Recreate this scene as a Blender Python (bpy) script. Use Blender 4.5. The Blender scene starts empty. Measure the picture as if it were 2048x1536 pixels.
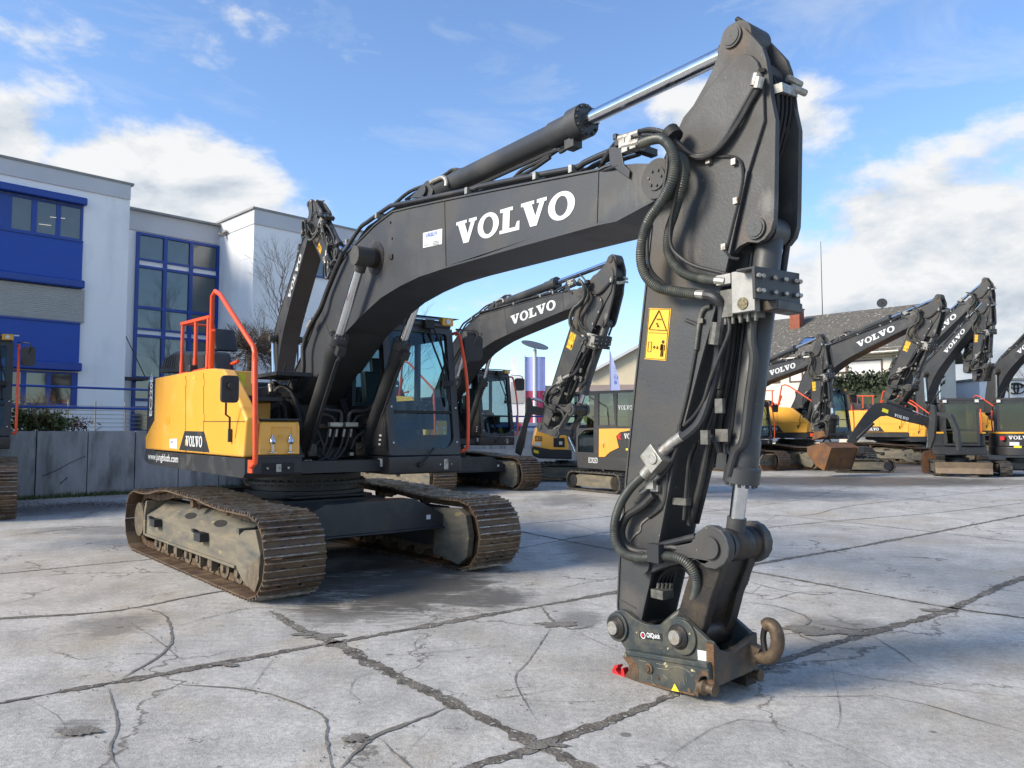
import bpy, math, random
import mathutils
from mathutils import Vector, Matrix, noise
from mathutils.geometry import tessellate_polygon
R = math.radians
rng = random.Random(7)
S = bpy.context.scene
col = S.collection

# ---------------------------------------------------------------- camera, sky, sun, exposure
CAM_H, CAM_P, FPX = 1.55, R(3.5), 1540.0
cd = bpy.data.cameras.new('camera'); cam = bpy.data.objects.new('camera', cd); col.objects.link(cam)
cam.location = (0, 0, CAM_H); cam.rotation_euler = (R(90) + CAM_P, 0, 0)
cd.sensor_width = 36; cd.lens = 36 * FPX / 2048; cd.clip_end = 3000; cd.clip_start = .05
S.camera = cam
SUN_AZ, SUN_EL = R(-112), R(30)          # azimuth measured from +Y towards +X
w = bpy.data.worlds.new('World'); S.world = w; w.use_nodes = True
nt = w.node_tree; nt.nodes.clear()
def nd(tree, typ, **kw):
    n = tree.nodes.new(typ)
    for k, v in kw.items():
        if k.startswith('i_'):
            key = k[2:]; key = int(key) if key.isdigit() else key.replace('_', ' ')
            n.inputs[key].default_value = v
        else: setattr(n, k, v)
    return n
def build_sky():
    L = nt.links.new
    out = nd(nt, 'ShaderNodeOutputWorld'); bg = nd(nt, 'ShaderNodeBackground', i_Strength=1.0)
    sky = nd(nt, 'ShaderNodeTexSky'); sky.sky_type = 'NISHITA'; sky.sun_disc = False
    sky.sun_elevation = SUN_EL; sky.sun_rotation = SUN_AZ; sky.air_density = 1.0; sky.dust_density = .25; sky.ozone_density = 1.6
    sc = nd(nt, 'ShaderNodeMixRGB', blend_type='MULTIPLY', i_Fac=1); sc.inputs[2].default_value = (.092, .104, .120, 1)
    L(sky.outputs[0], sc.inputs[1])
    tc = nd(nt, 'ShaderNodeTexCoord')
    sep = nd(nt, 'ShaderNodeSeparateXYZ'); L(tc.outputs['Generated'], sep.inputs[0])
    # cloud layer: project directions to a flat layer high above
    mp = nd(nt, 'ShaderNodeMapping'); mp.inputs['Scale'].default_value = (1, 1, 2.0); mp.inputs['Location'].default_value = (.35, .2, .1)
    L(tc.outputs['Generated'], mp.inputs[0])
    n1 = nd(nt, 'ShaderNodeTexNoise', i_Scale=6.5, i_Detail=10, i_Roughness=.58, i_Distortion=.15); L(mp.outputs[0], n1.inputs['Vector'])
    n2 = nd(nt, 'ShaderNodeTexNoise', i_Scale=1.6, i_Detail=3, i_Roughness=.5); L(mp.outputs[0], n2.inputs['Vector'])
    def math_(op, a, b=None, clamp=False):
        m = nd(nt, 'ShaderNodeMath', operation=op, use_clamp=clamp)
        for i, x in enumerate((a, b)):
            if x is None: continue
            if isinstance(x, (int, float)): m.inputs[i].default_value = x
            else: L(x, m.inputs[i])
        return m.outputs[0]
    # cloud banks stand in known directions of the sky
    def bank(u, v, ru, rv, amt):
        d = ray(u, v).normalized()
        # direction-space ellipse
        right = Vector((d.y, -d.x, 0)).normalized(); up = right.cross(d).normalized()
        def dot(vec):
            m = nd(nt, 'ShaderNodeVectorMath', operation='DOT_PRODUCT'); L(tc.outputs['Generated'], m.inputs[0]); m.inputs[1].default_value = vec
            return m.outputs['Value']
        a = math_('MULTIPLY', dot(right), 1540 / ru); b = math_('MULTIPLY', dot(up), 1540 / rv)
        s = math_('ADD', math_('MULTIPLY', a, a), math_('MULTIPLY', b, b))
        f = math_('SUBTRACT', 1.0, math_('SQRT', s))
        front = math_('GREATER_THAN', dot(d), 0.0)
        f = math_('MULTIPLY', f, front)
        return math_('MULTIPLY', math_('MAXIMUM', f, 0.0), amt)
    tot = None; vert = None
    for b in ((410, 385, 350, 165, 1.05), (60, 90, 190, 130, .42), (10, 260, 110, 100, .8), (1390, 225, 150, 140, .66), (1605, 240, 120, 160, .56), (2010, 560, 620, 330, 1.25), (1150, 610, 330, 130, .62), (430, 60, 160, 110, .33), (690, 130, 120, 160, .26), (1060, 70, 260, 120, .30), (2350, 330, 320, 260, .9), (1500, 640, 400, 160, .72), (1720, 345, 80, 50, .42), (2500, 700, 700, 260, .8), (-500, 500, 600, 400, .9), (1330, 820, 900, 130, .5), (250, 840, 900, 120, .5)):
        d_ = bank(*b); up_ = bank(b[0], b[1] + b[3] * .9, b[2] * 1.1, b[3] * .9, b[4])
        tot = d_ if tot is None else math_('MAXIMUM', tot, d_); vert = up_ if vert is None else math_('MAXIMUM', vert, up_)
    tot = math_('MAXIMUM', tot, math_('MULTIPLY', math_('SUBTRACT', .16, sep.outputs['Z'], True), 1.3))
    wp = nd(nt, 'ShaderNodeMapping'); wp.inputs['Scale'].default_value = (1.6, 1, 5); wp.inputs['Rotation'].default_value = (0, R(25), R(20)); L(tc.outputs['Generated'], wp.inputs[0])
    wn = nd(nt, 'ShaderNodeTexNoise', i_Scale=2.6, i_Detail=8, i_Roughness=.62, i_Distortion=.6); L(wp.outputs[0], wn.inputs['Vector'])
    wisp = math_('MULTIPLY', math_('SUBTRACT', wn.outputs[0], .50, True), 1.5)
    gen = math_('MULTIPLY', math_('SUBTRACT', n2.outputs[0], .44), 2.2); back = math_('LESS_THAN', sep.outputs['Y'], .25)  # unseen clouds behind the camera, added to whiten the ambient light
    tot = math_('MAXIMUM', tot, math_('MULTIPLY', gen, back))
    dens = math_('ADD', math_('MULTIPLY', math_('SUBTRACT', n1.outputs[0], .5), 2.3), math_('SUBTRACT', math_('MULTIPLY', tot, 1.45), .42))
    r = nd(nt, 'ShaderNodeMapRange', interpolation_type='SMOOTHSTEP'); r.inputs['From Min'].default_value = -.04; r.inputs['From Max'].default_value = .42
    L(dens, r.inputs['Value'])
    # cloud brightness: thick parts greyer, edges and sun side white
    mp2 = nd(nt, 'ShaderNodeMapping'); mp2.inputs['Scale'].default_value = (1, 1, 2.0); mp2.inputs['Location'].default_value = (.35 - .012, .2, .1 + .05)
    L(tc.outputs['Generated'], mp2.inputs[0])
    n3 = nd(nt, 'ShaderNodeTexNoise', i_Scale=6.5, i_Detail=8, i_Roughness=.58, i_Distortion=.15); L(mp2.outputs[0], n3.inputs['Vector'])
    dif = math_('SUBTRACT', math_('ADD', math_('MULTIPLY', math_('SUBTRACT', n1.outputs[0], n3.outputs[0]), 2.6), .78), math_('MULTIPLY', vert, .62))
    cr = nd(nt, 'ShaderNodeValToRGB'); e = cr.color_ramp.elements
    e[0].position = .1; e[0].color = (.21, .245, .29, 1); e[1].position = .85; e[1].color = (.425, .43, .435, 1)
    m_ = e.new(.45); m_.color = (.32, .345, .375, 1)
    L(dif, cr.inputs[0])
    mx = nd(nt, 'ShaderNodeMixRGB'); L(math_('MAXIMUM', r.outputs[0], wisp), mx.inputs[0]); L(sc.outputs[0], mx.inputs[1]); L(cr.outputs[0], mx.inputs[2])
    L(mx.outputs[0], bg.inputs[0]); L(bg.outputs[0], out.inputs[0])
def ray(u, v):
    a = (u - 1024) / FPX; b = (768 - v) / FPX; c, s = math.cos(CAM_P), math.sin(CAM_P)
    return Vector((a, c - b * s, s + b * c))
build_sky()
sl = bpy.data.lights.new('sun', 'SUN'); so = bpy.data.objects.new('sun', sl); col.objects.link(so)
sl.energy = 2.7; sl.angle = R(20); sl.color = (1, .90, .74)
sd = Vector((math.sin(SUN_AZ) * math.cos(SUN_EL), math.cos(SUN_AZ) * math.cos(SUN_EL), math.sin(SUN_EL)))
so.rotation_euler = sd.to_track_quat('Z', 'Y').to_euler(); so.location = (-20, -10, 30)
S.view_settings.view_transform = 'Standard'; S.view_settings.look = 'None'; S.view_settings.exposure = 1.12; S.view_settings.gamma = 1
S.cycles.max_bounces = 6; S.cycles.transparent_max_bounces = 12
S.render.film_transparent = False

# ---------------------------------------------------------------- surveying helpers: photo pixel -> point on a known plane
class Frame:
    """a machine's own axes: x forward, y to its left, z up; a = heading"""
    def __init__(s, X, Y, a): s.o = Vector((X, Y, 0)); s.a = R(a); s.F = Vector((math.sin(s.a), -math.cos(s.a), 0)); s.L = Vector((math.cos(s.a), math.sin(s.a), 0))
    def un(s, u, v, ax, val):
        c = Vector((0, 0, CAM_H)) - s.o; r = ray(u, v)
        O = (c.dot(s.F), c.dot(s.L), c.z); D = (r.dot(s.F), r.dot(s.L), r.z); t = (val - O['xyz'.index(ax)]) / D['xyz'.index(ax)]
        return tuple(O[k] + t * D[k] for k in range(3))
    def xz(s, pts, y): return [(lambda p: (p[0], p[2]))(s.un(u, v, 'y', y)) for u, v in pts]
FU = Frame(-2.54, 9.56, 37.8); FT = Frame(-2.54, 9.56, 40.14)
def ground(u, v, z=0):
    r = ray(u, v); t = (z - CAM_H) / r.z; return Vector((r.x * t, r.y * t, z))

# ---------------------------------------------------------------- materials
MATS = {}
def mat(name, c1, c2=None, scale=6, rough=.55, metal=0, bump=0, bscale=40, dirt=None, damt=.5, dscale=3, detail=5, spec=.5, coat=0, stretch=None, lo=.35, hi=.65, rvar=0, coord='Object', speck=None, stains=()):
    m = bpy.data.materials.new(name); m.use_nodes = True; t = m.node_tree; L = t.links.new
    b = t.nodes['Principled BSDF']; b.inputs['Roughness'].default_value = rough; b.inputs['Metallic'].default_value = metal
    b.inputs['Specular IOR Level'].default_value = spec; b.inputs['Coat Weight'].default_value = coat
    tc = nd(t, 'ShaderNodeTexCoord'); vec = tc.outputs[coord]
    if stretch:
        mp = nd(t, 'ShaderNodeMapping'); mp.inputs['Scale'].default_value = stretch; L(vec, mp.inputs[0]); vec = mp.outputs[0]
    c = None
    def nz(sc, dt=detail, v=None):
        n = nd(t, 'ShaderNodeTexNoise', i_Scale=sc, i_Detail=dt, i_Roughness=.6); L(v or vec, n.inputs['Vector']); return n.outputs[0]
    def rmp(x, a, b_):
        r = nd(t, 'ShaderNodeMapRange'); r.inputs['From Min'].default_value = a; r.inputs['From Max'].default_value = b_; L(x, r.inputs['Value']); return r.outputs[0]
    if c2 is None: c2 = tuple(x * .8 for x in c1)
    mx = nd(t, 'ShaderNodeMixRGB'); L(rmp(nz(scale), lo, hi), mx.inputs[0]); mx.inputs[1].default_value = (*c1, 1); mx.inputs[2].default_value = (*c2, 1); c = mx.outputs[0]
    if dirt:
        m2 = nd(t, 'ShaderNodeMixRGB'); f = rmp(nz(dscale, 7), 1 - damt - .12, 1 - damt + .12); L(f, m2.inputs[0]); L(c, m2.inputs[1]); m2.inputs[2].default_value = (*dirt, 1); c = m2.outputs[0]
        rr = nd(t, 'ShaderNodeMapRange'); rr.inputs['To Min'].default_value = rough; rr.inputs['To Max'].default_value = min(1, rough + .35); L(f, rr.inputs['Value']); L(rr.outputs[0], b.inputs['Roughness'])
    if speck:
        m3 = nd(t, 'ShaderNodeMixRGB'); L(rmp(nz(speck[1], 2), speck[2], speck[2] + .04), m3.inputs[0]); L(c, m3.inputs[1]); m3.inputs[2].default_value = (*speck[0], 1); c = m3.outputs[0]
    for cen, rad, colr, amt in stains:      # grime with a place and outline of its own
        mp = nd(t, 'ShaderNodeMapping'); mp.vector_type = 'POINT'; mp.inputs['Location'].default_value = tuple(-cen[i] / rad[i] for i in range(3)); mp.inputs['Scale'].default_value = tuple(1 / r_ for r_ in rad); L(tc.outputs[coord], mp.inputs[0])
        ln = nd(t, 'ShaderNodeVectorMath', operation='LENGTH'); L(mp.outputs[0], ln.inputs[0]); st_ = nd(t, 'ShaderNodeMapping'); st_.inputs['Scale'].default_value = (1, 1, .35); L(tc.outputs[coord], st_.inputs[0])
        ns = nd(t, 'ShaderNodeTexNoise', i_Scale=9, i_Detail=8, i_Roughness=.7); L(st_.outputs[0], ns.inputs['Vector'])
        a1 = nd(t, 'ShaderNodeMath', operation='MULTIPLY_ADD'); L(ns.outputs[0], a1.inputs[0]); a1.inputs[1].default_value = 2.6; a1.inputs[2].default_value = -.75
        a2 = nd(t, 'ShaderNodeMath', operation='SUBTRACT'); L(a1.outputs[0], a2.inputs[0]); L(ln.outputs['Value'], a2.inputs[1])
        r = nd(t, 'ShaderNodeMapRange'); r.inputs['From Min'].default_value = -.35; r.inputs['From Max'].default_value = .35; r.inputs['To Max'].default_value = amt; L(a2.outputs[0], r.inputs['Value'])
        m4 = nd(t, 'ShaderNodeMixRGB'); L(r.outputs[0], m4.inputs[0]); L(c, m4.inputs[1]); m4.inputs[2].default_value = (*colr, 1); c = m4.outputs[0]
    L(c, b.inputs['Base Color'])
    if bump:
        bp = nd(t, 'ShaderNodeBump', i_Strength=bump, i_Distance=.02); L(nz(bscale, 4), bp.inputs['Height']); L(bp.outputs[0], b.inputs['Normal'])
    MATS[name] = m; return m
grey = mat('grey_machine_paint', (.044, .0455, .048), (.036, .0375, .040), 2.5, .46, 0, .08, 60, dirt=(.060, .058, .054), damt=.36, dscale=1.6, speck=((.16, .155, .145), 34, .75))
greyarm = mat('worn_arm_paint', (.043, .0445, .047), (.034, .0355, .038), 2.5, .48, 0, .10, 60, dirt=(.068, .062, .053), damt=.44, dscale=1.7, speck=((.24, .22, .19), 26, .71))
dark = mat('dark_grey_plastic', (.022, .0235, .027), (.017, .018, .021), 5, .5, 0, .04, 90, dirt=(.05, .048, .045), damt=.34, dscale=3)
cabgrey = mat('cab_grey_paint', (.030, .030, .032), (.025, .025, .027), 5, .42, 0, .03, 90, dirt=(.06, .056, .05), damt=.33, dscale=2.5)
black = mat('black_recess', (.008, .008, .009), (.012, .012, .012), 8, .7)
oily = mat('oily_steel', (.022, .022, .025), (.045, .038, .03), 9, .35, .3, .15, 60, dirt=(.07, .05, .03), damt=.4, dscale=7)
yellow = mat('yellow_paint', (.82, .40, .052), (.78, .375, .048), 1.5, .36, 0, .015, 30, dirt=(.66, .38, .10), damt=.34, dscale=2.2, coat=.2)
yellowf = mat('yellow_paint_far', (.70, .36, .03), (.66, .33, .03), 2, .35, 0)
orange = mat('orange_rail_paint', (.78, .085, .02), (.70, .075, .02), 12, .42, 0, .03, 80, dirt=(.45, .07, .03), damt=.3, dscale=9)
steel = mat('galvanised_steel', (.42, .41, .38), (.30, .29, .26), 30, .45, .65, .08, 90, dirt=(.20, .15, .10), damt=.38, dscale=18)
chrome = mat('chrome_rod', (.72, .74, .76), (.62, .64, .66), 20, .12, 1.0)
rubber = mat('rubber_hose', (.014, .014, .015), (.026, .025, .024), 14, .55, 0, .1, 120)
sleeve = mat('hose_spiral_guard', (.036, .042, .038), (.055, .056, .046), 16, .42, 0, .1, 120, dirt=(.12, .11, .08), damt=.38, dscale=6)
rust = mat('worn_track_steel', (.145, .088, .056), (.075, .050, .038), 7, .55, .45, .35, 55, dirt=(.19, .135, .08), damt=.45, dscale=4)
polish = mat('polished_grouser', (.40, .36, .31), (.20, .155, .12), 22, .35, .7, .2, 60, dirt=(.18, .11, .06), damt=.45, dscale=8)
dusty = mat('dusty_track_frame', (.20, .17, .115), (.13, .115, .09), 5, .75, 0, .2, 60, dirt=(.075, .08, .078), damt=.42, dscale=3.2, speck=((.27, .21, .11), 9, .665), stretch=(.5, 1, 1.8))
mud = mat('dried_mud', (.16, .125, .085), (.10, .08, .055), 12, .9, 0, .8, 30)
frame_p = mat('undercarriage_paint', (.021, .024, .029), (.017, .019, .023), 4, .5, 0, .05, 50, dirt=(.075, .068, .05), damt=.38, dscale=2.6, speck=((.28, .26, .22), 20, .75))
coupler_p = mat('petrol_grey_coupler_paint', (.028, .037, .040), (.034, .042, .044), 5, .45, 0, .12, 60, dirt=(.11, .095, .06), damt=.41, dscale=5, speck=((.40, .34, .20), 15, .70))
rusty = mat('rusty_worn_edge', (.11, .055, .026), (.17, .10, .05), 16, .65, .3, .4, 60, dirt=(.035, .045, .048), damt=.42, dscale=9)
hookm = mat('worn_hook_steel', (.07, .048, .032), (.14, .10, .062), 14, .55, .35, .25, 50, dirt=(.06, .04, .03), damt=.4, dscale=8)
red = mat('red_paint', (.52, .018, .02), (.42, .015, .018), 20, .4)
bucketm = mat('rusty_bucket', (.24, .105, .038), (.12, .066, .038), 3, .6, .25, .2, 40, dirt=(.09, .07, .06), damt=.4, dscale=2.5)
white = mat('white_lettering', (.64, .65, .66), (.57, .58, .58), 30, .5)
whitest = mat('white_sticker', (.62, .64, .66), (.56, .58, .60), 30, .5)
blackp = mat('black_print', (.012, .012, .013), None, 8, .6)
bluep = mat('blue_print', (.03, .09, .45), None, 8, .6)
sticky = mat('warning_sticker_yellow', (.82, .46, .03), (.78, .43, .03), 20, .5)
stickb = mat('bright_yellow_label', (.75, .66, .03), (.70, .6, .03), 20, .5)
lens = mat('lamp_lens', (.6, .6, .58), None, 20, .15)
skin_tone = None
def glassmat(name, tint, refl=.10, rough=.02):
    m = bpy.data.materials.new(name); m.use_nodes = True; t = m.node_tree; t.nodes.clear(); L = t.links.new
    o = nd(t, 'ShaderNodeOutputMaterial'); tr = nd(t, 'ShaderNodeBsdfTransparent'); tr.inputs[0].default_value = (*tint, 1)
    g = nd(t, 'ShaderNodeBsdfGlossy', i_Roughness=rough); g.inputs[0].default_value = (.85, .95, 1, 1)
    lw = nd(t, 'ShaderNodeLayerWeight', i_Blend=.22); ad = nd(t, 'ShaderNodeMath', operation='ADD', use_clamp=True); ad.inputs[1].default_value = refl
    mx = nd(t, 'ShaderNodeMixShader'); L(lw.outputs['Fresnel'], ad.inputs[0]); L(ad.outputs[0], mx.inputs[0]); L(tr.outputs[0], mx.inputs[1]); L(g.outputs[0], mx.inputs[2]); L(mx.outputs[0], o.inputs[0]); return m
glass = glassmat('tinted_cab_glass', (.50, .66, .69), .035)
dullsteel = mat('dull_dark_steel', (.15, .145, .13), (.09, .088, .08), 25, .5, .5, .1, 80, dirt=(.22, .2, .16), damt=.35, dscale=14)
def panemat(name, c, rough=.06, spec=.9):
    m = mat(name, c, tuple(x * .7 for x in c), 1.3, rough, 0, .02, 2.5, spec=spec); m.node_tree.nodes['Principled BSDF'].inputs['Coat Weight'].default_value = .6; m.node_tree.nodes['Principled BSDF'].inputs['Coat Roughness'].default_value = .04; return m
pane = panemat('window_glass', (.06, .085, .088))
panedark = panemat('dark_window_glass', (.012, .016, .018))

# ---------------------------------------------------------------- mesh builder
def tag(o, label=None, cat=None, group=None, kind=None):
    if label: o['label'] = label
    if cat: o['category'] = cat
    if group: o['group'] = group
    if kind: o['kind'] = kind
    return o
class MB:
    def __init__(s): s.v = []; s.f = []; s.m = []; s.sm = []; s.mi = 0
    def add(s, vs, fs, smooth=False, mi=None):
        b = len(s.v); s.v += [tuple(x) for x in vs]; s.f += [tuple(b + i for i in f) for f in fs]
        s.m += [s.mi if mi is None else mi] * len(fs); s.sm += [smooth] * len(fs); return s
    def box(s, c, d, rot=None, mi=None):
        hx, hy, hz = d[0] / 2, d[1] / 2, d[2] / 2
        vs = [Vector((x, y, z)) for x in (-hx, hx) for y in (-hy, hy) for z in (-hz, hz)]
        if rot is not None: vs = [rot @ p for p in vs]
        c = Vector(c); return s.add([p + c for p in vs], [(0, 1, 3, 2), (4, 6, 7, 5), (0, 4, 5, 1), (2, 3, 7, 6), (0, 2, 6, 4), (1, 5, 7, 3)], mi=mi)
    def bar(s, a, b, w_, h_, up=(0, 0, 1), mi=None):
        a, b = Vector(a), Vector(b); d = b - a; l = d.length; x = d.normalized(); u = Vector(up)
        if abs(x.dot(u)) > .99: u = Vector((0, 1, 0))
        y = u.cross(x).normalized(); z = x.cross(y); rot = Matrix((x, y, z)).transposed(); return s.box((a + b) / 2, (l, w_, h_), rot, mi)
    def prism(s, poly, y0, y1, mi=None, cap=True):
        """outline in (x,z) extruded along y"""
        n = len(poly); vs = [(x, y0, z) for x, z in poly] + [(x, y1, z) for x, z in poly]
        fs = [(i, (i + 1) % n, n + (i + 1) % n, n + i) for i in range(n)]
        if cap:
            t = tessellate_polygon([[Vector((x, z, 0)) for x, z in poly]])
            fs += [tuple(q) for q in t] + [tuple(n + i for i in reversed(q)) for q in t]
        return s.add(vs, fs, mi=mi)
    def poly(s, pts, mi=None):
        """flat polygon from 3d points"""
        a = Vector(pts[0]); nrm = Vector((0, 0, 0)); P = [Vector(p) for p in pts]
        for i in range(len(P)): nrm += (P[i] - a).cross(P[(i + 1) % len(P)] - a)
        nrm.normalize(); ux = (P[1] - P[0]).normalized(); uy = nrm.cross(ux)
        t = tessellate_polygon([[Vector((p.dot(ux), p.dot(uy), 0)) for p in P]]); return s.add(pts, [tuple(q) for q in t], mi=mi)
    def ribbon(s, pts, y0, y1, t, mi=None):
        """plate of thickness t following an (x,z) polyline, from y0 to y1, outside on the left of travel"""
        n = len(pts); off = []
        for i in range(n):
            a = Vector(pts[max(0, i - 1)]); b = Vector(pts[min(n - 1, i + 1)]); d = (b - a).normalized(); off.append((pts[i][0] - d[1] * t, pts[i][1] + d[0] * t))
        for i in range(n - 1):
            q = [pts[i], pts[i + 1], off[i + 1], off[i]]
            s.add([(x, y0, z) for x, z in q] + [(x, y1, z) for x, z in q], [(0, 3, 2, 1), (4, 5, 6, 7), (3, 7, 6, 2), (0, 1, 5, 4)] + ([(0, 4, 7, 3)] if i == 0 else []) + ([(1, 2, 6, 5)] if i == n - 2 else []), mi=mi)
        return s
    def cyl(s, a, b, r, n=24, r2=None, mi=None, caps=True):
        a, b = Vector(a), Vector(b); d = (b - a).normalized(); u = d.orthogonal().normalized(); v = d.cross(u); r2 = r if r2 is None else r2
        vs = [a + (u * math.cos(t) + v * math.sin(t)) * r for t in [2 * math.pi * i / n for i in range(n)]] + [b + (u * math.cos(t) + v * math.sin(t)) * r2 for t in [2 * math.pi * i / n for i in range(n)]]
        s.add(vs, [(i, (i + 1) % n, n + (i + 1) % n, n + i) for i in range(n)], True, mi)
        if caps: s.add(vs, [tuple(reversed(range(n))), tuple(range(n, 2 * n))], False, mi)
        return s
    def lathe(s, a, b, prof, n=24, mi=None):
        a, b = Vector(a), Vector(b); d = (b - a); l = d.length; d.normalize(); u = d.orthogonal().normalized(); v = d.cross(u)
        vs = []; m = len(prof)
        for t, r in prof:
            for i in range(n): th = 2 * math.pi * i / n; vs.append(a + d * (t * l) + (u * math.cos(th) + v * math.sin(th)) * r)
        fs = [(k * n + i, k * n + (i + 1) % n, (k + 1) * n + (i + 1) % n, (k + 1) * n + i) for k in range(m - 1) for i in range(n)]
        s.add(vs, fs, True, mi); s.add(vs, [tuple(reversed(range(n))), tuple(range((m - 1) * n, m * n))], False, mi); return s
    def tube(s, pts, r, n=8, mi=None, ridge=0, pitch=.012, smooth_pts=4, closed=False):
        P = [Vector(p) for p in pts]
        if smooth_pts and len(P) > 2: P = catmull(P, smooth_pts)
        if ridge:
            Q = [P[0]]; acc = 0
            for i in range(1, len(P)):
                seg = (P[i] - P[i - 1]).length; k = max(1, int(round(seg / (pitch / 2))))
                for j in range(1, k + 1): Q.append(P[i - 1].lerp(P[i], j / k))
            P = Q
        m = len(P); vs = []; u = None
        for i in range(m):
            d = (P[min(m - 1, i + 1)] - P[max(0, i - 1)]); d = d.normalized() if d.length > 1e-9 else Vector((0, 0, 1))
            if u is None: u = d.orthogonal().normalized()
            else:
                u = (u - d * u.dot(d)); u = u.normalized() if u.length > 1e-6 else d.orthogonal().normalized()
            v = d.cross(u); rr = r * (1 + (ridge if i % 2 else -ridge)) if ridge else r
            for j in range(n): th = 2 * math.pi * j / n; vs.append(P[i] + (u * math.cos(th) + v * math.sin(th)) * rr)
        fs = [(k * n + j, k * n + (j + 1) % n, (k + 1) * n + (j + 1) % n, (k + 1) * n + j) for k in range(m - 1) for j in range(n)]
        s.add(vs, fs, True, mi); s.add(vs, [tuple(reversed(range(n))), tuple(range((m - 1) * n, m * n))], False, mi); return s
    def build(s, name, mats, parent=None, bevel=0, seg=2, label=None, sharp=35):
        me = bpy.data.meshes.new(name); me.from_pydata(s.v, [], s.f)
        if not isinstance(mats, (list, tuple)): mats = [mats]
        for m in mats: me.materials.append(m)
        me.polygons.foreach_set('material_index', s.m); me.polygons.foreach_set('use_smooth', s.sm if not bevel else [True] * len(s.f))
        me.update()
        import bmesh
        if bevel:
            bm = bmesh.new(); bm.from_mesh(me); bmesh.ops.remove_doubles(bm, verts=bm.verts, dist=1e-5); bmesh.ops.recalc_face_normals(bm, faces=bm.faces); bm.to_mesh(me); bm.free()
        o = bpy.data.objects.new(name, me); col.objects.link(o)
        if bevel:
            bv = o.modifiers.new('bevel', 'BEVEL'); bv.width = bevel; bv.segments = seg; bv.limit_method = 'ANGLE'; bv.angle_limit = R(32); bv.harden_normals = True
            me.set_sharp_from_angle(angle=R(50))
        elif any(s.sm): me.set_sharp_from_angle(angle=R(sharp))
        if parent is not None: o.parent = parent
        if label: o['label'] = label
        return o
def _each(self, name, mats, parent=None, bevel=0, **kw):
    """every loose piece becomes an object of its own"""
    par = {}
    def find(a):
        while par.setdefault(a, a) != a: par[a] = par[par[a]]; a = par[a]
        return a
    key = [tuple(round(c, 4) for c in v) for v in self.v]
    for f in self.f:
        for i in f[1:]: par[find(key[i])] = find(key[f[0]])
    grp = {}
    for k, f in enumerate(self.f): grp.setdefault(find(key[f[0]]), []).append(k)
    out = []
    for g in grp.values():
        m = MB(); idx = {}
        for k in g:
            fs = []
            for i in self.f[k]:
                if i not in idx: idx[i] = len(m.v); m.v.append(self.v[i])
                fs.append(idx[i])
            m.f.append(tuple(fs)); m.m.append(self.m[k]); m.sm.append(self.sm[k])
        out.append(m.build(name, mats, parent, bevel, **kw))
    return out
MB.each = _each
def catmull(P, k):
    out = []
    for i in range(len(P) - 1):
        p0 = P[i - 1] if i else P[0] * 2 - P[1]; p1, p2 = P[i], P[i + 1]; p3 = P[i + 2] if i + 2 < len(P) else P[-1] * 2 - P[-2]
        for j in range(k):
            t = j / k; out.append(.5 * ((2 * p1) + (-p0 + p2) * t + (2 * p0 - 5 * p1 + 4 * p2 - p3) * t * t + (-p0 + 3 * p1 - 3 * p2 + p3) * t ** 3))
    out.append(P[-1]); return out
def empty(name, loc=(0, 0, 0), rz=0):
    o = bpy.data.objects.new(name, None); col.objects.link(o); o.location = loc; o.rotation_euler = (0, 0, rz); o.empty_display_size = .3; return o
def text_mb(s, origin, ux, uy, h, mb=None, mi=None, width=None, bold=0, th=.0):
    """writing as flat mesh: built-in font, laid at origin along ux, up uy, cap height h"""
    cu = bpy.data.curves.new('t', 'FONT'); cu.body = s; cu.size = 1; cu.offset = bold; cu.fill_mode = 'FRONT'; cu.resolution_u = 3
    o = bpy.data.objects.new('t', cu); col.objects.link(o); dg = bpy.context.evaluated_depsgraph_get(); me = bpy.data.meshes.new_from_object(o.evaluated_get(dg))
    vs = [v.co.copy() for v in me.vertices]; fs = [tuple(p.vertices) for p in me.polygons]
    bpy.data.objects.remove(o); bpy.data.curves.remove(cu); bpy.data.meshes.remove(me)
    if not vs: return mb
    xm = max(v.x for v in vs); x0 = min(v.x for v in vs); k = h / .69; kx = k if width is None else width / (xm - x0)
    ux, uy, origin = Vector(ux).normalized(), Vector(uy).normalized(), Vector(origin); mb = mb or MB()
    return mb.add([origin + ux * ((v.x - x0) * kx) + uy * (v.y * k) for v in vs], fs, False, mi)
def slab_word(origin, ux, uy, width, h, mb=None, mi=None, word='VOLVO'):
    """the heavy slab-serif word on booms and flanks"""
    mb = mb or MB(); ux, uy, origin = Vector(ux).normalized(), Vector(uy).normalized(), Vector(origin)
    V = [(0, 1), (.50, 1), (.50, .86), (.41, .86), (.56, .38), (.70, .86), (.60, .86), (.60, 1), (.96, 1), (.96, .86), (.88, .86), (.62, 0), (.38, 0), (.09, .86), (0, .86)]
    Lt = [(0, 0), (.80, 0), (.80, .36), (.70, .36), (.64, .15), (.40, .15), (.40, .86), (.52, .86), (.52, 1), (0, 1), (0, .86), (.12, .86), (.12, .14), (0, .14)]
    adv = {'V': 1.0, 'O': .98, 'L': .84}; tot = sum(adv[c] for c in word) - .02; k = width / tot; x = 0
    for c in word:
        if c == 'O':
            n = 28; ring = []
            for i in range(n):
                t = 2 * math.pi * i / n; ring.append((.48 + .46 * math.cos(t), .5 + .53 * math.sin(t)))
            inn = [(.48 + .22 * math.cos(2 * math.pi * i / n), .5 + .37 * math.sin(2 * math.pi * i / n)) for i in range(n)]
            vs = [origin + ux * ((x + a) * k) + uy * (b * h) for a, b in ring + inn]; mb.add(vs, [(i, (i + 1) % n, n + (i + 1) % n, n + i) for i in range(n)], mi=mi)
        else:
            mb.poly([origin + ux * ((x + a) * k) + uy * (b * h) for a, b in (V if c == 'V' else Lt)], mi=mi)
        x += adv[c]
    return mb
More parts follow.
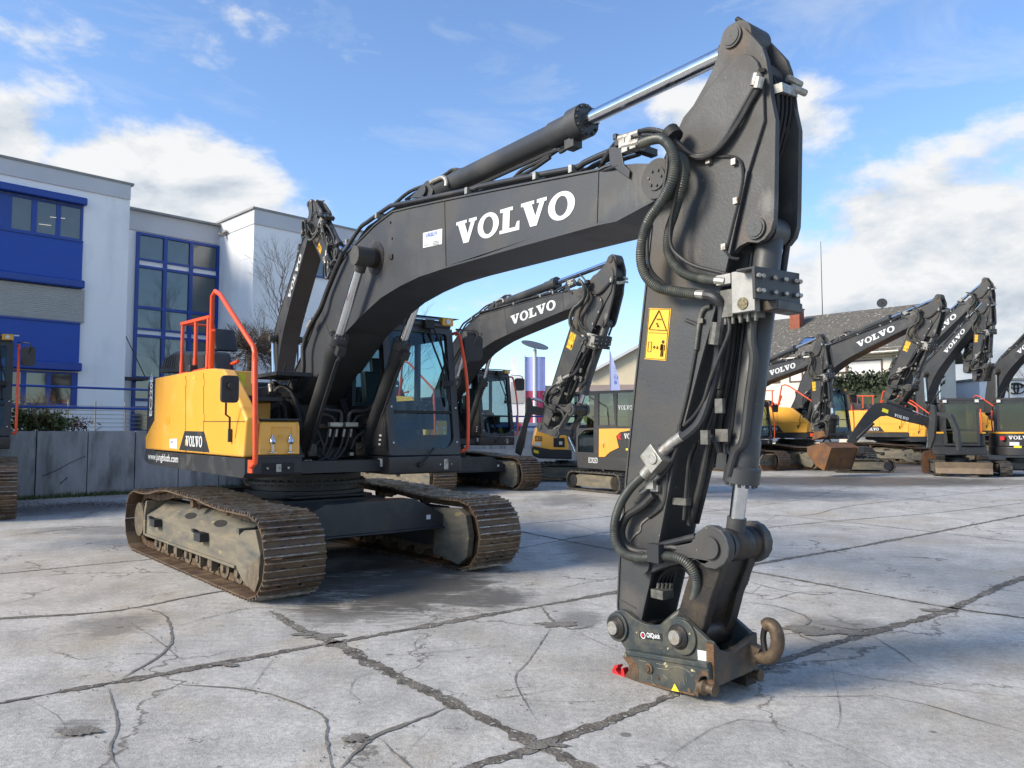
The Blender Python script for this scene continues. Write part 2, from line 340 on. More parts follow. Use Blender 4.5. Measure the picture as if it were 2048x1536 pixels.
def sheet(outer, holes, fn, t, mb=None, mi=None):
    """plate with openings: 2d outlines mapped to space by fn(a,b,depth)"""
    mb = mb or MB(); loops = [outer] + list(holes); flat = [p for l in loops for p in l]
    tri = tessellate_polygon([[Vector((a, b, 0)) for a, b in l] for l in loops])
    n = len(flat); mb.add([fn(a, b, 0) for a, b in flat] + [fn(a, b, t) for a, b in flat], [tuple(q) for q in tri] + [tuple(n + i for i in reversed(q)) for q in tri], mi=mi)
    k = 0
    for l in loops:
        m = len(l); mb.add([fn(a, b, 0) for a, b in l] + [fn(a, b, t) for a, b in l], [(i, (i + 1) % m, m + (i + 1) % m, m + i) for i in range(m)], mi=mi)
    return mb
def rrect(x0, y0, x1, y1, r, n=5):
    rs = r if isinstance(r, (list, tuple)) else (r,) * 4; out = []
    for (cx, cy, a0), q in zip(((x1, y1, 0), (x0, y1, 90), (x0, y0, 180), (x1, y0, 270)), rs):
        sx = -1 if cx == x1 else 1; sy = -1 if cy == y1 else 1
        for i in range(n + 1):
            t = R(a0 + 90 * i / n); out.append((cx + sx * q + q * math.cos(t), cy + sy * q + q * math.sin(t)))
    return out
def circ(cx, cy, r, n=20): return [(cx + r * math.cos(2 * math.pi * i / n), cy + r * math.sin(2 * math.pi * i / n)) for i in range(n)]

# ================================================================= LARGE TRACKED EXCAVATOR (the near one; its siblings are copies in other poses)
FOOT = Vector((.22, 0, 1.78))
PE = FU.un(1320, 359, 'y', -.24); PT = FU.un(1466, 74, 'y', -.13); PBK = FU.un(1514, 457, 'y', -.13); PHUB = FU.un(1420.6, 1095, 'y', -.22)
PAL = FU.un(1290, 1124, 'y', -.20); PC1 = FU.un(1229, 1255, 'y', -.24); PC2 = FU.un(1353, 1274, 'y', -.24); PBR = FU.un(727, 513, 'y', -.38); PBB = FU.un(606, 905, 'y', -.38); PAC = FU.un(868, 386, 'y', 0)
def H(pts, y=0):
    return [FU.un(p[0], p[1], 'y', p[2] if len(p) > 2 else y) for p in pts]
def make_track(parent, sy):
    yc = 1.189 * sy; hw = .2935
    key = [(1.95, .775), (1.6, .772), (1.12, .775), (.75, .80), (.46, .83), (.18, .83), (-.2, .845), (-.55, .855), (-.9, .835), (-1.2, .79), (-1.44, .765), (-1.7, .762), (-1.95, .77)]
    P = [Vector((x, z, 0)) for x, z in key]; P = catmull(P, 6)
    P += [Vector((-1.95 + .37 * math.cos(t), .40 + .37 * math.sin(t), 0)) for t in [math.pi / 2 + math.pi * i / 20 for i in range(1, 20)]]
    P += [Vector((-1.95 + 3.9 * i / 30, .03, 0)) for i in range(31)]
    P += [Vector((1.97 + .372 * math.cos(t), .402 + .372 * math.sin(t), 0)) for t in [-math.pi / 2 + math.pi * i / 20 for i in range(1, 20)]]
    L = [0]
    for i in range(len(P)): L.append(L[-1] + (P[(i + 1) % len(P)] - P[i]).length)
    tot = L[-1]; n = 52; mb = MB()
    def at(s):
        s %= tot
        for i in range(len(P)):
            if L[i + 1] >= s: return P[i].lerp(P[(i + 1) % len(P)], (s - L[i]) / (L[i + 1] - L[i]))
    for k in range(n):
        s0 = tot * k / n; a = at(s0); b = at(s0 + tot / n); c = (a + b) / 2; t = (b - a).normalized(); nn = Vector((t.y, -t.x, 0))
        pl = (b - a).length * .96
        def bx(dt, dn, lt, ln, y0, y1, mi):
            vs = []
            for yy in (y0, y1):
                for q, r_ in ((-1, -1), (1, -1), (1, 1), (-1, 1)):
                    p = c + t * (dt + q * lt / 2) + nn * (dn + r_ * ln / 2); vs.append((p.x, yc + yy, p.y))
            mb.add(vs, [(0, 1, 2, 3), (7, 6, 5, 4), (0, 4, 5, 1), (1, 5, 6, 2), (2, 6, 7, 3), (3, 7, 4, 0)], mi=mi)
        j = rng.uniform(-.003, .003)
        bx(0, 0, pl, .014, -hw + j, hw + j, 0)
        for g, hgt in ((-.42, .026), (-.02, .02), (.38, .026)): bx(pl * g, .007 + hgt / 2, .013, hgt, -hw + j + .004, hw + j - .004, 1)
        for yy in (-.10, .10): bx(0, -.055, pl * .92, .075, yy - .022, yy + .022, 0); bx(0, .012, .03, .02, yy - .03, yy - .005, 2)
        bx(pl * .5, -.05, .05, .045, -.12, .12, 0)
    tr = mb.build('track', [rust, polish, black], parent)
    # frame
    fm = MB(); o = sy
    sec = [(1.375, .215), (1.375, .475), (1.14, .665), (1.0, .665), (.93, .55), (.93, .215)]
    x0, x1 = -1.72, 1.43; vs = [(x0, y * o, z) for y, z in sec] + [(x1, y * o, z) for y, z in sec]; m = len(sec)
    fm.add(vs, [(i, (i + 1) % m, m + (i + 1) % m, m + i) for i in range(m)] + [tuple(range(m)), tuple(range(m, 2 * m))])
    fm.box((-.15, 1.385 * o, .228), (3.1, .03, .03))
    fm.prism([(-1.76, .22), (-1.70, .22), (-1.70, .50), (-1.62, .66), (-1.68, .66), (-1.76, .51)], 1.10 * o, 1.40 * o)
    fr = fm.build('track_frame', dusty if sy < 0 else frame_p, tr, bevel=.008)
    gm = MB(); gp = [(1.42, .22), (1.60, .12), (1.90, .075), (1.985, .20), (2.0, .42), (1.87, .63), (1.6, .60), (1.42, .52)]
    gm.prism(gp, 1.385 * o, 1.30 * o); gm.prism([(1.40, .14), (1.9, .06), (2.06, .16), (2.10, .40), (2.04, .62), (1.9, .68), (1.42, .66)], .93 * o, 1.01 * o); gm.prism([(1.36, .2), (1.43, .2), (1.43, .6), (1.36, .6)], .93 * o, 1.37 * o)
    gd = gm.build('idler_guard', dusty, tr, bevel=.008)
    mm = MB(); mm.prism([(1.63, .11), (1.90, .065), (1.99, .20), (1.985, .40), (1.86, .33), (1.74, .30), (1.70, .22)], 1.388 * o, 1.382 * o); mm.build('caked_mud', mud, tr)
    im = MB(); im.cyl((1.93, 1.05 * o, .40), (1.93, 1.28 * o, .40), .30, 30); im.build('idler', rust, tr)
    hm = MB(); hm.cyl((-1.97, .95 * o, .40), (-1.97, 1.37 * o, .40), .205, 30); hm.cyl((-1.97, 1.37 * o, .40), (-1.97, 1.40 * o, .40), .215, 30)
    for i in range(18): hm.box((-1.97 + .33 * math.cos(i * R(20)), 1.10 * o, .40 + .33 * math.sin(i * R(20))), (.07, .06, .07), Matrix.Rotation(-i * R(20), 3, 'Y'))
    hm.cyl((-1.97, 1.07 * o, .40), (-1.97, 1.13 * o, .40), .31, 30)
    hm.build('final_drive', mud, tr)
    for i in range(8):
        x = -1.35 + i * .385; rm = MB(); rm.lathe((x, 1.0 * o, .155), (x, 1.36 * o, .155), [(0, .05), (.08, .055), (.1, .105), (.3, .085), (.5, .08), (.7, .085), (.9, .105), (.92, .05), (1, .045)], 16)
        if i in (2, 5): rm.box((x + .17, 1.36 * o, .17), (.035, .07, .14)); rm.box((x - .17, 1.36 * o, .17), (.035, .07, .14))
        rm.build('roller', mud, tr)
    for x in (-.08, .98): cm = MB(); cm.lathe((x, 1.05 * o, .735), (x, 1.34 * o, .735), [(0, .06), (.2, .06), (.25, .075), (.5, .06), (.75, .075), (.8, .055), (1, .05)], 18); cm.box((x, 1.1 * o, .68), (.06, .1, .06)); cm.build('carrier_roller', rust, tr)
    bm_ = MB()
    for x in (-.35, .62):   # oval openings on the sloping top plate
        e = [(x + .17 * math.cos(t) + .0, .05 * math.sin(t)) for t in [2 * math.pi * i / 20 for i in range(20)]]
        bm_.poly([(a, (1.262 - b * .78) * o, .5705 + b * .63) for a, b in e])
    bm_.build('frame_opening', black, tr)
    for x in (-1.35, .30):
        sm_ = MB(); sm_.bar((x - .13, 1.375 * o, .44), (x + .10, 1.44 * o, .445), .02, .055); sm_.box((x + .21, 1.42 * o, .43), (.20, .10, .09)); sm_.bar((x - .12, 1.40 * o, .47), (x + .06, 1.44 * o, .475), .04, .03); sm_.build('boarding_step', dark, tr, bevel=.006)
    return tr

def make_excavator():
    root = empty('excavator', FU.o, FU.a - R(90)); P = {}
    # ---- undercarriage
    um = MB(); um.box((0, 0, .60), (1.5, 1.25, .34)); um.cyl((0, 0, .77), (0, 0, .86), .70, 40)
    xb = FT.un(887, 1034, 'y', .93)[0]
    def leg(s, sy):
        top = [(0, .80), (.55, .79), (.93, .60)]; bot = [(.93, .44), (.55, .46), (0, .46)]
        pts = [(y * sy, z) for y, z in top + bot]; x1 = xb * s; x0 = x1 - .30 * s
        fan = [(x0 if True else 0, y, z) for y, z in pts]; vs = [(x0, y, z) for y, z in pts] + [(x1, y, z) for y, z in pts]; n = len(pts)
        um.add(vs, [(i, (i + 1) % n, n + (i + 1) % n, n + i) for i in range(n)] + [(0, 1, 4, 5), (1, 2, 3, 4), (n, n + 1, n + 4, n + 5), (n + 1, n + 2, n + 3, n + 4)])
        um.box(((x0 + x1) / 2, .475 * sy, .452), (.36, .95, .022))
    for s in (1, -1):
        for sy in (1, -1): leg(s, sy)
    um.box((0, 0, .80), (1.5, 1.0, .03))
    u = um.build('undercarriage', frame_p, root, bevel=.01); u.rotation_euler.z = R(2.34)
    st = MB(); q = FT.un(857, 1034, 'x', xb + .004); st.box(q, (.003, .055, .05)); st.build('label_sticker', whitest, u)
    tt = MB(); tt.cyl((0, 0, .86), (0, 0, .93), .64, 48); tt.cyl((0, 0, .93), (0, 0, .965), .72, 48); tt.cyl((0, 0, .965), (0, 0, 1.05), .66, 48)
    for i in range(44): a = i * 2 * math.pi / 44; tt.cyl((.685 * math.cos(a), .685 * math.sin(a), .915), (.685 * math.cos(a), .685 * math.sin(a), .985), .014, 6)
    tt.build('slew_ring', dark, root)
    for sy in (-1, 1): t = make_track(root, sy); t.rotation_euler.z = R(2.34)
    # ---- upper frame
    m = MB(); m.prism([(-2.25, 1.29), (-2.3, 1.16), (-2.05, 1.11), (1.0, 1.10), (1.69, 1.10), (1.73, 1.14), (1.73, 1.288), (1.4, 1.288)], -1.35, -.78)
    m.box((-.45, .2, 1.16), (3.3, 2.2, .13)); m.prism([(1.5, 1.288), (1.74, 1.288), (1.74, 1.315), (1.5, 1.315)], -1.24, -.76)
    dk = m.build('upper_frame', dark, root, bevel=.018)
    m = MB(); m.prism([(1.36, 1.13), (1.735, 1.13), (1.735, 1.24), (1.36, 1.24)], -1.18, -.86); m.box((1.738, -1.02, 1.19), (.012, .05, .075), mi=1)
    for y in (-1.13, -.92): m.cyl((1.735, y, 1.19), (1.745, y, 1.19), .012, 10, mi=1)
    m.build('work_lamp_recess', [black, steel], dk)
    pan = FU.xz([(290.5, 898.5), (486, 915.5), (488.5, 880), (492, 838), (478.5, 804), (446.5, 739.5), (425, 736.6), (409, 737.6), (310, 756), (308, 839), (290.5, 872)], -1.35)
    m = MB(); m.prism(pan, -1.35, -1.215); sp = m.build('side_panel', yellow, root, bevel=.028, seg=4)
    m = MB(); m.prism([(1.30, 1.316), (1.725, 1.316), (1.715, 1.60), (1.69, 1.645), (1.30, 1.645)], -1.213, -.80)
    sb = m.build('storage_box', yellow, root, bevel=.015)
    lidfn = lambda a, b, d: (1.722 + d - (b - 1.316) * .035, a, b)
    m = sheet(rrect(-1.205, 1.37, -.845, 1.632, .02), [rrect(-1.10, 1.455, -.885, 1.59, .012)], lidfn, .012); m.build('storage_lid', yellow, sb)
    m = MB()
    m.box((1.722, -1.0, 1.50), (.006, .05, .035)); m.build('lid_handle', yellowf, sb)
    for y in (-1.085, -.905):
        m = MB(); m.prism([(1.73, 1.33), (1.752, 1.335), (1.752, 1.345), (1.735, 1.35)], y - .035, y + .035); m.cyl((1.74, y, 1.35), (1.742, y, 1.43), .014, 10); m.lathe((1.735, y, 1.42), (1.738, y, 1.52), [(0, .02), (.25, .034), (.4, .03), (1, .002)], 12); m.each('latch', chrome, sb)
    # seams, badge and lettering on the flank
    F = lambda u, v, y=-1.352: FU.un(u, v, 'y', y)
    m = MB()
    for a, b in (((371.5, 752), (371.5, 905)), ((407.5, 746), (407.5, 905)), ((407.5, 843), (490, 843))):
        m.bar(F(*a, -1.351), F(*b, -1.351), .006, .006, (0, 1, 0))
    m.each('panel_seam', black, sp)
    m = MB(); m.poly([F(358, 900), F(419, 905), F(408, 863), F(369, 862)]); m.build('badge_plate', dark, sp)
    a = Vector(F(371, 892, -1.355)); b = Vector(F(404, 894.5, -1.355)); ux = (b - a).normalized(); m = slab_word(a, ux, (0, 0, 1), (b - a).length, .118); m.build('badge_lettering', white, sp)
    m = MB(); m.poly([F(339, 878), F(354, 877), F(354, 897.5), F(339, 896)]); k_ = m.build('dealer_sticker', whitest, sp)
    a = F(341, 886, -1.354); m = text_mb('JUNGBLUTH', a, (1, 0, 0), (0, 0, 1), .025, width=.12); m.build('sticker_writing', bluep, sp)
    m = MB(); m.poly([F(331, 835, -1.3515), F(339, 834, -1.3515), F(339, 848, -1.3515), F(331, 849, -1.3515)]); m.build('filler_latch', yellowf, sp)
    a = Vector(F(296, 918, -1.358)); b = Vector(F(356, 924, -1.358)); m = text_mb('www.jungbluth.com', a, (1, 0, 0), (0, 0, 1), .085, width=(b - a).length, bold=.012); m.build('web_address', white, dk)
    m = MB()
    for u_, v_ in ((372, 765), (372, 885), (408, 765), (408, 835)): m.box(F(u_, v_, -1.353), (.05, .006, .07))
    m.each('hinge', yellowf, sp, bevel=.002)
    m = MB(); m.poly([F(385, 753, -1.3525), F(391, 752.5, -1.3525), F(391, 759, -1.3525), F(385, 759.5, -1.3525)]); m.build('warning_label', sticky, sp)
    # counterweight
    m = MB(); plan = [(-1.845, -1.345), (-2.28, -1.335), (-2.45, -1.25), (-2.66, -.98), (-2.8, -.5), (-2.84, 0), (-2.8, .5), (-2.66, .98), (-2.45, 1.25), (-2.28, 1.335), (-1.845, 1.345)]
    n = len(plan); lv = [(1.13, .96), (1.25, 1.0), (2.17, 1.0), (2.255, .95)]
    vs = [(-1.845 + (x + 1.845) * (k if x < -1.9 else 1), y * (k * .35 + .65), z) for z, k in lv for x, y in plan]
    m.add(vs, [(r_ * n + i, r_ * n + i + 1, (r_ + 1) * n + i + 1, (r_ + 1) * n + i) for r_ in range(3) for i in range(n - 1)] + [tuple(range(n)), tuple(range(3 * n, 4 * n))] + [(0, n, n + n - 1, n - 1), (n, 2 * n, 3 * n - 1, 2 * n - 1), (2 * n, 3 * n, 4 * n - 1, 3 * n - 1)])
    cw = m.build('counterweight', dark, root, bevel=.03, seg=3)
    a = Vector(F(303.5, 832, -1.362)); m = text_mb('EC220E', a, (0, 0, 1), (-1, 0, 0), .14, width=.53, bold=.035); text_mb('L', a + Vector((-.05, 0, .545)), (0, 0, 1), (-1, 0, 0), .05, mb=m, bold=.02); m.build('model_lettering', white, cw)
    # engine hood and what stands on the deck
    m = MB(); m.box((-.75, 0, 1.6), (2.1, 2.0, .62)); m.box((-1.1, .55, 1.95), (1.4, 1.4, .40)); m.build('engine_housing', dark, root, bevel=.02)
    hp = FU.xz([(316, 746), (323, 722), (350, 702), (418, 702.5), (428, 744)], -1.12); yh = FU.un(474, 742, 'x', hp[-1][0])[1]
    m = MB(); m.prism(hp, -1.12, yh)
    hd = m.build('engine_hood', dark, root, bevel=.05, seg=3)
    m = MB()
    for i in range(6):
        a = FU.un(325 + i * 4.6, 736 + i * .1, 'y', -1.122); b = FU.un(331 + i * 4.0, 714 - i * .6, 'y', -1.122); m.bar(a, b, .022, .006, (0, 1, 0))
    m.each('vent_slot', black, hd)
    m = MB(); a = FU.un(447, 700, 'y', -.9); b = FU.un(436, 655, 'y', -.9); m.prism(FU.xz([(429, 702), (447, 702), (439, 657), (432, 660)], -.7), -.8, -.5); m.build('exhaust_cover', dark, root, bevel=.03)
    m = MB(); yb = FU.xz([(452, 742.5), (515, 747.5), (515, 780), (452, 777)], -1.2); yR = FU.un(515, 760, 'x', .76)[1]; m.box((.31, (yR - 1.2) / 2, 2.065), (.9, yR + 1.2, .27)); tb = m.build('tool_box', yellow, root, bevel=.012)
    m = MB(); m.box((.05, -.9, 1.55), (.9, .5, .65)); m.build('inner_panel', yellowf, root, bevel=.012)
    a = (.765, (yR - 1.2) / 2 - .02, 2.10); m = MB(); m.box(a, (.004, .075, .15)); m.build('warning_label', stickb, tb)
    m = MB(); m.box((.42, -.5, 2.19), (.75, .42, .05)); m.box((.55, -.9, 1.90), (.6, .5, .05)); m.box((1.48, -1.0, 1.662), (.45, .4, .02)); m.each('deck_plate', dark, root, bevel=.008)
    # pump hoses behind the box
    for pts, r_ in ((((606, 868, -.35), (590, 800, -.4), (575, 778, -.45), (560, 775, -.5), (548, 790, -.55), (545, 803, -.6)), .03), (((548, 838, -.55), (551, 812, -.5), (560, 801, -.45), (568, 812, -.42), (572, 838, -.4)), .045), (((538, 838, -.6), (541, 815, -.55), (550, 800, -.5), (560, 806, -.45)), .045)):
        m = MB(); m.tube(H(pts), r_, 10); m.each('hydraulic_hose', rubber, root)
    m = MB(); m.tube(H([(686, 505, -.3), (655, 580, -.3), (640, 620, -.32), (620, 655, -.33), (607, 695, -.34), (606, 745, -.34), (592, 778, -.36), (572, 790, -.38), (560, 776, -.42), (546, 766, -.45), (540, 775, -.47), (541, 788, -.48)]), .028, 10); m.build('boom_feed_hose', rubber, root)
    m = MB(); m.tube(H([(627, 640, -.32), (617, 655, -.33)]), .033, 12, smooth_pts=0); m.tube(H([(541, 770, -.47), (544, 790, -.48)]), .035, 12, smooth_pts=0); m.each('hose_ferrule', steel, root)
    m = MB()
    for (u_, v_) in ((548, 788), (556, 795), (541, 800), (562, 783), (570, 790)): m.box(FU.un(u_, v_, 'y', -.6), (.09, .09, .06))
    m.cyl(FU.un(540, 792, 'y', -.7), FU.un(565, 796, 'y', -.55), .03, 10); m.build('valve_block', oily, root, bevel=.01)
    # rails
    m = MB(); rl = H([(510, 925, -1.43), (511, 905, -1.43), (510, 706, -1.43), (507, 693, -1.43), (441, 589.5, -1.40), (431, 582.5, -1.38), (425, 592, -1.36), (422, 700, -1.30), (421, 737, -1.27)])
    foot_ = [FU.un(500.7, 932, 'y', -1.36), FU.un(505, 931.5, 'y', -1.40)]
    m.tube(foot_ + [rl[0]] + [rl[1]] + rl[2:], .024, 12, smooth_pts=0); m.cyl(rl[2], [rl[2][0], rl[2][1], 1.98], .027, 12); m.box(FU.un(501, 933, 'y', -1.357), (.11, .015, .12)); 
    m.tube(H([(425, 660, -1.34), (422, 737, -1.27)]), .03, 12, smooth_pts=0)
    m.build('grab_rail', orange, root)
    m = MB()
    A = lambda u_, v_, y=-1.22: Vector(FU.un(u_, v_, 'y', y))
    tA, tB = A(364.5, 648), A(422, 633.5); m.bar(tA, tB, .05, .035)
    for u0, u1 in ((366, 363.5), (394, 392), (418, 417)):
        t_ = (u0 - 364.5) / 57.5; tp = tA.lerp(tB, t_); m.cyl(tp, (tp.x, tp.y, 2.24), .022, 10); m.cyl((tp.x, tp.y, 2.24), (tp.x, tp.y, 2.42), .027, 10)
    c0 = Vector((tA.x + .05, -.85, tA.z)); m.tube([tA, c0, (c0.x, -.85, 2.38), (c0.x + .12, -.85, 2.32), (tB.x, -.9, 2.36)], .02, 10, smooth_pts=0); m.bar((tA.x, -1.22, 2.26), (tB.x, -1.22, 2.26), .08, .02)
    m.build('guard_rail', orange, root)
    m = MB(); m.tube(H([(459, 873, -1.40), (459.5, 835, -1.42), (451.5, 829, -1.46), (453, 775, -1.5)]), .011, 8, smooth_pts=0); m.box(FU.un(459.5, 871, 'y', -1.37), (.035, .03, .13)); ms = m.build('mirror_stalk', dark, root)
    m = MB(); c = FU.un(457.5, 778.5, 'y', -1.52); fn = lambda a, b, d: (c[0] + d, c[1] + a, c[2] + b)
    m = sheet(rrect(-.080, -.128, .080, .128, .035), [], fn, .05); m.cyl((c[0] + .05, c[1], c[2] + .03), (c[0] + .09, c[1], c[2] + .03), .03, 12); m.build('mirror', dark, ms, bevel=.015)
    m = MB(); m.box(FU.un(384, 738, 'y', -1.25), (.14, .1, .09)); m.build('rear_camera', dark, root, bevel=.02)
    # ---- cab
    cabx = lambda z: 1.41 - .21 * max(0, z - 1.27) / 1.5
    ff = lambda a, b, d: (cabx(b) - d, a, b)
    m = MB(); m.prism([(-.45, 1.06), (1.40, 1.06), (1.412, 1.08), (1.412, 1.262), (-.45, 1.262)], .38, 1.35)
    cb = m.build('cab_base', cabgrey, root, bevel=.014)
    m = sheet(rrect(.38, 1.275, 1.35, 2.80, (.03, .03, .05, .05)), [rrect(.465, 1.345, 1.262, 2.735, (.04, .04, .16, .16), 6)], ff, .07)
    sfr = [(-.42, 1.275), (1.40, 1.275), (1.195, 2.80), (-.32, 2.80)]
    for y0, d_, big in ((.38, 1, False), (1.35, -1, True)):
        hole = [(.46, 1.86 if not big else 1.5), (1.17 if not big else 1.22, 1.86 if not big else 1.5), (1.12, 2.68), (.46, 2.68)]
        hole2 = [(-.27, 1.95), (.38, 1.95), (.38, 2.68), (-.22, 2.68)]
        sheet(sfr, [hole, hole2], (lambda yy, dd: lambda a, b, d: (a, yy + dd * d, b))(y0, d_), .05, mb=m)
    sheet([(.40, 1.275), (1.33, 1.275), (1.33, 2.8), (.40, 2.8)], [[(.5, 1.9), (1.23, 1.9), (1.23, 2.66), (.5, 2.66)]], lambda a, b, d: (-.42 + (b - 1.27) * .065 + d, a, b), .05, mb=m)
    cab = m.build('cab', cabgrey, root, bevel=.012)
    m = MB(); m.prism([(-.36, 2.79), (1.19, 2.79), (1.22, 2.83), (1.10, 2.91), (-.30, 2.93), (-.38, 2.87)], .40, 1.33); m.box((1.19, .86, 2.84), (.06, .92, .06)); m.build('cab_roof', cabgrey, cab, bevel=.02)
    m = MB(); m.poly([ff(a, b, .03) for a, b in rrect(.455, 1.335, 1.27, 2.745, (.04, .04, .16, .16), 6)])
    m.poly([(.45, .405, 1.85), (1.18, .405, 1.85), (1.12, .405, 2.69), (.45, .405, 2.69)]); m.poly([(-.27, .405, 1.94), (.39, .405, 1.94), (.39, .405, 2.69), (-.22, .405, 2.69)])
    m.poly([(.45, 1.325, 1.49), (1.23, 1.325, 1.49), (1.12, 1.325, 2.69), (.45, 1.325, 2.69)]); m.poly([(-.27, 1.325, 1.94), (.39, 1.325, 1.94), (.39, 1.325, 2.69), (-.22, 1.325, 2.69)])
    m.poly([(-.37, .5, 1.89), (-.37, 1.24, 1.89), (-.32, 1.24, 2.67), (-.32, .5, 2.67)])
    m.each('cab_window', glass, cab)
    m = MB(); m.box((cabx(1.78) - .02, .86, 1.775), (.03, .80, .03)); m.tube([ff(1.16, 2.70, -.02), ff(1.20, 2.2, -.03), ff(1.22, 1.86, -.03)], .012, 6); m.tube([ff(.98, 2.86, -.05), ff(1.02, 2.6, -.05), ff(1.15, 2.25, -.04), ff(1.21, 1.87, -.03)], .012, 6); m.tube([ff(1.02, 2.86, -.05), ff(1.15, 2.55, -.05), ff(1.24, 2.25, -.04)], .01, 6)
    m.box(ff(.98, 2.83, -.05), (.09, .12, .10)); m.tube([ff(1.15, 2.32, -.06), ff(1.11, 2.18, -.06), ff(1.13, 2.1, -.06), ff(1.27, 2.12, -.06)], .012, 6); m.box(ff(1.18, 2.12, -.05), (.05, .16, .07))
    m.tube([ff(.78, 1.17, -.03), ff(.86, 1.25, -.03), ff(.96, 1.36, -.03)], .008, 6); m.cyl(ff(.77, 1.16, .02), ff(.77, 1.16, -.04), .03, 12); m.each('wiper', black, cab)
    m = MB()
    for y, z in ((.44, 1.42), (.44, 1.83), (1.30, 1.42), (1.315, 1.83)): m.cyl(ff(y, z, 0), ff(y, z, -.01), .011, 10)
    m.each('glass_fixing', lens, cab)
    m = MB(); m.prism([(1.02, 2.925), (1.24, 2.925), (1.25, 2.93), (1.02, 2.935)], .36, 1.42); m.build('rain_visor', glass, cab)
    for y in (.62, 1.26): m = MB(); m.box((1.20, y, 2.88), (.09, .16, .09)); m.cyl((1.245, y, 2.88), (1.26, y, 2.88), .035, 14, mi=1); m.build('work_lamp', [yellowf if y > 1 else dark, lens], cab, bevel=.015)
    m = MB(); m.box((.45, .9, 1.62), (.5, .48, .12)); m.prism([(.18, 1.65), (.30, 1.65), (.18, 2.32), (.06, 2.32)], .68, 1.12); m.prism([(.1, 2.30), (.18, 2.30), (.14, 2.5), (.06, 2.5)], .8, 1.0); m.build('operator_seat', dark, cab, bevel=.03)
    m = MB(); m.box((.72, .58, 1.72), (.42, .14, .3)); m.box((.72, 1.2, 1.68), (.42, .12, .22)); m.box((1.1, .52, 1.9), (.06, .05, .2)); m.tube([(1.2, .95, 1.3), (1.12, .95, 1.65), (1.05, .95, 1.85)], .02, 6); m.box((.3, .86, 1.29), (1.4, .9, .04)); m.build('controls', black, cab)
    m = MB(); m.tube(H([(905, 668, 1.40), (914, 667, 1.42), (921, 680, 1.42), (931, 740, 1.42), (936, 800, 1.42), (936, 880, 1.42), (933, 897, 1.42), (922, 903, 1.38)]), .02, 10); m.build('cab_grab_rail', orange, cab)
    m = MB(); c2 = FU.un(943, 697, 'y', 1.55); m = sheet(rrect(-.10, -.155, .10, .155, .05), [], lambda a, b, d: (c2[0] + d + a * .5, c2[1] + a, c2[2] + b), .05); m.tube([(c2[0] + .05, c2[1], c2[2] + .05), (c2[0] + .1, c2[1] + .02, c2[2] + .2), (1.2, 1.4, c2[2] + .24)], .01, 6); m.build('cab_mirror', dark, cab, bevel=.012)
    m = MB(); m.box((1.414, 1.13, 1.16), (.012, .06, .12)); m.cyl((1.41, 1.05, 1.16), (1.42, 1.05, 1.16), .01, 8); m.cyl((1.41, 1.21, 1.16), (1.42, 1.21, 1.16), .01, 8); m.build('lamp_bracket', steel, cb)
    m = MB(); m.box((1.20, .377, 1.19), (.10, .004, .09)); m.build('decal', white, cb)
    m = MB(); m.prism([(.75, 1.36), (1.30, 1.36), (1.24, 1.78), (.80, 1.78)], .372, .379); m.build('access_panel', cabgrey, cab, bevel=.004)
    m = MB()
    for k in range(3): m.box((1.19 + .01 * k, .370, 1.40 + .05 * k), (.05, .003, .02))
    m.build('side_decal', white, cab)
    # ---- boom
    out = FU.xz([(572, 838), (556, 822), (571, 785), (592, 739), (610, 702), (642.9, 613.6), (680, 531), (699, 502), (722, 480), (751, 451), (786, 425), (818.6, 417), (889.5, 402), (1034.5, 373), (1200.5, 341), (1212, 335), (1224.7, 331.5), (1271, 326.7), (1318, 327), (1334, 331), (1345, 342), (1349, 358), (1345, 375), (1334, 390), (1316, 395.5), (1234.4, 439.5), (1195.7, 447.5), (1040, 491), (889.5, 534.5), (840, 551), (800, 570.7), (764, 593), (735, 619), (692, 663), (641.6, 741), (605, 800)], -.24)
    sb_ = lambda u_, v_, rx, rz, c_, a_: (FU.un(u_, v_, 'y', -.24), (rx, .4, rz), c_, a_)
    boomm = mat('stained_boom_paint', (.044, .0455, .048), (.036, .0375, .040), 2.5, .46, 0, .08, 60, dirt=(.060, .058, .054), damt=.36, dscale=1.6, speck=((.16, .155, .145), 34, .75), stains=(sb_(1300, 365, .22, .22, (.11, .092, .068), .6), sb_(750, 530, .28, .30, (.13, .12, .10), .45), sb_(1240, 400, .35, .12, (.10, .095, .085), .4), sb_(620, 780, .2, .25, (.09, .08, .065), .5)))
    m = MB(); m.prism(out, -.24, .24); bo = m.build('boom', boomm, root, bevel=.008)
    m = MB(); m.ribbon(out[2:17], -.252, .252, .014); m.ribbon(out[24:35], -.252, .252, .014); m.each('boom_flange', grey, bo)
    m = MB()
    for a, b in (((889, 403), (892, 534)), ((1197, 343), (1194, 446)), ((641, 613), (660, 672))): m.bar(FU.un(*a, 'y', -.241), FU.un(*b, 'y', -.241), .008, .010, (0, 1, 0))
    m.each('weld_seam', greyarm, bo)
    m = MB(); e = Vector(PE); m.cyl((e.x, -.275, e.z), (e.x, .275, e.z), .125, 32); m.cyl((e.x, -.285, e.z), (e.x, .285, e.z), .075, 24)
    for i in range(6): m.cyl((e.x + .05 * math.cos(i), -.295, e.z + .05 * math.sin(i)), (e.x + .05 * math.cos(i), -.28, e.z + .05 * math.sin(i)), .009, 6)
    m.build('elbow_pin', greyarm, bo)
    b_ = Vector(PBR); m = MB(); m.cyl((b_.x, -.246, b_.z), (b_.x, .246, b_.z), .17, 32); m.cyl((b_.x, -.30, b_.z), (b_.x, .30, b_.z), .10, 28); m.cyl((b_.x, -.46, b_.z), (b_.x, .46, b_.z), .082, 24); m.build('cylinder_pin', oily, bo)
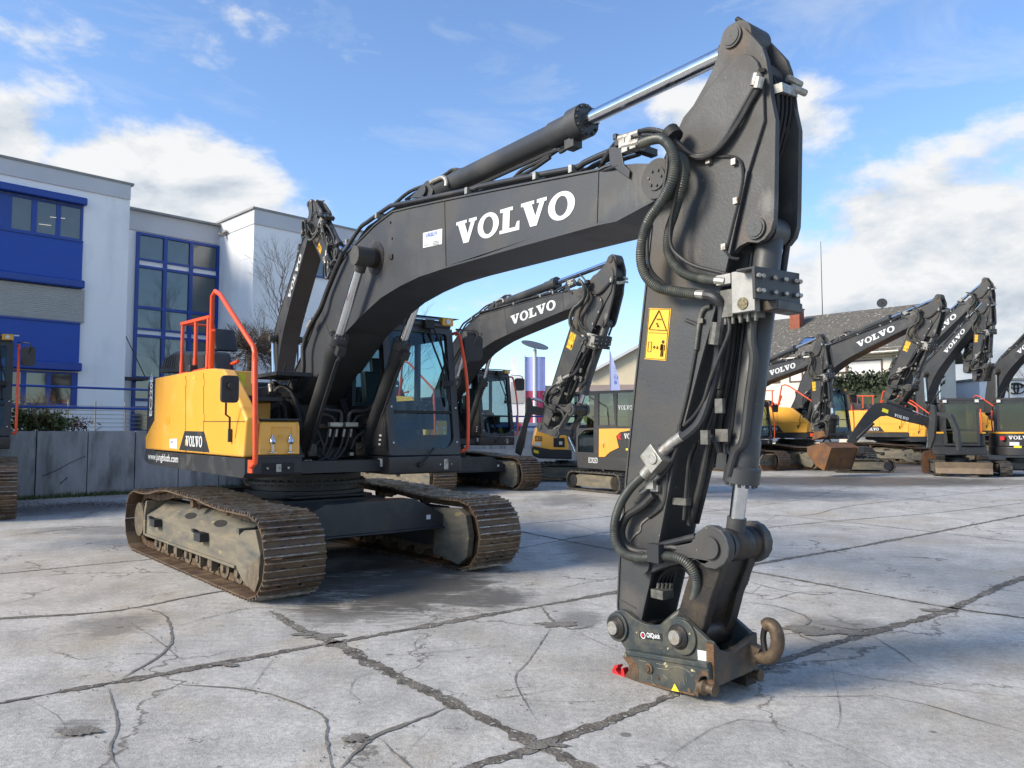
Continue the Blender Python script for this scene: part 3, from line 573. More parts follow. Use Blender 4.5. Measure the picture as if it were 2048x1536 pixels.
    # lettering
    def on_boom(u_, v_, y=-.2435): return Vector(FU.un(u_, v_, 'y', y))
    a0, a1 = on_boom(912.7, 445), on_boom(1106, 389.5); ux = (a1 - a0).normalized(); bl = on_boom(1072, 453.3); bl0 = on_boom(939, 483.6)
    uy = Vector((-ux.z, 0, ux.x)); h_ = (a0 - bl0).dot(uy); wd = (on_boom(1151, 410) - a0).dot(ux); org = a0 - uy * h_
    m = slab_word(org, ux, uy, wd, h_); m.build('boom_lettering', white, bo)
    m = slab_word(Vector((org.x + wd * ux.x, .2435, org.z + wd * ux.z)), -ux, uy, wd, h_); m.build('boom_lettering', white, bo)
    m = MB(); sk = [on_boom(846, 466, -.2445), on_boom(884.5, 457, -.2445), on_boom(884, 488, -.2445), on_boom(846, 496, -.2445)]; m.poly(sk); m.build('dealer_sticker', whitest, bo)
    sx = (sk[1] - sk[0]).normalized(); m = text_mb('JUNGBLUTH', on_boom(852, 475, -.2455), sx, uy, .035, width=.19, bold=.02); m.build('sticker_writing', bluep, bo)
    m = MB()
    for k in range(3): m.bar(on_boom(866, 484 + 3 * k, -.2455), on_boom(878, 481.5 + 3 * k, -.2455), .002, .008, (0, 1, 0))
    m.bar(on_boom(849, 491, -.2455), on_boom(857, 489, -.2455), .002, .008, (0, 1, 0)); m.build('sticker_small_print', dark, bo)
    m = MB()
    for p in ((781, 445), (784, 477)): m.box(on_boom(*p, -.243), (.02, .012, .02))
    m.box(on_boom(783, 514, -.245), (.05, .02, .045)); m.each('bolt_head', oily, bo)
    # steel pipes and hoses along the boom back
    y = -.19
    pipe = H([(686, 505, -.28), (697, 490, -.24), (720, 456, -.2), (735, 444, -.2), (776, 415, -.2), (790, 410, -.2), (840, 400, -.2), (945, 378, -.2), (960, 373, -.2), (1080, 349, -.2), (1150, 336, -.2), (1170, 325, -.2), (1212, 306, -.2), (1250, 293, -.2)], y)
    m = MB(); m.tube(pipe, .022, 10, smooth_pts=3); m.tube([(x + .02, yy + .07, z - .012) for x, yy, z in pipe], .02, 8, smooth_pts=3); m.tube([(x, yy + .14, z - .02) for x, yy, z in pipe[2:]], .016, 8, smooth_pts=3); m.each('boom_pipe', cabgrey, bo)
    m = MB()
    for p in ((941, 381), (1078, 351), (700, 483), (760, 430), (1150, 337)): q = FU.un(*p, 'y', -.2); m.box((q[0], q[1] + .06, q[2] - .01), (.035, .22, .055)); m.box((q[0], q[1] + .06, q[2] - .05), (.02, .03, .08))
    m.each('pipe_clamp', steel, bo)
    m = MB()
    for k, (pts, r_) in enumerate(((((787, 410, -.1), (820, 383, -.08), (868, 365, -.05), (900, 352, -.04), (915, 340, -.02), (930, 345, 0), (940, 352, 0)), .018), (((812, 400, -.05), (845, 378, -.02), (890, 350, 0), (905, 340, 0), (920, 341, .02), (932, 350, .02)), .018), (((826, 405, .02), (850, 385, .03), (880, 362, .05), (925, 338, .05), (938, 352, .05)), .014))): m.tube(H(pts), r_, 8)
    m.tube(H([(1155, 295, .02), (1130, 292, .02), (1085, 320, 0), (1045, 340, 0), (1020, 362, 0), (985, 365, 0), (960, 372, 0)]), .016, 8); m.tube(H([(1100, 315, -.04), (1060, 342, -.03), (1010, 365, -.03), (975, 368, -.03)]), .016, 8); m.each('boom_hose', rubber, bo)
    m = MB(); m.tube(H([(862, 365, -.1), (885, 355, -.1), (893, 362, -.1), (893, 372, -.1)]), .022, 10); m.build('pipe_bend', steel, bo)
    m = MB(); br = FU.xz([(836, 400), (866, 370), (876, 372), (884, 384), (880, 398)], 0); m.prism(br, -.10, -.07); m.prism(br, .07, .10); m.cyl((PAC[0], -.13, PAC[2]), (PAC[0], .13, PAC[2]), .05, 20); m.build('cylinder_bracket', greyarm, bo, bevel=.006)
    m = MB(); q = FU.un(1226, 317, 'y', -.2)
    m.tube(H([(1200, 345, -.22), (1226, 335, -.25), (1238, 330, -.25)]), .015, 8); m.prism(FU.xz([(1219, 296), (1243, 290), (1250, 330), (1262, 342), (1260, 358), (1222, 330)], -.25), -.262, -.25); m.box((q[0] + .12, -.1, q[2] + .06), (.06, .36, .05)); m.box((q[0] + .08, -.1, q[2] + .11), (.03, .34, .04)); m.build('hose_bracket', cabgrey, bo, bevel=.005)
    m = MB()
    for pts in (((1240, 278, -.26), (1262, 272, -.26), (1280, 266, -.26)), ((1248, 292, -.28), (1268, 288, -.28), (1280, 284, -.28)), ((1245, 284, -.2), (1262, 280, -.2), (1285, 275, -.2)), ((1252, 300, -.2), (1285, 292, -.2))): m.tube(H(pts), .027, 10, smooth_pts=0)
    for p in ((1249, 288), (1262, 282), (1255, 297), (1271, 290)): m.box(FU.un(*p, 'y', -.27), (.05, .06, .055))
    m.each('hose_coupling', steel, bo)
    m = MB(); m.tube(H([(1205, 325, -.2), (1222, 300, -.22), (1240, 280, -.26), (1262, 270, -.26)]), .02, 8); m.tube(H([(1200, 335, -.12), (1220, 305, -.15), (1240, 288, -.2)]), .02, 8); m.each('boom_hose', rubber, bo)
    # ---- arm
    AX = lambda pts, yy: FU.xz(pts, yy); st = lambda u_, v_, rx, rz, c_, a_: (FU.un(u_, v_, 'y', -.15), (rx, .3, rz), c_, a_)
    armm = mat('oil_stained_arm_paint', (.043, .0445, .047), (.034, .0355, .038), 2.5, .48, 0, .10, 60, dirt=(.068, .062, .053), damt=.44, dscale=1.7, speck=((.17, .16, .145), 26, .74), stains=(
        st(1345, 500, .24, .42, (.105, .075, .045), .62), st(1325, 600, .20, .30, (.065, .054, .038), .5), st(1466, 84, .15, .17, (.11, .068, .042), .6), st(1500, 462, .22, .13, (.10, .066, .045), .55), st(1380, 420, .10, .25, (.02, .02, .02), .7), st(1530, 400, .08, .1, (.22, .21, .19), .5), st(1265, 1200, .2, .12, (.11, .10, .085), .5)))
    main = AX([(1356, 262), (1380, 225), (1408, 186), (1436, 150), (1466, 117), (1485, 107), (1502, 110), (1514, 122), (1520, 140), (1526, 175), (1528, 240), (1496.6, 342), (1460, 510), (1452, 545), (1400, 735), (1348, 933), (1320.6, 1077), (1283, 1246), (1262, 1262), (1240, 1245), (1235, 1212), (1239, 1115), (1251.8, 956), (1270, 770), (1293, 559), (1297, 509), (1303, 450), (1306, 400), (1316, 340), (1338, 290)], -.16)
    m = MB(); m.prism(main, -.16, .16); ar = m.build('arm', armm, root, bevel=.009)
    m = MB(); m.ribbon(list(reversed(main[11:18])), -.168, .168, .012); m.ribbon(main[20:27] if False else list(reversed(main[19:27])), -.168, .168, .012); m.each('arm_flange', greyarm, ar)
    head = AX([(1350, 275), (1368, 235), (1387.6, 211.5), (1411, 170), (1428, 136), (1438, 109), (1441, 87), (1447, 67), (1458, 53), (1474, 47.3), (1489, 56), (1513, 81), (1525, 95), (1533, 118), (1538, 150), (1543, 195), (1552, 240), (1549.5, 404), (1548, 440), (1542, 462), (1530, 478), (1516.7, 485.5), (1496.6, 484), (1480, 492), (1462, 512), (1462, 470), (1500, 300), (1400, 300)], -.13)
    m = MB(); m.prism(head, -.135, -.095); m.prism(head, .095, .135)
    inner = AX([(1400, 240), (1450, 130), (1500, 120), (1520, 200), (1490, 330), (1400, 330)], -.13); m.prism(inner, -.10, .10); m.build('arm_head', armm, ar, bevel=.007)
    for c_, r_, yy in ((PT, .068, .15), (PBK, .062, .15)): m = MB(); m.cyl((c_[0], -yy, c_[2]), (c_[0], yy, c_[2]), r_, 28); m.cyl((c_[0], -yy - .006, c_[2]), (c_[0], -yy, c_[2]), r_ * .8, 28); m.cyl((c_[0], -yy - .008, c_[2]), (c_[0], -yy, c_[2]), .008, 8); m.build('arm_pin', greyarm, ar)
    m = MB(); m.tube(H([(1474, 38, .05), (1490, 48, .05), (1503, 58, .05)]), .016, 8, smooth_pts=0); m.tube(H([(1503, 60, .05), (1515, 72, .06), (1530, 90, .08)]), .014, 8); m.build('grease_line', black, ar)
    # warning sign on the arm
    W = lambda u_, v_, yy=-.1625: Vector(FU.un(u_, v_, 'y', yy))
    c4_ = [W(1298, 616), W(1342, 617.5), W(1332, 721.5), W(1289, 718)]; m = MB(); m.poly(c4_); ws = m.build('warning_sign', sticky, ar)
    ox = (c4_[1] - c4_[0]); ox_u = ox.normalized(); oy = (c4_[0] - c4_[3]); oy_u = (oy - ox_u * oy.dot(ox_u)).normalized()
    def G(a, b): return c4_[3] + (c4_[2] - c4_[3]) * a + (c4_[0] - c4_[3]) * b + Vector((0, -.002, 0))
    m = MB()
    def ln(pts, t, close=False):
        for i in range(len(pts) - (0 if close else 1)): m.bar(G(*pts[i]), G(*pts[(i + 1) % len(pts)]), .002, t, (0, 1, 0))
    ln([(.50, .955), (.10, .585), (.92, .575)], .012, True); ln([(.10, .52), (.97, .52)], .003); ln([(.03, .02), (.97, .02), (.97, .98), (.03, .98)], .003, True)
    ln([(.40, .79), (.62, .79)], .02); ln([(.43, .71), (.50, .68), (.56, .63)], .013); ln([(.41, .69), (.47, .71)], .008); ln([(.50, .68), (.47, .64)], .008)
    ln([(.13, .15), (.13, .34), (.28, .34), (.28, .15)], .004, True); ln([(.38, .24), (.60, .24)], .006); ln([(.44, .27), (.38, .24), (.44, .21)], .010); ln([(.54, .27), (.60, .24), (.54, .21)], .010)
    ln([(.80, .31), (.80, .20)], .032); ln([(.72, .30), (.71, .19)], .008); ln([(.88, .30), (.89, .19)], .008); ln([(.765, .20), (.76, .07)], .014); ln([(.835, .20), (.84, .07)], .014); q = G(.80, .355); m.cyl(q, q + Vector((0, -.001, 0)), .011, 12)
    m.build('sign_pictogram', blackp, ar)
    # corrugated hoses hanging at the elbow
    m = MB(); m.tube(H([(1283, 287, -.30), (1305, 279, -.33), (1325, 279, -.36), (1342, 298, -.38), (1349, 330, -.38), (1343, 365, -.38), (1320, 408, -.37), (1298, 440, -.36), (1285, 480, -.35), (1282, 520, -.34), (1292, 552, -.33), (1315, 574, -.30), (1345, 582, -.27), (1392, 588, -.24)]), .031, 12, ridge=.055, pitch=.0125, smooth_pts=8); m.build('spiral_hose', sleeve, ar)
    m = MB(); m.tube(H([(1345, 300, -.2), (1367, 320, -.25), (1371, 350, -.26), (1360, 390, -.26), (1348, 430, -.25), (1338, 460, -.25), (1335, 495, -.25), (1343, 520, -.25), (1365, 545, -.24), (1400, 557, -.23), (1432, 562, -.23)]), .028, 12, ridge=.055, pitch=.0125, smooth_pts=8); m.build('spiral_hose', sleeve, ar)
    m = MB()
    for pts, r_ in ((((1278, 263, -.26), (1300, 259, -.27), (1330, 266, -.27), (1350, 280, -.26), (1375, 304, -.22), (1395, 312, -.19), (1425, 303, -.19), (1450, 278, -.19), (1475, 235, -.18), (1495, 200, -.17), (1508, 178, -.17)), .016),
                    (((1275, 268, -.24), (1300, 264, -.25), (1335, 275, -.25), (1360, 296, -.23), (1388, 315, -.20), (1415, 313, -.20), (1445, 290, -.20), (1478, 245, -.19), (1500, 205, -.18), (1516, 178, -.18)), .016),
                    (((1285, 270, -.33), (1310, 272, -.35), (1340, 285, -.36), (1358, 320, -.36), (1360, 345, -.35), (1350, 400, -.33), (1342, 440, -.31), (1340, 480, -.30), (1350, 505, -.29), (1385, 530, -.27), (1440, 545, -.22), (1458, 550, -.2)), .012),
                    (((1335, 310, -.30), (1333, 345, -.32), (1322, 395, -.33), (1303, 445, -.34), (1295, 480, -.34), (1296, 520, -.33), (1305, 545, -.3), (1330, 570, -.26)), .011)): m.tube(H(pts), r_, 8)
    m.each('arm_hose', rubber, ar)
    m = MB(); m.tube(H([(1340, 262, -.27), (1350, 275, -.27)]), .055, 12, smooth_pts=0); m.build('hose_wrap', black, ar)
    m = MB()
    for pts in (((1509, 172, -.18), (1515, 148, -.18)), ((1515, 177, -.19), (1520, 155, -.19)), ((1392, 588, -.24), (1410, 590, -.24)), ((1428, 561, -.23), (1452, 563, -.23))): m.tube(H(pts), .026, 10, smooth_pts=0)
    for p in ((1418, 322), (1469, 324), (1473, 402), (1449, 494)): m.box(FU.un(*p, 'y', -.172), (.03, .03, .035))
    m.each('hose_ferrule', steel, ar)
    m = MB(); m.tube(H([(1410, 590, -.24), (1424, 592, -.24), (1436, 600, -.23), (1446, 615, -.2), (1444, 650, -.19), (1440, 670, -.18)]), .03, 10); m.build('hose_elbow', dark, ar)
    m = MB(); m.tube(H([(1415, 316, -.17), (1440, 313, -.17), (1468, 314, -.17), (1482, 325, -.17), (1486, 355, -.17), (1478, 400, -.17), (1468, 440, -.17), (1457, 485, -.17), (1452, 500, -.17), (1462, 515, -.16), (1478, 518, -.14)]), .009, 6); m.build('thin_hose', rubber, ar)
    m = MB()
    for k in range(5): dx = k * 8.2; yy = -.07 + .045 * k; m.tube(H([(1519 + dx * .2, 140, -.16), (1535 + dx * .6, 148, yy), (1551 + dx, 166 + k * 3, yy), (1556 + dx, 205 + k * 3, yy), (1549 + dx * .9, 270, yy), (1530 + dx * .6, 360, yy), (1505 + dx * .3, 440, yy)]), .012, 6)
    m.each('arm_pipe', black, ar)
    m = MB(); a, b = Vector(FU.un(1556, 176, 'y', -.09)), Vector(FU.un(1586, 188, 'y', .12)); m.bar(a, b, .05, .05); m.tube([b + Vector((0, -.05, .08)), b + Vector((.02, .05, .06))], .022, 8, smooth_pts=0); m.tube([b + Vector((.02, -.05, .02)), b + Vector((.05, .05, .0))], .02, 8, smooth_pts=0); m.each('pipe_clamp', steel, ar)
    # valve block and channel bracket
    cc = FU.un(1491, 583, 'y', -.22)
    m = MB(); m.box(cc, (.15, .05, .235)); m.box((cc[0] - .13, cc[1], cc[2] + .085), (.10, .05, .06)); m.build('valve_block', mat('bare_aluminium', (.33, .325, .30), (.26, .255, .24), 12, .5, .3, .05, 60), ar, bevel=.004)
    m = MB(); m.box((cc[0] - .01, cc[1] + .065, cc[2] - .045), (.13, .075, .20)); m.box((cc[0] - .13, cc[1] + .03, cc[2] - .05), (.085, .06, .16))
    for k in range(5): m.cyl((cc[0] - .15 + .05 * k, cc[1] + .02, cc[2] - .17), (cc[0] - .15 + .05 * k, cc[1] + .02, cc[2] - .11), .012, 8)
    m.build('valve_housing', dullsteel, ar, bevel=.004)
    m = MB(); m.cyl((cc[0], cc[1] - .032, cc[2] - .07), (cc[0], cc[1] - .024, cc[2] - .07), .034, 16); m.build('valve_cap', mat('brass_cap', (.20, .17, .09), (.08, .07, .05), 60, .45, .7, .2), ar)
    XB = PBK[0] + .10; a = Vector(FU.un(1507, 566, 'x', XB)); b = Vector(FU.un(1597, 579, 'x', XB)); m = MB(); m.bar(a, b, .02, .17); m.bar(a + Vector((-.05, 0, .085)), b + Vector((-.05, 0, .085)), .12, .015); 
    for t_ in (.05, .14, .4, .64, .88, .97):
        p = a.lerp(b, t_)
        for dz in (-.04, .04): q = p + Vector((.012, 0, dz)); m.cyl(q, q + Vector((.02, -.008, 0)), .014, 6, mi=1)
    m.tube([b + Vector((-.1, 0, .1)), b + Vector((-.06, 0, .30)), b + Vector((-.16, -.05, .33))], .022, 8, smooth_pts=0, mi=0); m.box(b + Vector((-.06, 0, .32)), (.06, .07, .06)); m.cyl(b + Vector((-.22, -.12, .30)), b + Vector((-.08, -.03, .33)), .035, 10)
    m.build('channel_bracket', [dark, steel], ar, bevel=.004)
    m = MB(); m.box(a.lerp(b, .62) + Vector((0, 0, -.115)), (.1, .25, .06)); m.build('bracket_bolts', oily, ar, bevel=.01)
    # hose bundle in front of the arm
    for k, (pts, r_, mm_) in enumerate((
        (((1440, 670, -.18), (1436, 720, -.15), (1420, 790, -.17), (1402, 840, -.18), (1378, 866, -.19), (1345, 888, -.2)), .03, dark),
        (((1449, 605, -.2), (1458, 640, -.2), (1458, 665, -.2), (1440, 710, -.2), (1420, 760, -.2), (1408, 800, -.2), (1390, 830, -.19), (1370, 850, -.18)), .012, rubber),
        (((1463, 630, -.1), (1452, 720, -.08), (1430, 820, -.06), (1405, 950, -.05), (1380, 1050, -.04)), .022, rubber),
        (((1472, 630, -.04), (1462, 720, -.03), (1440, 830, -.02), (1415, 950, 0), (1392, 1045, .02)), .022, rubber),
        (((1480, 640, .02), (1472, 730, .03), (1455, 830, .03), (1447, 870, .05), (1440, 905, .06), (1420, 935, .08), (1405, 970, .08)), .022, rubber),
        (((1440, 780, -.14), (1420, 840, -.12), (1414, 865, -.12), (1430, 880, -.12), (1440, 905, -.1)), .018, rubber),
        (((1390, 885, -.1), (1378, 920, -.1), (1372, 985, -.1), (1368, 1040, -.1)), .012, rubber), (((1400, 880, -.06), (1384, 930, -.06), (1376, 985, -.05), (1385, 1040, -.03)), .012, rubber),
        (((1360, 850, -.19), (1354, 895, -.185), (1340, 930, -.18), (1325, 950, -.18), (1300, 975, -.18)), .014, rubber),
        (((1372, 640, -.166), (1397, 655, -.166), (1392, 700, -.166), (1375, 790, -.166), (1355, 870, -.166), (1338, 930, -.166), (1330, 1000, -.166), (1318, 1020, -.166), (1298, 1035, -.166)), .011, rubber),
        (((1505, 632, -.12), (1503, 680, -.12), (1507, 720, -.11), (1497, 800, -.10), (1487, 880, -.10), (1470, 905, -.10), (1457, 950, -.10)), .026, cabgrey))):
        m = MB(); m.tube(H(pts), r_, 10); m.each('arm_hose', mm_, ar)
    m = MB(); m.tube(H([(1422, 612, -.17), (1408, 618, -.17), (1400, 640, -.17), (1392, 700, -.17)]), .016, 8); m.tube(H([(1436, 645, -.2), (1430, 690, -.2)]), .04, 10, smooth_pts=0)
    for p in ((1411, 875), (1440, 812)): m.box(FU.un(*p, 'y', -.2), (.055, .03, .085))
    m.box(FU.un(1446, 871, 'y', -.12), (.09, .03, .075)); m.box(FU.un(1363, 1003, 'y', -.10), (.11, .05, .045)); m.box(FU.un(1402, 642, 'y', -.175), (.04, .02, .03)); m.each('hose_clamp', dullsteel, ar, bevel=.004)
    # coupler feed: fat hose looping down and round
    m = MB(); m.tube(H([(1309, 928, -.24), (1290, 948, -.25), (1262, 975, -.26), (1240, 1010, -.27), (1229, 1050, -.28), (1232, 1085, -.29), (1250, 1108, -.29), (1285, 1116, -.28), (1330, 1112, -.27), (1365, 1120, -.24), (1388, 1145, -.20), (1393, 1180, -.16), (1378, 1212, -.12), (1345, 1240, -.08), (1320, 1262, -.05)]), .029, 12, ridge=.05, pitch=.0115, smooth_pts=8); m.build('spiral_hose', sleeve, ar)
    m = MB(); m.tube(H([(1308, 990, -.20), (1285, 1012, -.21), (1255, 1032, -.22), (1243, 1060, -.22), (1248, 1085, -.22), (1265, 1100, -.21), (1300, 1105, -.2), (1345, 1096, -.2), (1380, 1110, -.16), (1402, 1150, -.12), (1400, 1185, -.1), (1385, 1210, -.08)]), .026, 10); m.each('arm_hose', rubber, ar)
    m = MB()
    for k in range(5): m.tube(H([(1314 + 7 * k, 1178, -.10 + .03 * k), (1320 + 7 * k, 1155, -.1 + .03 * k), (1345 + 3 * k, 1133 - 2 * k, -.1 + .03 * k), (1372 + 3 * k, 1140 - 2 * k, -.1), (1386 + 3 * k, 1170, -.1), (1372 + 2 * k, 1215, -.1)]), .010, 6)
    m.each('arm_hose', rubber, ar)
    m = MB(); m.box(FU.un(1324, 1187, 'y', -.12), (.10, .10, .055))
    for k in range(4): m.tube(H([(1315 + 8 * k, 1182, -.12 + .02 * k), (1318 + 8 * k, 1166, -.12 + .02 * k)]), .014, 8, smooth_pts=0)
    m.build('hose_manifold', dullsteel, ar, bevel=.004)
    a = Vector(FU.un(1312, 917, 'y', -.23)); m = MB(); rr = Matrix.Rotation(R(-42), 3, 'Y'); m.box(a, (.12, .10, .14), rr); m.cyl(a + Vector((.02, -.06, 0)), a + Vector((.02, -.05, 0)), .035, 14); m.tube(H([(1318, 910, -.22), (1345, 886, -.2), (1365, 872, -.2)]), .034, 12, smooth_pts=0); m.tube(H([(1305, 932, -.24), (1288, 952, -.25)]), .038, 12, smooth_pts=0); m.each('steel_coupling', steel, ar, bevel=.005)
    m = MB(); m.tube(H([(1281, 985, -.2), (1292, 977, -.2), (1302, 965, -.2), (1318, 950, -.2)]), .017, 8, smooth_pts=0); m.box(FU.un(1303, 968, 'y', -.2), (.06, .04, .06)); m.box(FU.un(1311, 976, 'y', -.18), (.06, .03, .04)); m.tube(H([(1260, 1083, -.165), (1270, 1070, -.165), (1280, 1062, -.165), (1283, 1048, -.165), (1300, 1033, -.165)]), .006, 6); m.each('pipe_fitting', steel, ar)
    m = MB()
    for a, b in (((1268, 1004), (1326, 1020)), ((1242, 1200), (1272, 1216))): m.bar(FU.un(*a, 'y', -.161), FU.un(*b, 'y', -.161), .006, .01, (0, 1, 0))
    m.each('weld_seam', grey, ar)
    # ---- linkage
    hub, al, c2_ = Vector(PHUB), Vector(PAL), Vector(PC2)
    m = MB()
    for s_ in (-1, 1):
        yy = .185 * s_; d = Vector((hub.x - al.x, 0, hub.z - al.z)); L_ = d.length; d.normalize(); nn = Vector((-d.z, 0, d.x))
        o_ = [(Vector((al.x, 0, al.z)) + d * (t * L_) + nn * (w_)) for t, w_ in ((-.1, .0), (0, .08), (.3, .055), (.75, .05), (.85, .10), (1, .125))]
        o_ += [Vector((hub.x, 0, hub.z)) + (d * math.cos(t) + nn * math.sin(t)) * .125 for t in [R(x) for x in (65, 40, 15, -10, -35, -60)]]
        o_ += [(Vector((al.x, 0, al.z)) + d * (t * L_) - nn * (w_)) for t, w_ in ((1, .125), (.85, .10), (.75, .05), (.3, .055), (0, .08))]
        m.prism([(p.x, p.z) for p in o_], yy - .03, yy + .03)
    li = m.build('guide_link', greyarm, root, bevel=.008)
    m = MB(); m.cyl((hub.x, -.235, hub.z), (hub.x, -.225, hub.z), .065, 24); m.cyl((al.x, -.24, al.z), (al.x, .24, al.z), .07, 24); m.each('link_pin', greyarm, li)
    m = MB(); m.lathe((hub.x, -.17, hub.z), (hub.x, .21, hub.z), [(0, .08), (.25, .085), (.3, .098), (.62, .098), (.66, .085), (.72, .098), (.97, .098), (1, .085)], 28); m.build('link_hub', oily, li)
    m = MB(); b1 = Vector((hub.x, 0, hub.z)); b2 = Vector((c2_.x, 0, c2_.z)); d = (b2 - b1).normalized(); nn = Vector((-d.z, 0, d.x)); Lk = (b2 - b1).length
    for s_ in (-1, 1):
        o_ = [b1 + d * (t * Lk) + nn * w_ for t, w_ in ((-.08, .06), (-.08, -.06), (.15, -.10), (.5, -.11), (.8, -.10), (1.02, -.09), (1.1, 0), (1.02, .09), (.8, .10), (.5, .08), (.15, .08))]
        m.prism([(p.x, p.z) for p in o_], .13 * s_ - .035, .13 * s_ + .035)
    o_ = [b1 + d * (t * Lk) + nn * w_ for t, w_ in ((.12, -.05), (.9, -.05), (.9, .05), (.12, .05))]; m.prism([(p.x, p.z) for p in o_], -.1, .1); m.cyl((b2.x, -.19, b2.z), (b2.x, .19, b2.z), .10, 28)
    bl_ = m.build('bucket_link', oily, root, bevel=.012)
    m = MB(); m.tube(H([(1298, 1098, -.2), (1330, 1088, -.2), (1392, 1073, -.2)]), .02, 10, smooth_pts=0); m.tube(H([(1395, 1078, -.2), (1415, 1070, -.18), (1432, 1057, -.16)]), .012, 8); m.box(FU.un(1311, 1106, 'y', -.30), (.09, .05, .11)); m.build('hose_guide', dark, li)
    m = MB(); m.tube(H([(1478, 1090, .2), (1492, 1120, .2), (1488, 1160, .2), (1470, 1185, .15)]), .03, 10, ridge=.05, pitch=.02, smooth_pts=8); m.build('spiral_hose', sleeve, li)
    # ---- quick coupler
    K = lambda x, yy: (1210 + x * .1807, 1180 + yy * .1807); YU, YL = -.205, -.25
    up = FU.xz([K(*p) for p in ((50, 370), (58, 290), (100, 235), (175, 218), (240, 245), (330, 320), (430, 372), (540, 392), (640, 375), (700, 322), (790, 292), (880, 312), (960, 390), (1060, 485), (1180, 600), (1165, 660), (1140, 830), (640, 748), (240, 690), (215, 640), (180, 590), (165, 530), (90, 490))], YU)
    lo = FU.xz([K(*p) for p in ((190, 722), (235, 672), (430, 705), (640, 745), (1140, 825), (1150, 1000), (1110, 955), (1060, 960), (1040, 1000), (1035, 1185), (850, 1142), (700, 1112), (560, 1072), (300, 1012), (215, 950), (262, 890), (262, 830), (240, 780))], YL)
    m = MB(); m.prism(up, YU, YU + .035); m.prism(up, -YU - .035, -YU); cp = m.build('quick_coupler', coupler_p, root, bevel=.006)
    m = MB(); m.prism(lo, YL, YL + .09); m.prism(lo, -YL - .09, -YL); m.each('coupler_jaw', coupler_p, cp, bevel=.006)
    m = MB(); a = FU.un(*K(235, 690), 'y', YL); b = FU.un(*K(1140, 840), 'y', YL)
    for s_ in (-1, 1): m.bar((a[0], .235 * s_, a[2]), (b[0], .235 * s_, b[2]), .05, .03)
    m.each('jaw_ledge', coupler_p, cp, bevel=.006)
    zb = min(p[1] for p in lo); xr = max(p[0] for p in lo); xl = min(p[0] for p in lo)
    m = MB(); m.box(((xl + xr) / 2 - .02, 0, zb + .13), (xr - xl - .30, .36, .10)); m.build('coupler_floor', oily, cp)
    f0 = FU.un(*K(1175, 840), 'y', YU); zt = [(YU, .145), (-.15, .085), (-.07, .06), (0, .058), (.08, .075), (.15, .10), (-YU, .13)]; vs = []
    for yy, zz in zt: q = (yy - YU) / .41; vs += [(f0[0] - .03, yy, f0[2] + zz), (f0[0] + .025, yy, f0[2] + zz), (f0[0] + .03, yy, f0[2] - .115 + .03 * q), (f0[0] - .03, yy, f0[2] - .115 + .03 * q)]
    k_ = len(zt); m = MB(); m.add(vs, [(i * 4 + j, i * 4 + (j + 1) % 4, (i + 1) * 4 + (j + 1) % 4, (i + 1) * 4 + j) for i in range(k_ - 1) for j in range(4)] + [(0, 1, 2, 3), tuple((k_ - 1) * 4 + i for i in (3, 2, 1, 0))])
    m.build('cross_plate', mat('greasy_coupler_steel', (.040, .044, .045), (.075, .062, .048), 7, .45, .2, .25, 40, dirt=(.15, .10, .06), damt=.38, dscale=9), cp, bevel=.006)
    m = MB(); m.box((f0[0] + .0, YU - .004, f0[2] - .0), (.055, .012, .25)); m.box((f0[0] + .05, .0, f0[2] + .0), (.0, 0, 0)) if False else None; m.build('cross_plate_edge', rusty, cp, bevel=.003)
    # lifting hook at the far side
    hp_ = [Vector(FU.un(*K(*p), 'y', .17)) for p in ((1600, 690), (1700, 735), (1790, 755), (1860, 725), (1900, 650), (1912, 560), (1898, 470), (1862, 405), (1815, 378), (1782, 395))]
    m = MB(); m.tube(hp_, .040, 14); a = Vector(FU.un(*K(1560, 660), 'y', .15)); m.bar(a, hp_[1], .07, .11); m.build('lifting_hook', hookm, cp)
    m = MB(); m.tube([FU.un(*K(*p), 'y', .17) for p in ((1768, 420), (1752, 520), (1765, 640), (1790, 720))], .018, 8); m.build('hook_latch', oily, cp)
    m = MB()
    for p in (PC1, PC2): m.cyl((p[0], -.265, p[2]), (p[0], .265, p[2]), .042, 24)
    m.each('coupler_pin', steel, cp)
    m = MB()
    for p, rr_ in ((PC1, .072), (PC2, .072)): m.lathe((p[0], -.245, p[2]), (p[0], -.20, p[2]), [(0, rr_ * .8), (.3, rr_), (1, rr_)], 28)
    m.each('pin_collar', oily, cp)
    m = MB(); m.cyl((PC1[0], -.222, PC1[2]), (PC1[0], -.2, PC1[2]), .092, 28); m.cyl((PC2[0] + .02, -.222, PC2[2]), (PC2[0] + .02, -.2, PC2[2]), .105, 28); m.each('pin_boss', coupler_p, cp, bevel=.006)
    m = MB(); m.cyl((PC1[0], -.16, PC1[2]), (PC1[0], .16, PC1[2]), .10, 28); m.build('arm_boss', greyarm, cp)
    yy = YU - .0025; m = MB(); m.poly([FU.un(*K(*p), 'y', yy) for p in ((380, 455), (632, 485), (632, 562), (380, 535))]); pl = m.build('name_plate', blackp, cp)
    a = Vector(FU.un(*K(462, 522), 'y', yy - .002)); b = Vector(FU.un(*K(612, 541), 'y', yy - .002)); ux = (b - a).normalized(); uy = Vector((-ux.z, 0, ux.x)); m = text_mb('OilQuick', a, ux, uy, .028, width=(b - a).length, bold=.03); m.build('plate_lettering', white, pl) if False else None; m.build('plate_lettering', white, cp)
    q = Vector(FU.un(*K(420, 502), 'y', yy - .002)); n = 20; m = MB()
    m.add([q + (ux * math.cos(2 * math.pi * i / n) + uy * math.sin(2 * math.pi * i / n)) * r_ for r_ in (.021, .015) for i in range(n)], [(i, (i + 1) % n, n + (i + 1) % n, n + i) for i in range(n)]); m.build('emblem_ring', white, cp)
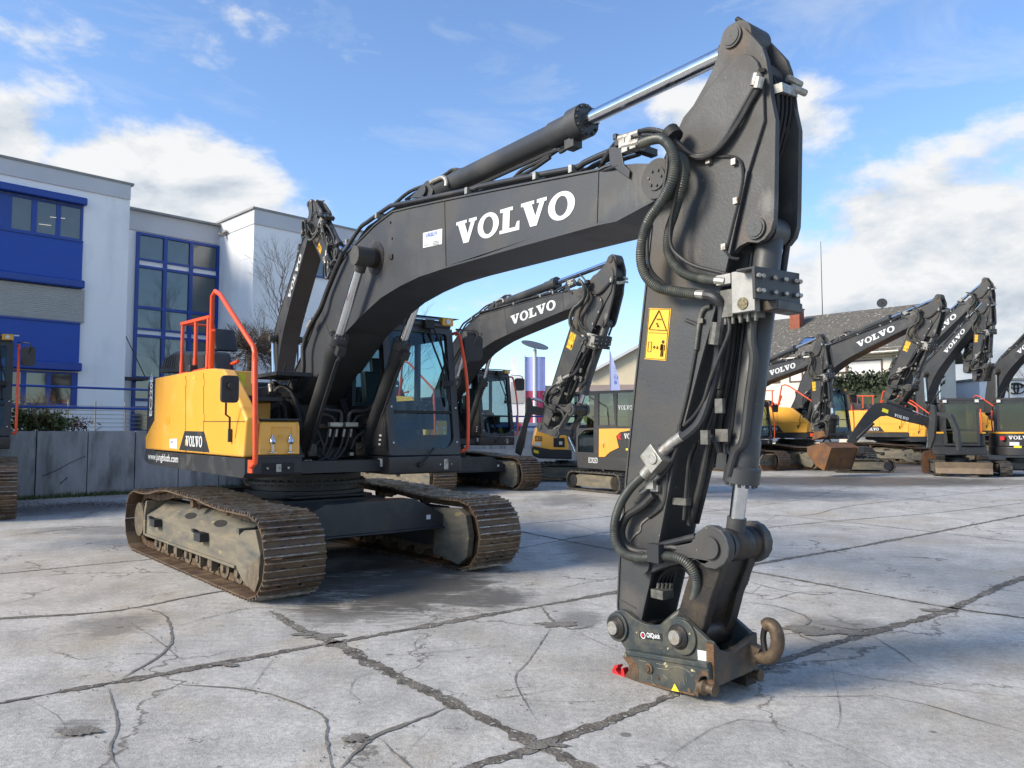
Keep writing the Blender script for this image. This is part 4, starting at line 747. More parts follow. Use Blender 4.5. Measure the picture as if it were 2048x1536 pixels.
    m = MB(); m.poly([q + ux * a_ + uy * b_ for a_, b_ in ((-.013, -.004), (0, -.011), (.010, .004), (-.004, .010))]); m.build('plate_emblem', red, cp)
    m = MB(); m.poly([FU.un(*K(*p), 'y', yy) for p in ((1022, 662), (1138, 680), (1134, 798), (1030, 782))]); m.build('type_plate', whitest, cp)
    yl = YL - .0025; m = MB(); m.poly([FU.un(*K(*p), 'y', yl) for p in ((770, 1035), (820, 1128), (735, 1112))]); m.build('warning_triangle', stickb, cp)
    m = MB(); q = FU.un(*K(490, 865), 'y', YL); m.lathe((q[0], YL - .022, q[2]), (q[0], YL, q[2]), [(0, .018), (.4, .02), (.5, .032), (1, .034)], 16)
    for p in ((585, 970), (935, 1110)): q = FU.un(*K(*p), 'y', YL); m.cyl((q[0], YL - .004, q[2]), (q[0], YL, q[2]), .013, 12)
    m.each('jaw_bolt', hookm, cp)
    m = MB(); m.prism(FU.xz([K(*p) for p in ((195, 735), (300, 745), (355, 800), (370, 900), (375, 1000), (500, 1042), (300, 1008), (222, 948), (265, 890), (264, 830))], YL), YL - .002, YL + .01)
    m.prism(FU.xz([K(*p) for p in ((1000, 960), (1010, 905), (1060, 885), (1130, 900), (1148, 960), (1110, 950), (1060, 958), (1038, 1000), (1033, 1180), (985, 1170), (1000, 1080))], YL), YL - .002, YL + .01)
    m.prism(FU.xz([K(*p) for p in ((380, 1010), (560, 1040), (700, 1085), (860, 1120), (1000, 1150), (1033, 1182), (850, 1138), (700, 1108), (560, 1068), (400, 1032))], YL), YL - .002, YL + .01); m.each('worn_edge', rusty, cp)
    m = MB()
    for l in (((585, 865), (650, 878), (700, 882), (740, 850), (820, 852), (880, 870), (940, 910), (970, 960)), ((455, 905), (470, 960), (465, 1000)), ((500, 900), (520, 960), (515, 1010), (560, 1060)), ((570, 812), (640, 826)), ((380, 775), (460, 795)), ((820, 1000), (830, 1060)), ((870, 960), (880, 1050)), ((900, 955), (905, 1010)), ((645, 940), (690, 985)), ((685, 745), (720, 700)), ((940, 470), (980, 500), (1010, 560))):
        P_ = [Vector(FU.un(*K(*p), 'y', (YL if l[0][1] > 760 else YU) - .0012)) for p in l]
        for i in range(len(P_) - 1): m.bar(P_[i], P_[i + 1], .0012, .005, (0, 1, 0))
    m.build('paint_scratches', mat('bare_scratch', (.42, .38, .27), (.3, .26, .18), 30, .6, .2), cp)
    m = MB(); m.prism(FU.xz([K(*p) for p in ((150, 828), (112, 832), (86, 885), (98, 950), (140, 1000), (180, 1016), (225, 1005), (228, 940), (213, 880), (208, 862), (192, 860), (185, 885), (190, 925), (175, 938), (152, 922), (134, 895), (131, 868), (152, 852))], -.24), -.25, -.20); m.build('safety_hook', red, cp, bevel=.004)
    for s_ in (-1, 1):
        a = Vector(FU.un(*K(1060, 1060), 'y', -.215)); b = Vector(FU.un(*K(1225, 1112), 'y', -.215)); a.y = b.y = .215 * s_; m = MB(); m.lathe(a, b, [(0, .045), (.35, .045), (.5, .026), (.85, .026), (.88, .036), (1, .036)], 18); m.build('locking_pin', hookm, cp)
    m = MB(); m.box((f0[0] - .12, .2, f0[2] - .14), (.2, .1, .1)); m.build('far_jaw_block', oily, cp)
    # ---- cylinders
    def cylinder(name, base, tip, off, gl, r_, rr, gr, sub=()):
        """base & tip in machine axes; gl = barrel length"""
        base, tip = Vector(base), Vector(tip); D = (tip - base).length
        m = MB(); m.lathe((0, 0, 0), (gl, 0, 0), [(0, r_ * .7), (.03, r_), (.82, r_), (.83, r_ * 1.12), (.93, r_ * 1.12), (.94, gr), (1, gr)], 28); m.cyl((0, -r_ * .9, 0), (0, r_ * .9, 0), r_ * 1.1, 24)
        for i in range(12): a = i * math.pi / 6; m.cyl((gl, (gr - .02) * math.cos(a), (gr - .02) * math.sin(a)), (gl + .02, (gr - .02) * math.cos(a), (gr - .02) * math.sin(a)), .011, 6)
        o = m.build(name, grey, root)
        m = MB(); m.tube([(.12, 0, -r_ - .03), (.5, 0, -r_ - .03), (gl * .8, 0, -r_ - .03), (gl * .86, 0, -r_ - .06), (gl * .9, 0, -r_ - .05)], .016, 8); m.box((gl * .93, 0, -r_ - .045), (.1, .09, .07)); m.build('cylinder_pipe', cabgrey, o)
        m = MB(); m.cyl((-2.2 if D - gl > 1.9 else -(D - gl) - .35, 0, 0), (-.1, 0, 0), rr, 24); rd = m.build('rod', chrome, o); rd.location = (D, 0, 0)
        m = MB(); m.cyl((-.16, 0, 0), (0, 0, 0), rr * 1.25, 20); m.cyl((0, -.10, 0), (0, .10, 0), rr * 2.0, 24); re = m.build('rod_eye', greyarm, o); re.location = (D, 0, 0)
        return dict(o=o, rod=rd, eye=re, base=base, tip=tip)
    def px0(u_, v_, yy): return Vector(FU.un(u_, v_, 'y', yy))
    C = {}
    for k, yy in (('bl', -.38), ('br', .38)):
        ba, ti = Vector((PBB[0], yy, PBB[2])), Vector((PBR[0], yy, PBR[2])); gl = (px0(679, 673, -.38) - Vector((PBB[0], -.38, PBB[2]))).length
        C[k] = cylinder('boom_cylinder', ba, ti, 0, gl, .082, .048, .105)
    ba = Vector((PAC[0], 0, PAC[2])); ti = Vector((PT[0], 0, PT[2])); C['arm'] = cylinder('arm_cylinder', ba, ti, 0, (px0(1173, 240, 0) - ba).length, .092, .052, .125)
    ba = Vector((PBK[0], 0, PBK[2])); ti = Vector((hub.x, 0, hub.z)); C['bk'] = cylinder('bucket_cylinder', ba, ti, 0, (px0(1478, 968, 0) - px0(1524, 470, 0)).length, .078, .045, .105)
    # foot bearing, hose cluster between boom foot and cab
    m = MB(); m.prism([(-.1, 1.2), (.75, 1.2), (.75, 1.45), (.35, 1.95), (.05, 1.95)], -.34, -.26); m.prism([(-.1, 1.2), (.75, 1.2), (.75, 1.45), (.35, 1.95), (.05, 1.95)], .26, .34); m.box((.35, 0, 1.30), (.7, .6, .12)); m.prism([(.9, 1.1), (PBB[0] + .12, 1.1), (PBB[0] + .1, PBB[2] + .08), (PBB[0] - .05, PBB[2] + .12), (.9, 1.4)], -.5, -.44); m.prism([(.9, 1.1), (PBB[0] + .12, 1.1), (PBB[0] + .1, PBB[2] + .08), (PBB[0] - .05, PBB[2] + .12), (.9, 1.4)], .44, .5); m.box((PBB[0] - .45, 0, 1.14), (.7, 1.0, .08)); m.build('boom_foot', dark, root, bevel=.01)
    hx = PBB[0] + .12
    X_ = lambda u_, v_, d=0: FU.un(u_, v_, 'x', hx + d)
    for pts, r_ in ((((652, 770), (645, 812), (660, 820), (680, 823), (683, 838), (681, 850)), .02), (((758, 770), (745, 812), (730, 822), (705, 823), (698, 835), (696, 848)), .02), (((648, 895), (635, 862), (628, 848), (635, 832), (655, 830), (668, 838), (668, 850)), .017), (((702, 898), (712, 875), (735, 858), (740, 840), (732, 831), (715, 833), (707, 845)), .017),
                    (((657, 862), (652, 885), (645, 905), (655, 915), (665, 900)), .017), (((670, 862), (662, 890), (650, 915), (635, 922)), .017), (((688, 862), (682, 890), (665, 918), (650, 915)), .017), (((700, 862), (690, 895), (675, 915), (660, 922)), .017), (((722, 876), (730, 888), (728, 905), (722, 912)), .008), (((640, 880), (625, 900), (640, 915)), .012)):
        m = MB(); m.tube([X_(*p, .02) for p in pts], r_, 8); m.build('cluster_hose', rubber if r_ < .02 else cabgrey, root)
    m = MB()
    for p in ((661, 862), (674, 862), (689, 862), (703, 862)): a = Vector(X_(p[0], p[1] - 4, .02)); b = Vector(X_(p[0] - 3, p[1] + 12, .02)); m.cyl(a, b, .019, 10)
    for p in ((671, 849), (702, 849)): m.box(X_(*p, .02), (.06, .16, .05))
    m.box(X_(614, 925), (.05, .10, .06)); m.box(X_(719, 923), (.05, .11, .06)); m.box(X_(702, 908), (.05, .05, .04)); m.each('hose_fitting', steel, root, bevel=.004)
    m = MB(); m.box(X_(718, 898, -.02), (.1, .13, .16)); m.box(X_(622, 900, -.02), (.1, .12, .16)); m.box(X_(680, 852, -.08), (.04, .7, .07)); m.cyl(X_(712, 900), X_(725, 892), .04, 12); m.each('control_valve', oily, root, bevel=.02)
    return root, C, cp
MAIN, CYL, COUPLER = make_excavator()
def place_cyl(c, B, T):
    d = (T - B).normalized(); yy = Vector((0, 1, 0)); z = d.cross(yy).normalized(); yy = z.cross(d); M = Matrix((d, yy, z)).transposed().to_4x4(); M.translation = B
    c['o'].matrix_basis = M; L_ = (T - B).length; c['rod'].location = (L_, 0, 0); c['eye'].location = (L_, 0, 0)
for c in CYL.values(): place_cyl(c, c['base'], c['tip'])
tag(MAIN, 'large yellow and charcoal tracked excavator in the foreground, arm down on a dark green coupler', 'excavator')
# ================================================================= THE OTHER LARGE EXCAVATORS: copies of the first in other places and poses
def kids(o): return [c for c in ALL if c.parent == o]
def family(root):
    out = []
    for a in bpy.data.objects:
        if a.parent == root: out.append(a)
    return out
def copy_machine(skip=('quick_coupler',), skipsub=()):
    mp = {}; r = MAIN.copy(); col.objects.link(r); mp[MAIN] = r
    for ch in family(MAIN):
        base = ch.name.split('.')[0]
        if base in skip: continue
        c = ch.copy(); col.objects.link(c); c.parent = r; mp[ch] = c
        for g in family(ch):
            if g.name.split('.')[0] in skipsub: continue
            d = g.copy(); col.objects.link(d); d.parent = c; mp[g] = d
    return r, mp
Fp = FOOT; Ep = Vector((PE[0], 0, PE[2]))
def pose(X, Y, a, s, tb, ta, dt, label, group='large excavators parked in the yard', skip=('quick_coupler', 'cluster_hose', 'hose_fitting', 'control_valve'), skipsub=('dealer_sticker', 'sticker_writing', 'web_address', 'sticker_small_print', 'grease_line', 'caked_mud')):
    r, mp = copy_machine(skip, skipsub); r.location = (X, Y, 0); r.rotation_euler = (0, 0, R(a - 90)); r.scale = (s, s, s)
    Ry = lambda t: Matrix.Rotation(-R(t), 4, 'Y')
    B = Matrix.Translation(Fp) @ Ry(tb) @ Matrix.Translation(-Fp); A = B @ Matrix.Translation(Ep) @ Ry(ta) @ Matrix.Translation(-Ep)
    for src, c in mp.items():
        if src.parent != MAIN: continue
        n = src.name.split('.')[0]
        if n == 'boom': c.matrix_basis = B
        elif n in ('arm', 'guide_link', 'bucket_link', 'quick_coupler'): c.matrix_basis = A
        elif n in ('undercarriage', 'track'): c.rotation_euler.z = R(dt)
    for k, (mb_, mt_) in dict(bl=(None, B), br=(None, B), arm=(B, A), bk=(A, A)).items():
        q = CYL[k]; place_cyl(dict(o=mp[q['o']], rod=mp[q['rod']], eye=mp[q['eye']]), mb_ @ q['base'] if mb_ else q['base'], mt_ @ q['tip'])
    tag(r, label, 'excavator', group); return r, A
def adopt(o, root): o.parent = root; o.matrix_parent_inverse = root.matrix_basis.inverted(); return o
c4, A4 = pose(-2.06, 21.38, 36.9, 1.104, 9.5, -27.9, -.7, 'dark excavator right behind the large cab, raised lettered boom, no coupler', skip=('quick_coupler', 'cluster_hose', 'hose_fitting', 'control_valve', 'bucket_link'))
m = MB(); p1, p2 = Vector((PC1[0], 0, PC1[2])), Vector((PC2[0], 0, PC2[2])); d = (p2 - p1).normalized(); nn = Vector((-d.z, 0, d.x)); L_ = (p2 - p1).length
for s_ in (-1, 1): m.prism([((p1 + d * (t * L_) + nn * w_).x, (p1 + d * (t * L_) + nn * w_).z) for t, w_ in ((-.15, .07), (-.22, -.02), (-.1, -.11), (.5, -.10), (1.1, -.11), (1.22, 0), (1.1, .09), (.5, .0), (.15, .09))], .2 * s_ - .03, .2 * s_ + .03)
h1 = Vector((PHUB[0], 0, PHUB[2]))
for s_ in (-1, 1): m.bar(Vector((h1.x, .16 * s_, h1.z)), Vector((p2.x, .16 * s_, p2.z)), .05, .13, (0, 1, 0))
m.cyl((p2.x, -.25, p2.z), (p2.x, .25, p2.z), .06, 18); m.cyl((p1.x, -.25, p1.z), (p1.x, .25, p1.z), .06, 18)
pg = m.build('pin_frame', greyarm, c4, bevel=.006); pg.matrix_basis = A4
a8, A8 = pose(12.33, 33.51, 27.7, 1.147, 19.8, -37.3, 0, 'excavator whose lettered boom rises before the grey roof, arm hanging beside the hedge')
a7, A7 = pose(8.82, 31.91, 19.5, .959, 11.1, .8, 0, 'excavator half hidden by the near arm, level boom below the skylight, rusty bucket')
a10, A10 = pose(18.93, 38.43, 28.1, 1.147, 39.8, -39.5, 0, 'excavator with the highest boom at the right, yellow flank with dark lettered badge')
a14, A14 = pose(28.94, 46.7, 9.6, 1.207, 36.1, -10, 0, 'excavator cut by the right edge, only the bend of its boom in view')
a12, A12 = pose(19.65, 36.98, 13.6, .993, 41.8, -39.2, 0, 'excavator with a second lettered boom running just below the highest one')
a3, A3 = pose(-6.95, 23.05, 33.0, 1.0, 47.5, 8, 0, 'excavator behind the foreground machine, boom standing steeply against the white building')
al, AL_ = pose(-11.46, 14.77, 33.3, 1.15, 10, -20, -.5, 'excavator cut by the left edge, dark cab, mirror and mud-coloured track in view')
# rusty trapezoid bucket of the half-hidden excavator
m = MB(); bx_, bz_ = PC1[0], PC1[2]
prof = [(-.35, -.10), (.45, -.10), (.80, -.36), (.28, -1.05), (-.08, -.82), (-.40, -.36)]
m.prism([(bx_ + x, bz_ + z - .12) for x, z in prof], -.30, .85)
for yy in (-.33, .85): m.prism([(bx_ + x * 1.04, bz_ + z * 1.03 - .12) for x, z in prof], yy, yy + .03)
m.prism([(bx_ - .05, bz_ + .25), (bx_ + .45, bz_ + .2), (bx_ + .5, bz_), (bx_ - .2, bz_)], -.2, .2); bk = m.build('bucket', bucketm, a7); bk.matrix_basis = A7
p0, p1 = ground(1527, 943), ground(1612, 938); m = MB(); d = (p1 - p0).normalized(); nn = Vector((-d.y, d.x, 0))
for k in range(6):
    t0, t1 = k / 6, (k + 1) / 6; z0, z1 = .62 * t0, .62 * t1; o0, o1 = .16 * math.sin(math.pi * t0), .16 * math.sin(math.pi * t1)
    q = [p0 + nn * o0 + Vector((0, 0, z0 + .02)), p1 + nn * o0 + Vector((0, 0, z0 + .02)), p1 + nn * o1 + Vector((0, 0, z1 + .02)), p0 + nn * o1 + Vector((0, 0, z1 + .02))]
    q2 = [x + nn * .05 for x in q]; m.add(q + q2, [(0, 1, 2, 3), (7, 6, 5, 4), (0, 3, 7, 4), (1, 5, 6, 2)] + ([(3, 2, 6, 7)] if k == 5 else []), mi=1 if k < 2 else 0)
for t in (.35, .6): q = p0.lerp(p1, t) + Vector((0, 0, .4)); m.bar(q + nn * .1, q + nn * 1.6 + Vector((.2, 0, .2)), .14, .2, mi=2)
adopt(m.build('dozer_blade', [dusty, bucketm, frame_p], a7), a7)

# ================================================================= COMPACT EXCAVATORS
def rubber_track(m, x0, x1, y, wd, h):
    r_ = h / 2; ring = lambda k: [(x1 - r_ + (r_ - k) * math.cos(t), r_ + (r_ - k) * math.sin(t)) for t in [-math.pi / 2 + math.pi * i / 12 for i in range(13)]] + [(x0 + r_ + (r_ - k) * math.cos(t), r_ + (r_ - k) * math.sin(t)) for t in [math.pi / 2 + math.pi * i / 12 for i in range(13)]]
    o, i_ = ring(.012), ring(.05); n = len(o); vs = [(x, y - wd / 2, z) for x, z in o] + [(x, y + wd / 2, z) for x, z in o] + [(x, y - wd / 2, z) for x, z in i_] + [(x, y + wd / 2, z) for x, z in i_]
    m.add(vs, [(k, (k + 1) % n, n + (k + 1) % n, n + k) for k in range(n)] + [(2 * n + k, 3 * n + k, 3 * n + (k + 1) % n, 2 * n + (k + 1) % n) for k in range(n)] + [(k, 2 * n + k, 2 * n + (k + 1) % n, (k + 1) % n) for k in range(n)] + [(n + k, n + (k + 1) % n, 3 * n + (k + 1) % n, 3 * n + k) for k in range(n)])
    P = [Vector((x, 0, z)) for x, z in o]; L = [0]
    for k in range(n): L.append(L[-1] + (P[(k + 1) % n] - P[k]).length)
    cnt = int(L[-1] / .085)
    for c in range(cnt):
        s = L[-1] * c / cnt; k = max(i for i in range(n) if L[i] <= s); a, b = P[k], P[(k + 1) % n]; p = a.lerp(b, (s - L[k]) / max(1e-6, L[k + 1] - L[k])); t = (b - a).normalized()
        rot = Matrix((t, Vector((0, 1, 0)), Vector((0, 1, 0)).cross(t) * -1)).transposed(); m.box((p.x, y + (wd / 4 if c % 2 else -wd / 4) * .9, p.z), (.04, wd * .52, .05), rot)
def mini_base(fr, at, w2=.78, L2=1.0, th=.5, tw=.34, name='compact_excavator'):
    """tracks and undercarriage of a compact excavator; fr = frame of its upper body, at = heading of its tracks"""
    root = empty(name, fr.o, fr.a - R(90)); dz = R(at) - fr.a
    for sy in (1, -1):
        m = MB(); rubber_track(m, -L2, L2, (w2 - tw / 2) * sy, tw, th); t = m.build('track', trackrub, root); t.rotation_euler.z = dz
        m = MB(); y0 = (w2 - .06) * sy; m.prism([(-L2 + .25, .12), (L2 - .25, .12), (L2 - .3, th * .72), (L2 - .5, th * .82), (-L2 + .4, th * .82), (-L2 + .25, th * .7)], (w2 - .30) * sy, y0); m.build('track_frame', dusty, t, bevel=.01)
        m = MB(); m.cyl(((L2 - .26), (w2 - tw) * sy, th / 2), ((L2 - .26), (w2 - .045) * sy, th / 2), th * .30, 20); m.build('idler', dark, t); m = MB(); m.cyl((-(L2 - .26), (w2 - tw) * sy, th / 2), (-(L2 - .26), (w2 - .035) * sy, th / 2), th * .33, 20); m.build('sprocket', oily, t)
    m = MB(); m.box((0, 0, .36), (1.0, 1.0, .22)); m.cyl((0, 0, .46), (0, 0, .62), .36, 24); b = m.build('undercarriage', frame_p, root, bevel=.01); b.rotation_euler.z = dz
    return root
trackrub = mat('rubber_track', (.035, .033, .031), (.05, .047, .042), 12, .8, 0, .3, 50, dirt=(.10, .085, .065), damt=.45, dscale=6)
def shape(fr, root, name, mt, px, y0, y1, bevel=.01, conv=None, s=1):
    P = fr.xz([conv(*p) for p in px] if conv else px, y0); m = MB(); m.prism(P, y0, y1); return m.build(name, mt, root, bevel=bevel)
glassd = glassmat('dark_tinted_glass', (.20, .27, .26), .05)
# --- compact machine with the door towards us (rear to the right)
FE = Frame(2.75, 20.2, 236); q8 = lambda x, y: (1040 + x * .16276, 760 + y * .16276)
er = mini_base(FE, 212, w2=.84, L2=1.12, th=.52, tw=.36); tag(er, 'yellow and charcoal compact excavator marked ECR25D, its cab door towards us, beside the near arm', 'excavator', 'compact excavators')
Y1 = .80
m = MB(); fr = FE.xz([q8(*p) for p in ((760, 165), (830, 138), (1560, 125), (1600, 250), (1600, 600), (965, 600), (960, 945), (685, 930), (692, 600), (740, 250))], Y1)
hs = [FE.xz([q8(*p) for p in l], Y1) for l in (((790, 195), (912, 188), (905, 585), (725, 595), (755, 320)), ((714, 690), (795, 615), (903, 612), (905, 895), (712, 885)), ((965, 168), (1140, 162), (1165, 552), (965, 555)), ((1190, 155), (1500, 150), (1520, 570), (1185, 568)))]
sheet(fr, hs, lambda a, b, d: (a, Y1 - d, b), .05, mb=m)
zt = max(p[1] for p in fr); xa, xb_ = min(p[0] for p in fr), max(p[0] for p in fr); zb_ = 1.15
xf = xb_
m.box(((xa + xb_) / 2, Y1 - .55, zt - .03), (xb_ - xa - .05, 1.08, .06))
for x in (xa + .06, (xa + xb_) / 2, xb_ - .08): m.box((x, Y1 - 1.05, (zt + zb_) / 2), (.07, .06, zt - zb_))
cabE = m.build('cab', cabgrey, er, bevel=.008)
m = MB()
for l in hs: m.poly([(x, Y1 - .025, z) for x, z in l])
m.poly([(xa + .05, Y1 - 1.03, zb_), (xb_ - .05, Y1 - 1.03, zb_), (xb_ - .05, Y1 - 1.03, zt - .05), (xa + .05, Y1 - 1.03, zt - .05)]); m.build('cab_window', glassd, cabE)
m = MB(); sx_, sz_ = FE.xz([q8(840, 420)], Y1 - .45)[0]; m.prism([(sx_ - .18, sz_ - .55), (sx_ + .22, sz_ - .55), (sx_ + .2, sz_ - .4), (sx_ - .02, sz_ - .4), (sx_ - .1, sz_ + .25), (sx_ - .2, sz_ + .25)], .1, .55); m.build('operator_seat', dark, cabE, bevel=.03)
m = MB(); m.prism(FE.xz([q8(*p) for p in ((800, 300), (870, 310), (890, 420), (840, 540), (790, 520), (760, 440))], .5), .42, .5); m.build('safety_vest', mat('pale_green_vest', (.45, .55, .25), (.38, .48, .2), 8, .8), cabE, bevel=.02)
zl = FE.xz([q8(690, 930), q8(700, 1085)], Y1); 
m = MB(); low = FE.xz([q8(*p) for p in ((688, 932), (1700, 975), (1690, 1110), (1300, 1125), (705, 1080))], Y1 + .01); m.prism(low, Y1 + .01, -.75); lowE = m.build('lower_body', cabgrey, er, bevel=.02)
m = MB(); sd_ = FE.xz([q8(*p) for p in ((960, 590), (1700, 590), (1720, 975), (960, 950))], Y1 + .005); m.prism(sd_, Y1 + .005, -.7); ub = m.build('engine_cover', dark, er, bevel=.02)
m = MB(); m.prism(FE.xz([q8(*p) for p in ((970, 600), (1140, 597), (1400, 597), (1400, 612), (1235, 640), (1182, 690), (1215, 832), (1105, 885), (1042, 945), (966, 945))], Y1 + .02), Y1 + .02, Y1 + .004); m.build('side_panel', yellow, er, bevel=.008)
a = Vector(FE.un(*q8(842, 1015), 'y', Y1 + .015)); b = Vector(FE.un(*q8(955, 1020), 'y', Y1 + .015)); m = text_mb('ECR25D', a, (b - a), (0, 0, 1), .13, width=(b - a).length, bold=.02); m.build('model_lettering', white, lowE)
a = Vector(FE.un(*q8(1278, 722), 'y', Y1 + .03)); b = Vector(FE.un(*q8(1470, 724), 'y', Y1 + .03)); m = slab_word(a, (b - a), (0, 0, 1), (b - a).length, .13); m.build('rear_lettering', white, ub)
a = Vector(FE.un(*q8(1205, 365), 'y', Y1 + .01)); b = Vector(FE.un(*q8(1380, 365), 'y', Y1 + .01)); m = slab_word(a, (b - a), (0, 0, 1), (b - a).length, .11); m.build('window_lettering', white, cabE)
m = MB(); m.poly([FE.un(*q8(*p), 'y', Y1 + .016) for p in ((1250, 660), (1215, 665), (1190, 690), (1205, 725), (1250, 735), (1230, 700))]); m.build('red_mark', red, ub)
m = MB(); m.poly([FE.un(*q8(*p), 'y', Y1 + .016) for p in ((1300, 840), (1360, 840), (1360, 865), (1300, 865))]); m.build('small_label', stickb, ub)
m = MB(); m.tube([FE.un(*q8(*p), 'y', Y1 + .04) for p in ((1025, 832), (1020, 790), (1035, 780))], .006, 6, smooth_pts=0); m.build('panel_lock', dark, ub)
# boom of the ECR folded in front, orange rail
m = MB(); P = FE.xz([q8(*p) for p in ((560, 560), (640, 590), (700, 760), (690, 880), (640, 860), (600, 700))], .1); m.prism(P, .0, .22); m.build('boom', dark, er, bevel=.01)
m = MB(); m.cyl(FE.un(*q8(600, 700), 'y', .3), FE.un(*q8(680, 880), 'y', .3), .03, 12); m.build('blade_cylinder', chrome, er)
# --- compact machine with round yellow tail
F5 = Frame(1.75, 24.6, 270); e5 = mini_base(F5, 262, w2=.95, L2=1.1, th=.55, tw=.4); tag(e5, 'compact excavator marked ECR50 with a rounded yellow tail, behind the hanging arm', 'excavator', 'compact excavators')
Y5 = .95
m = MB(); P = F5.xz([q8(*p) for p in ((150, 825), (600, 868), (640, 700), (650, 960), (600, 985), (240, 960), (160, 930))], Y5)
m.prism(F5.xz([q8(*p) for p in ((150, 825), (640, 865), (640, 975), (240, 965), (160, 935))], Y5), Y5, -.8); l5 = m.build('lower_body', dark, e5, bevel=.04)
m = MB(); m.prism(F5.xz([q8(*p) for p in ((205, 575), (300, 625), (400, 655), (600, 690), (588, 865), (380, 862), (158, 820), (180, 680))], Y5 + .01), Y5 + .01, -.7); t5 = m.build('tail_cover', yellow, e5, bevel=.06, seg=4)
m = MB(); m.poly([F5.un(*q8(*p), 'y', Y5 + .02) for p in ((412, 712), (545, 712), (548, 826), (412, 822))]); m.build('air_grille', blackp, t5)
m = MB(); q = Vector(F5.un(*q8(500, 775), 'y', Y5 + .025)); m.box(q, (.1, .01, .1)); m.build('grille_window', lens, t5)
a = Vector(F5.un(*q8(182, 748), 'y', Y5 + .015)); b = Vector(F5.un(*q8(272, 752), 'y', Y5 + .015)); text_mb('ECR50', a, (b - a), (0, 0, 1), .15, width=(b - a).length, bold=.02).build('model_lettering', blackp, t5)
m = MB(); m.poly([F5.un(*q8(*p), 'y', Y5 + .015) for p in ((178, 762), (262, 768), (262, 816), (178, 808))]); m.build('dealer_sticker', whitest, t5)
m = MB(); m.poly([F5.un(*q8(*p), 'y', Y5 + .004) for p in ((168, 855), (230, 872), (230, 905), (168, 893))]); m.build('small_label', stickb, l5)
m = MB(); cx_ = F5.xz([q8(300, 160), q8(740, 160), q8(740, 640), q8(300, 640)], .6)
sheet(cx_, [F5.xz([q8(335, 200), q8(510, 200), q8(510, 560), q8(335, 560)], .6), F5.xz([q8(540, 200), q8(710, 200), q8(710, 560), q8(540, 560)], .6)], lambda a, b, d: (a, .6 - d, b), .05, mb=m)
sheet(cx_, [F5.xz([q8(335, 200), q8(700, 200), q8(700, 560), q8(335, 560)], .6)], lambda a, b, d: (a, -.4 - d, b), .05, mb=m)
x_ = [p[0] for p in cx_]; z_ = max(p[1] for p in cx_); m.box(((min(x_) + max(x_)) / 2, .08, z_), (max(x_) - min(x_), 1.15, .07)); c5 = m.build('cab', dark, e5, bevel=.01)
m = MB()
for p in ((335, 200, 510, 560), (540, 200, 710, 560)): a, b, c, d = p; m.poly([F5.un(*q8(u_, v_), 'y', .58) for u_, v_ in ((a, b), (c, b), (c, d), (a, d))])
m.build('cab_window', glassd, c5)
m = MB(); m.prism(F5.xz([(1052, 797), (1058, 794), (1063, 798), (1066, 812), (1092, 817), (1092, 832), (1064, 829), (1056, 850), (1050, 885), (1042, 912), (1030, 905), (1032, 890), (1045, 850), (1052, 820)], .35), .25, .45); bm5 = m.build('boom', dark, e5, bevel=.01)
m = MB(); m.cyl(F5.un(1064, 797, 'y', .35), F5.un(1092, 804, 'y', .35), .045, 10); m.build('boom_cylinder', chrome, bm5)
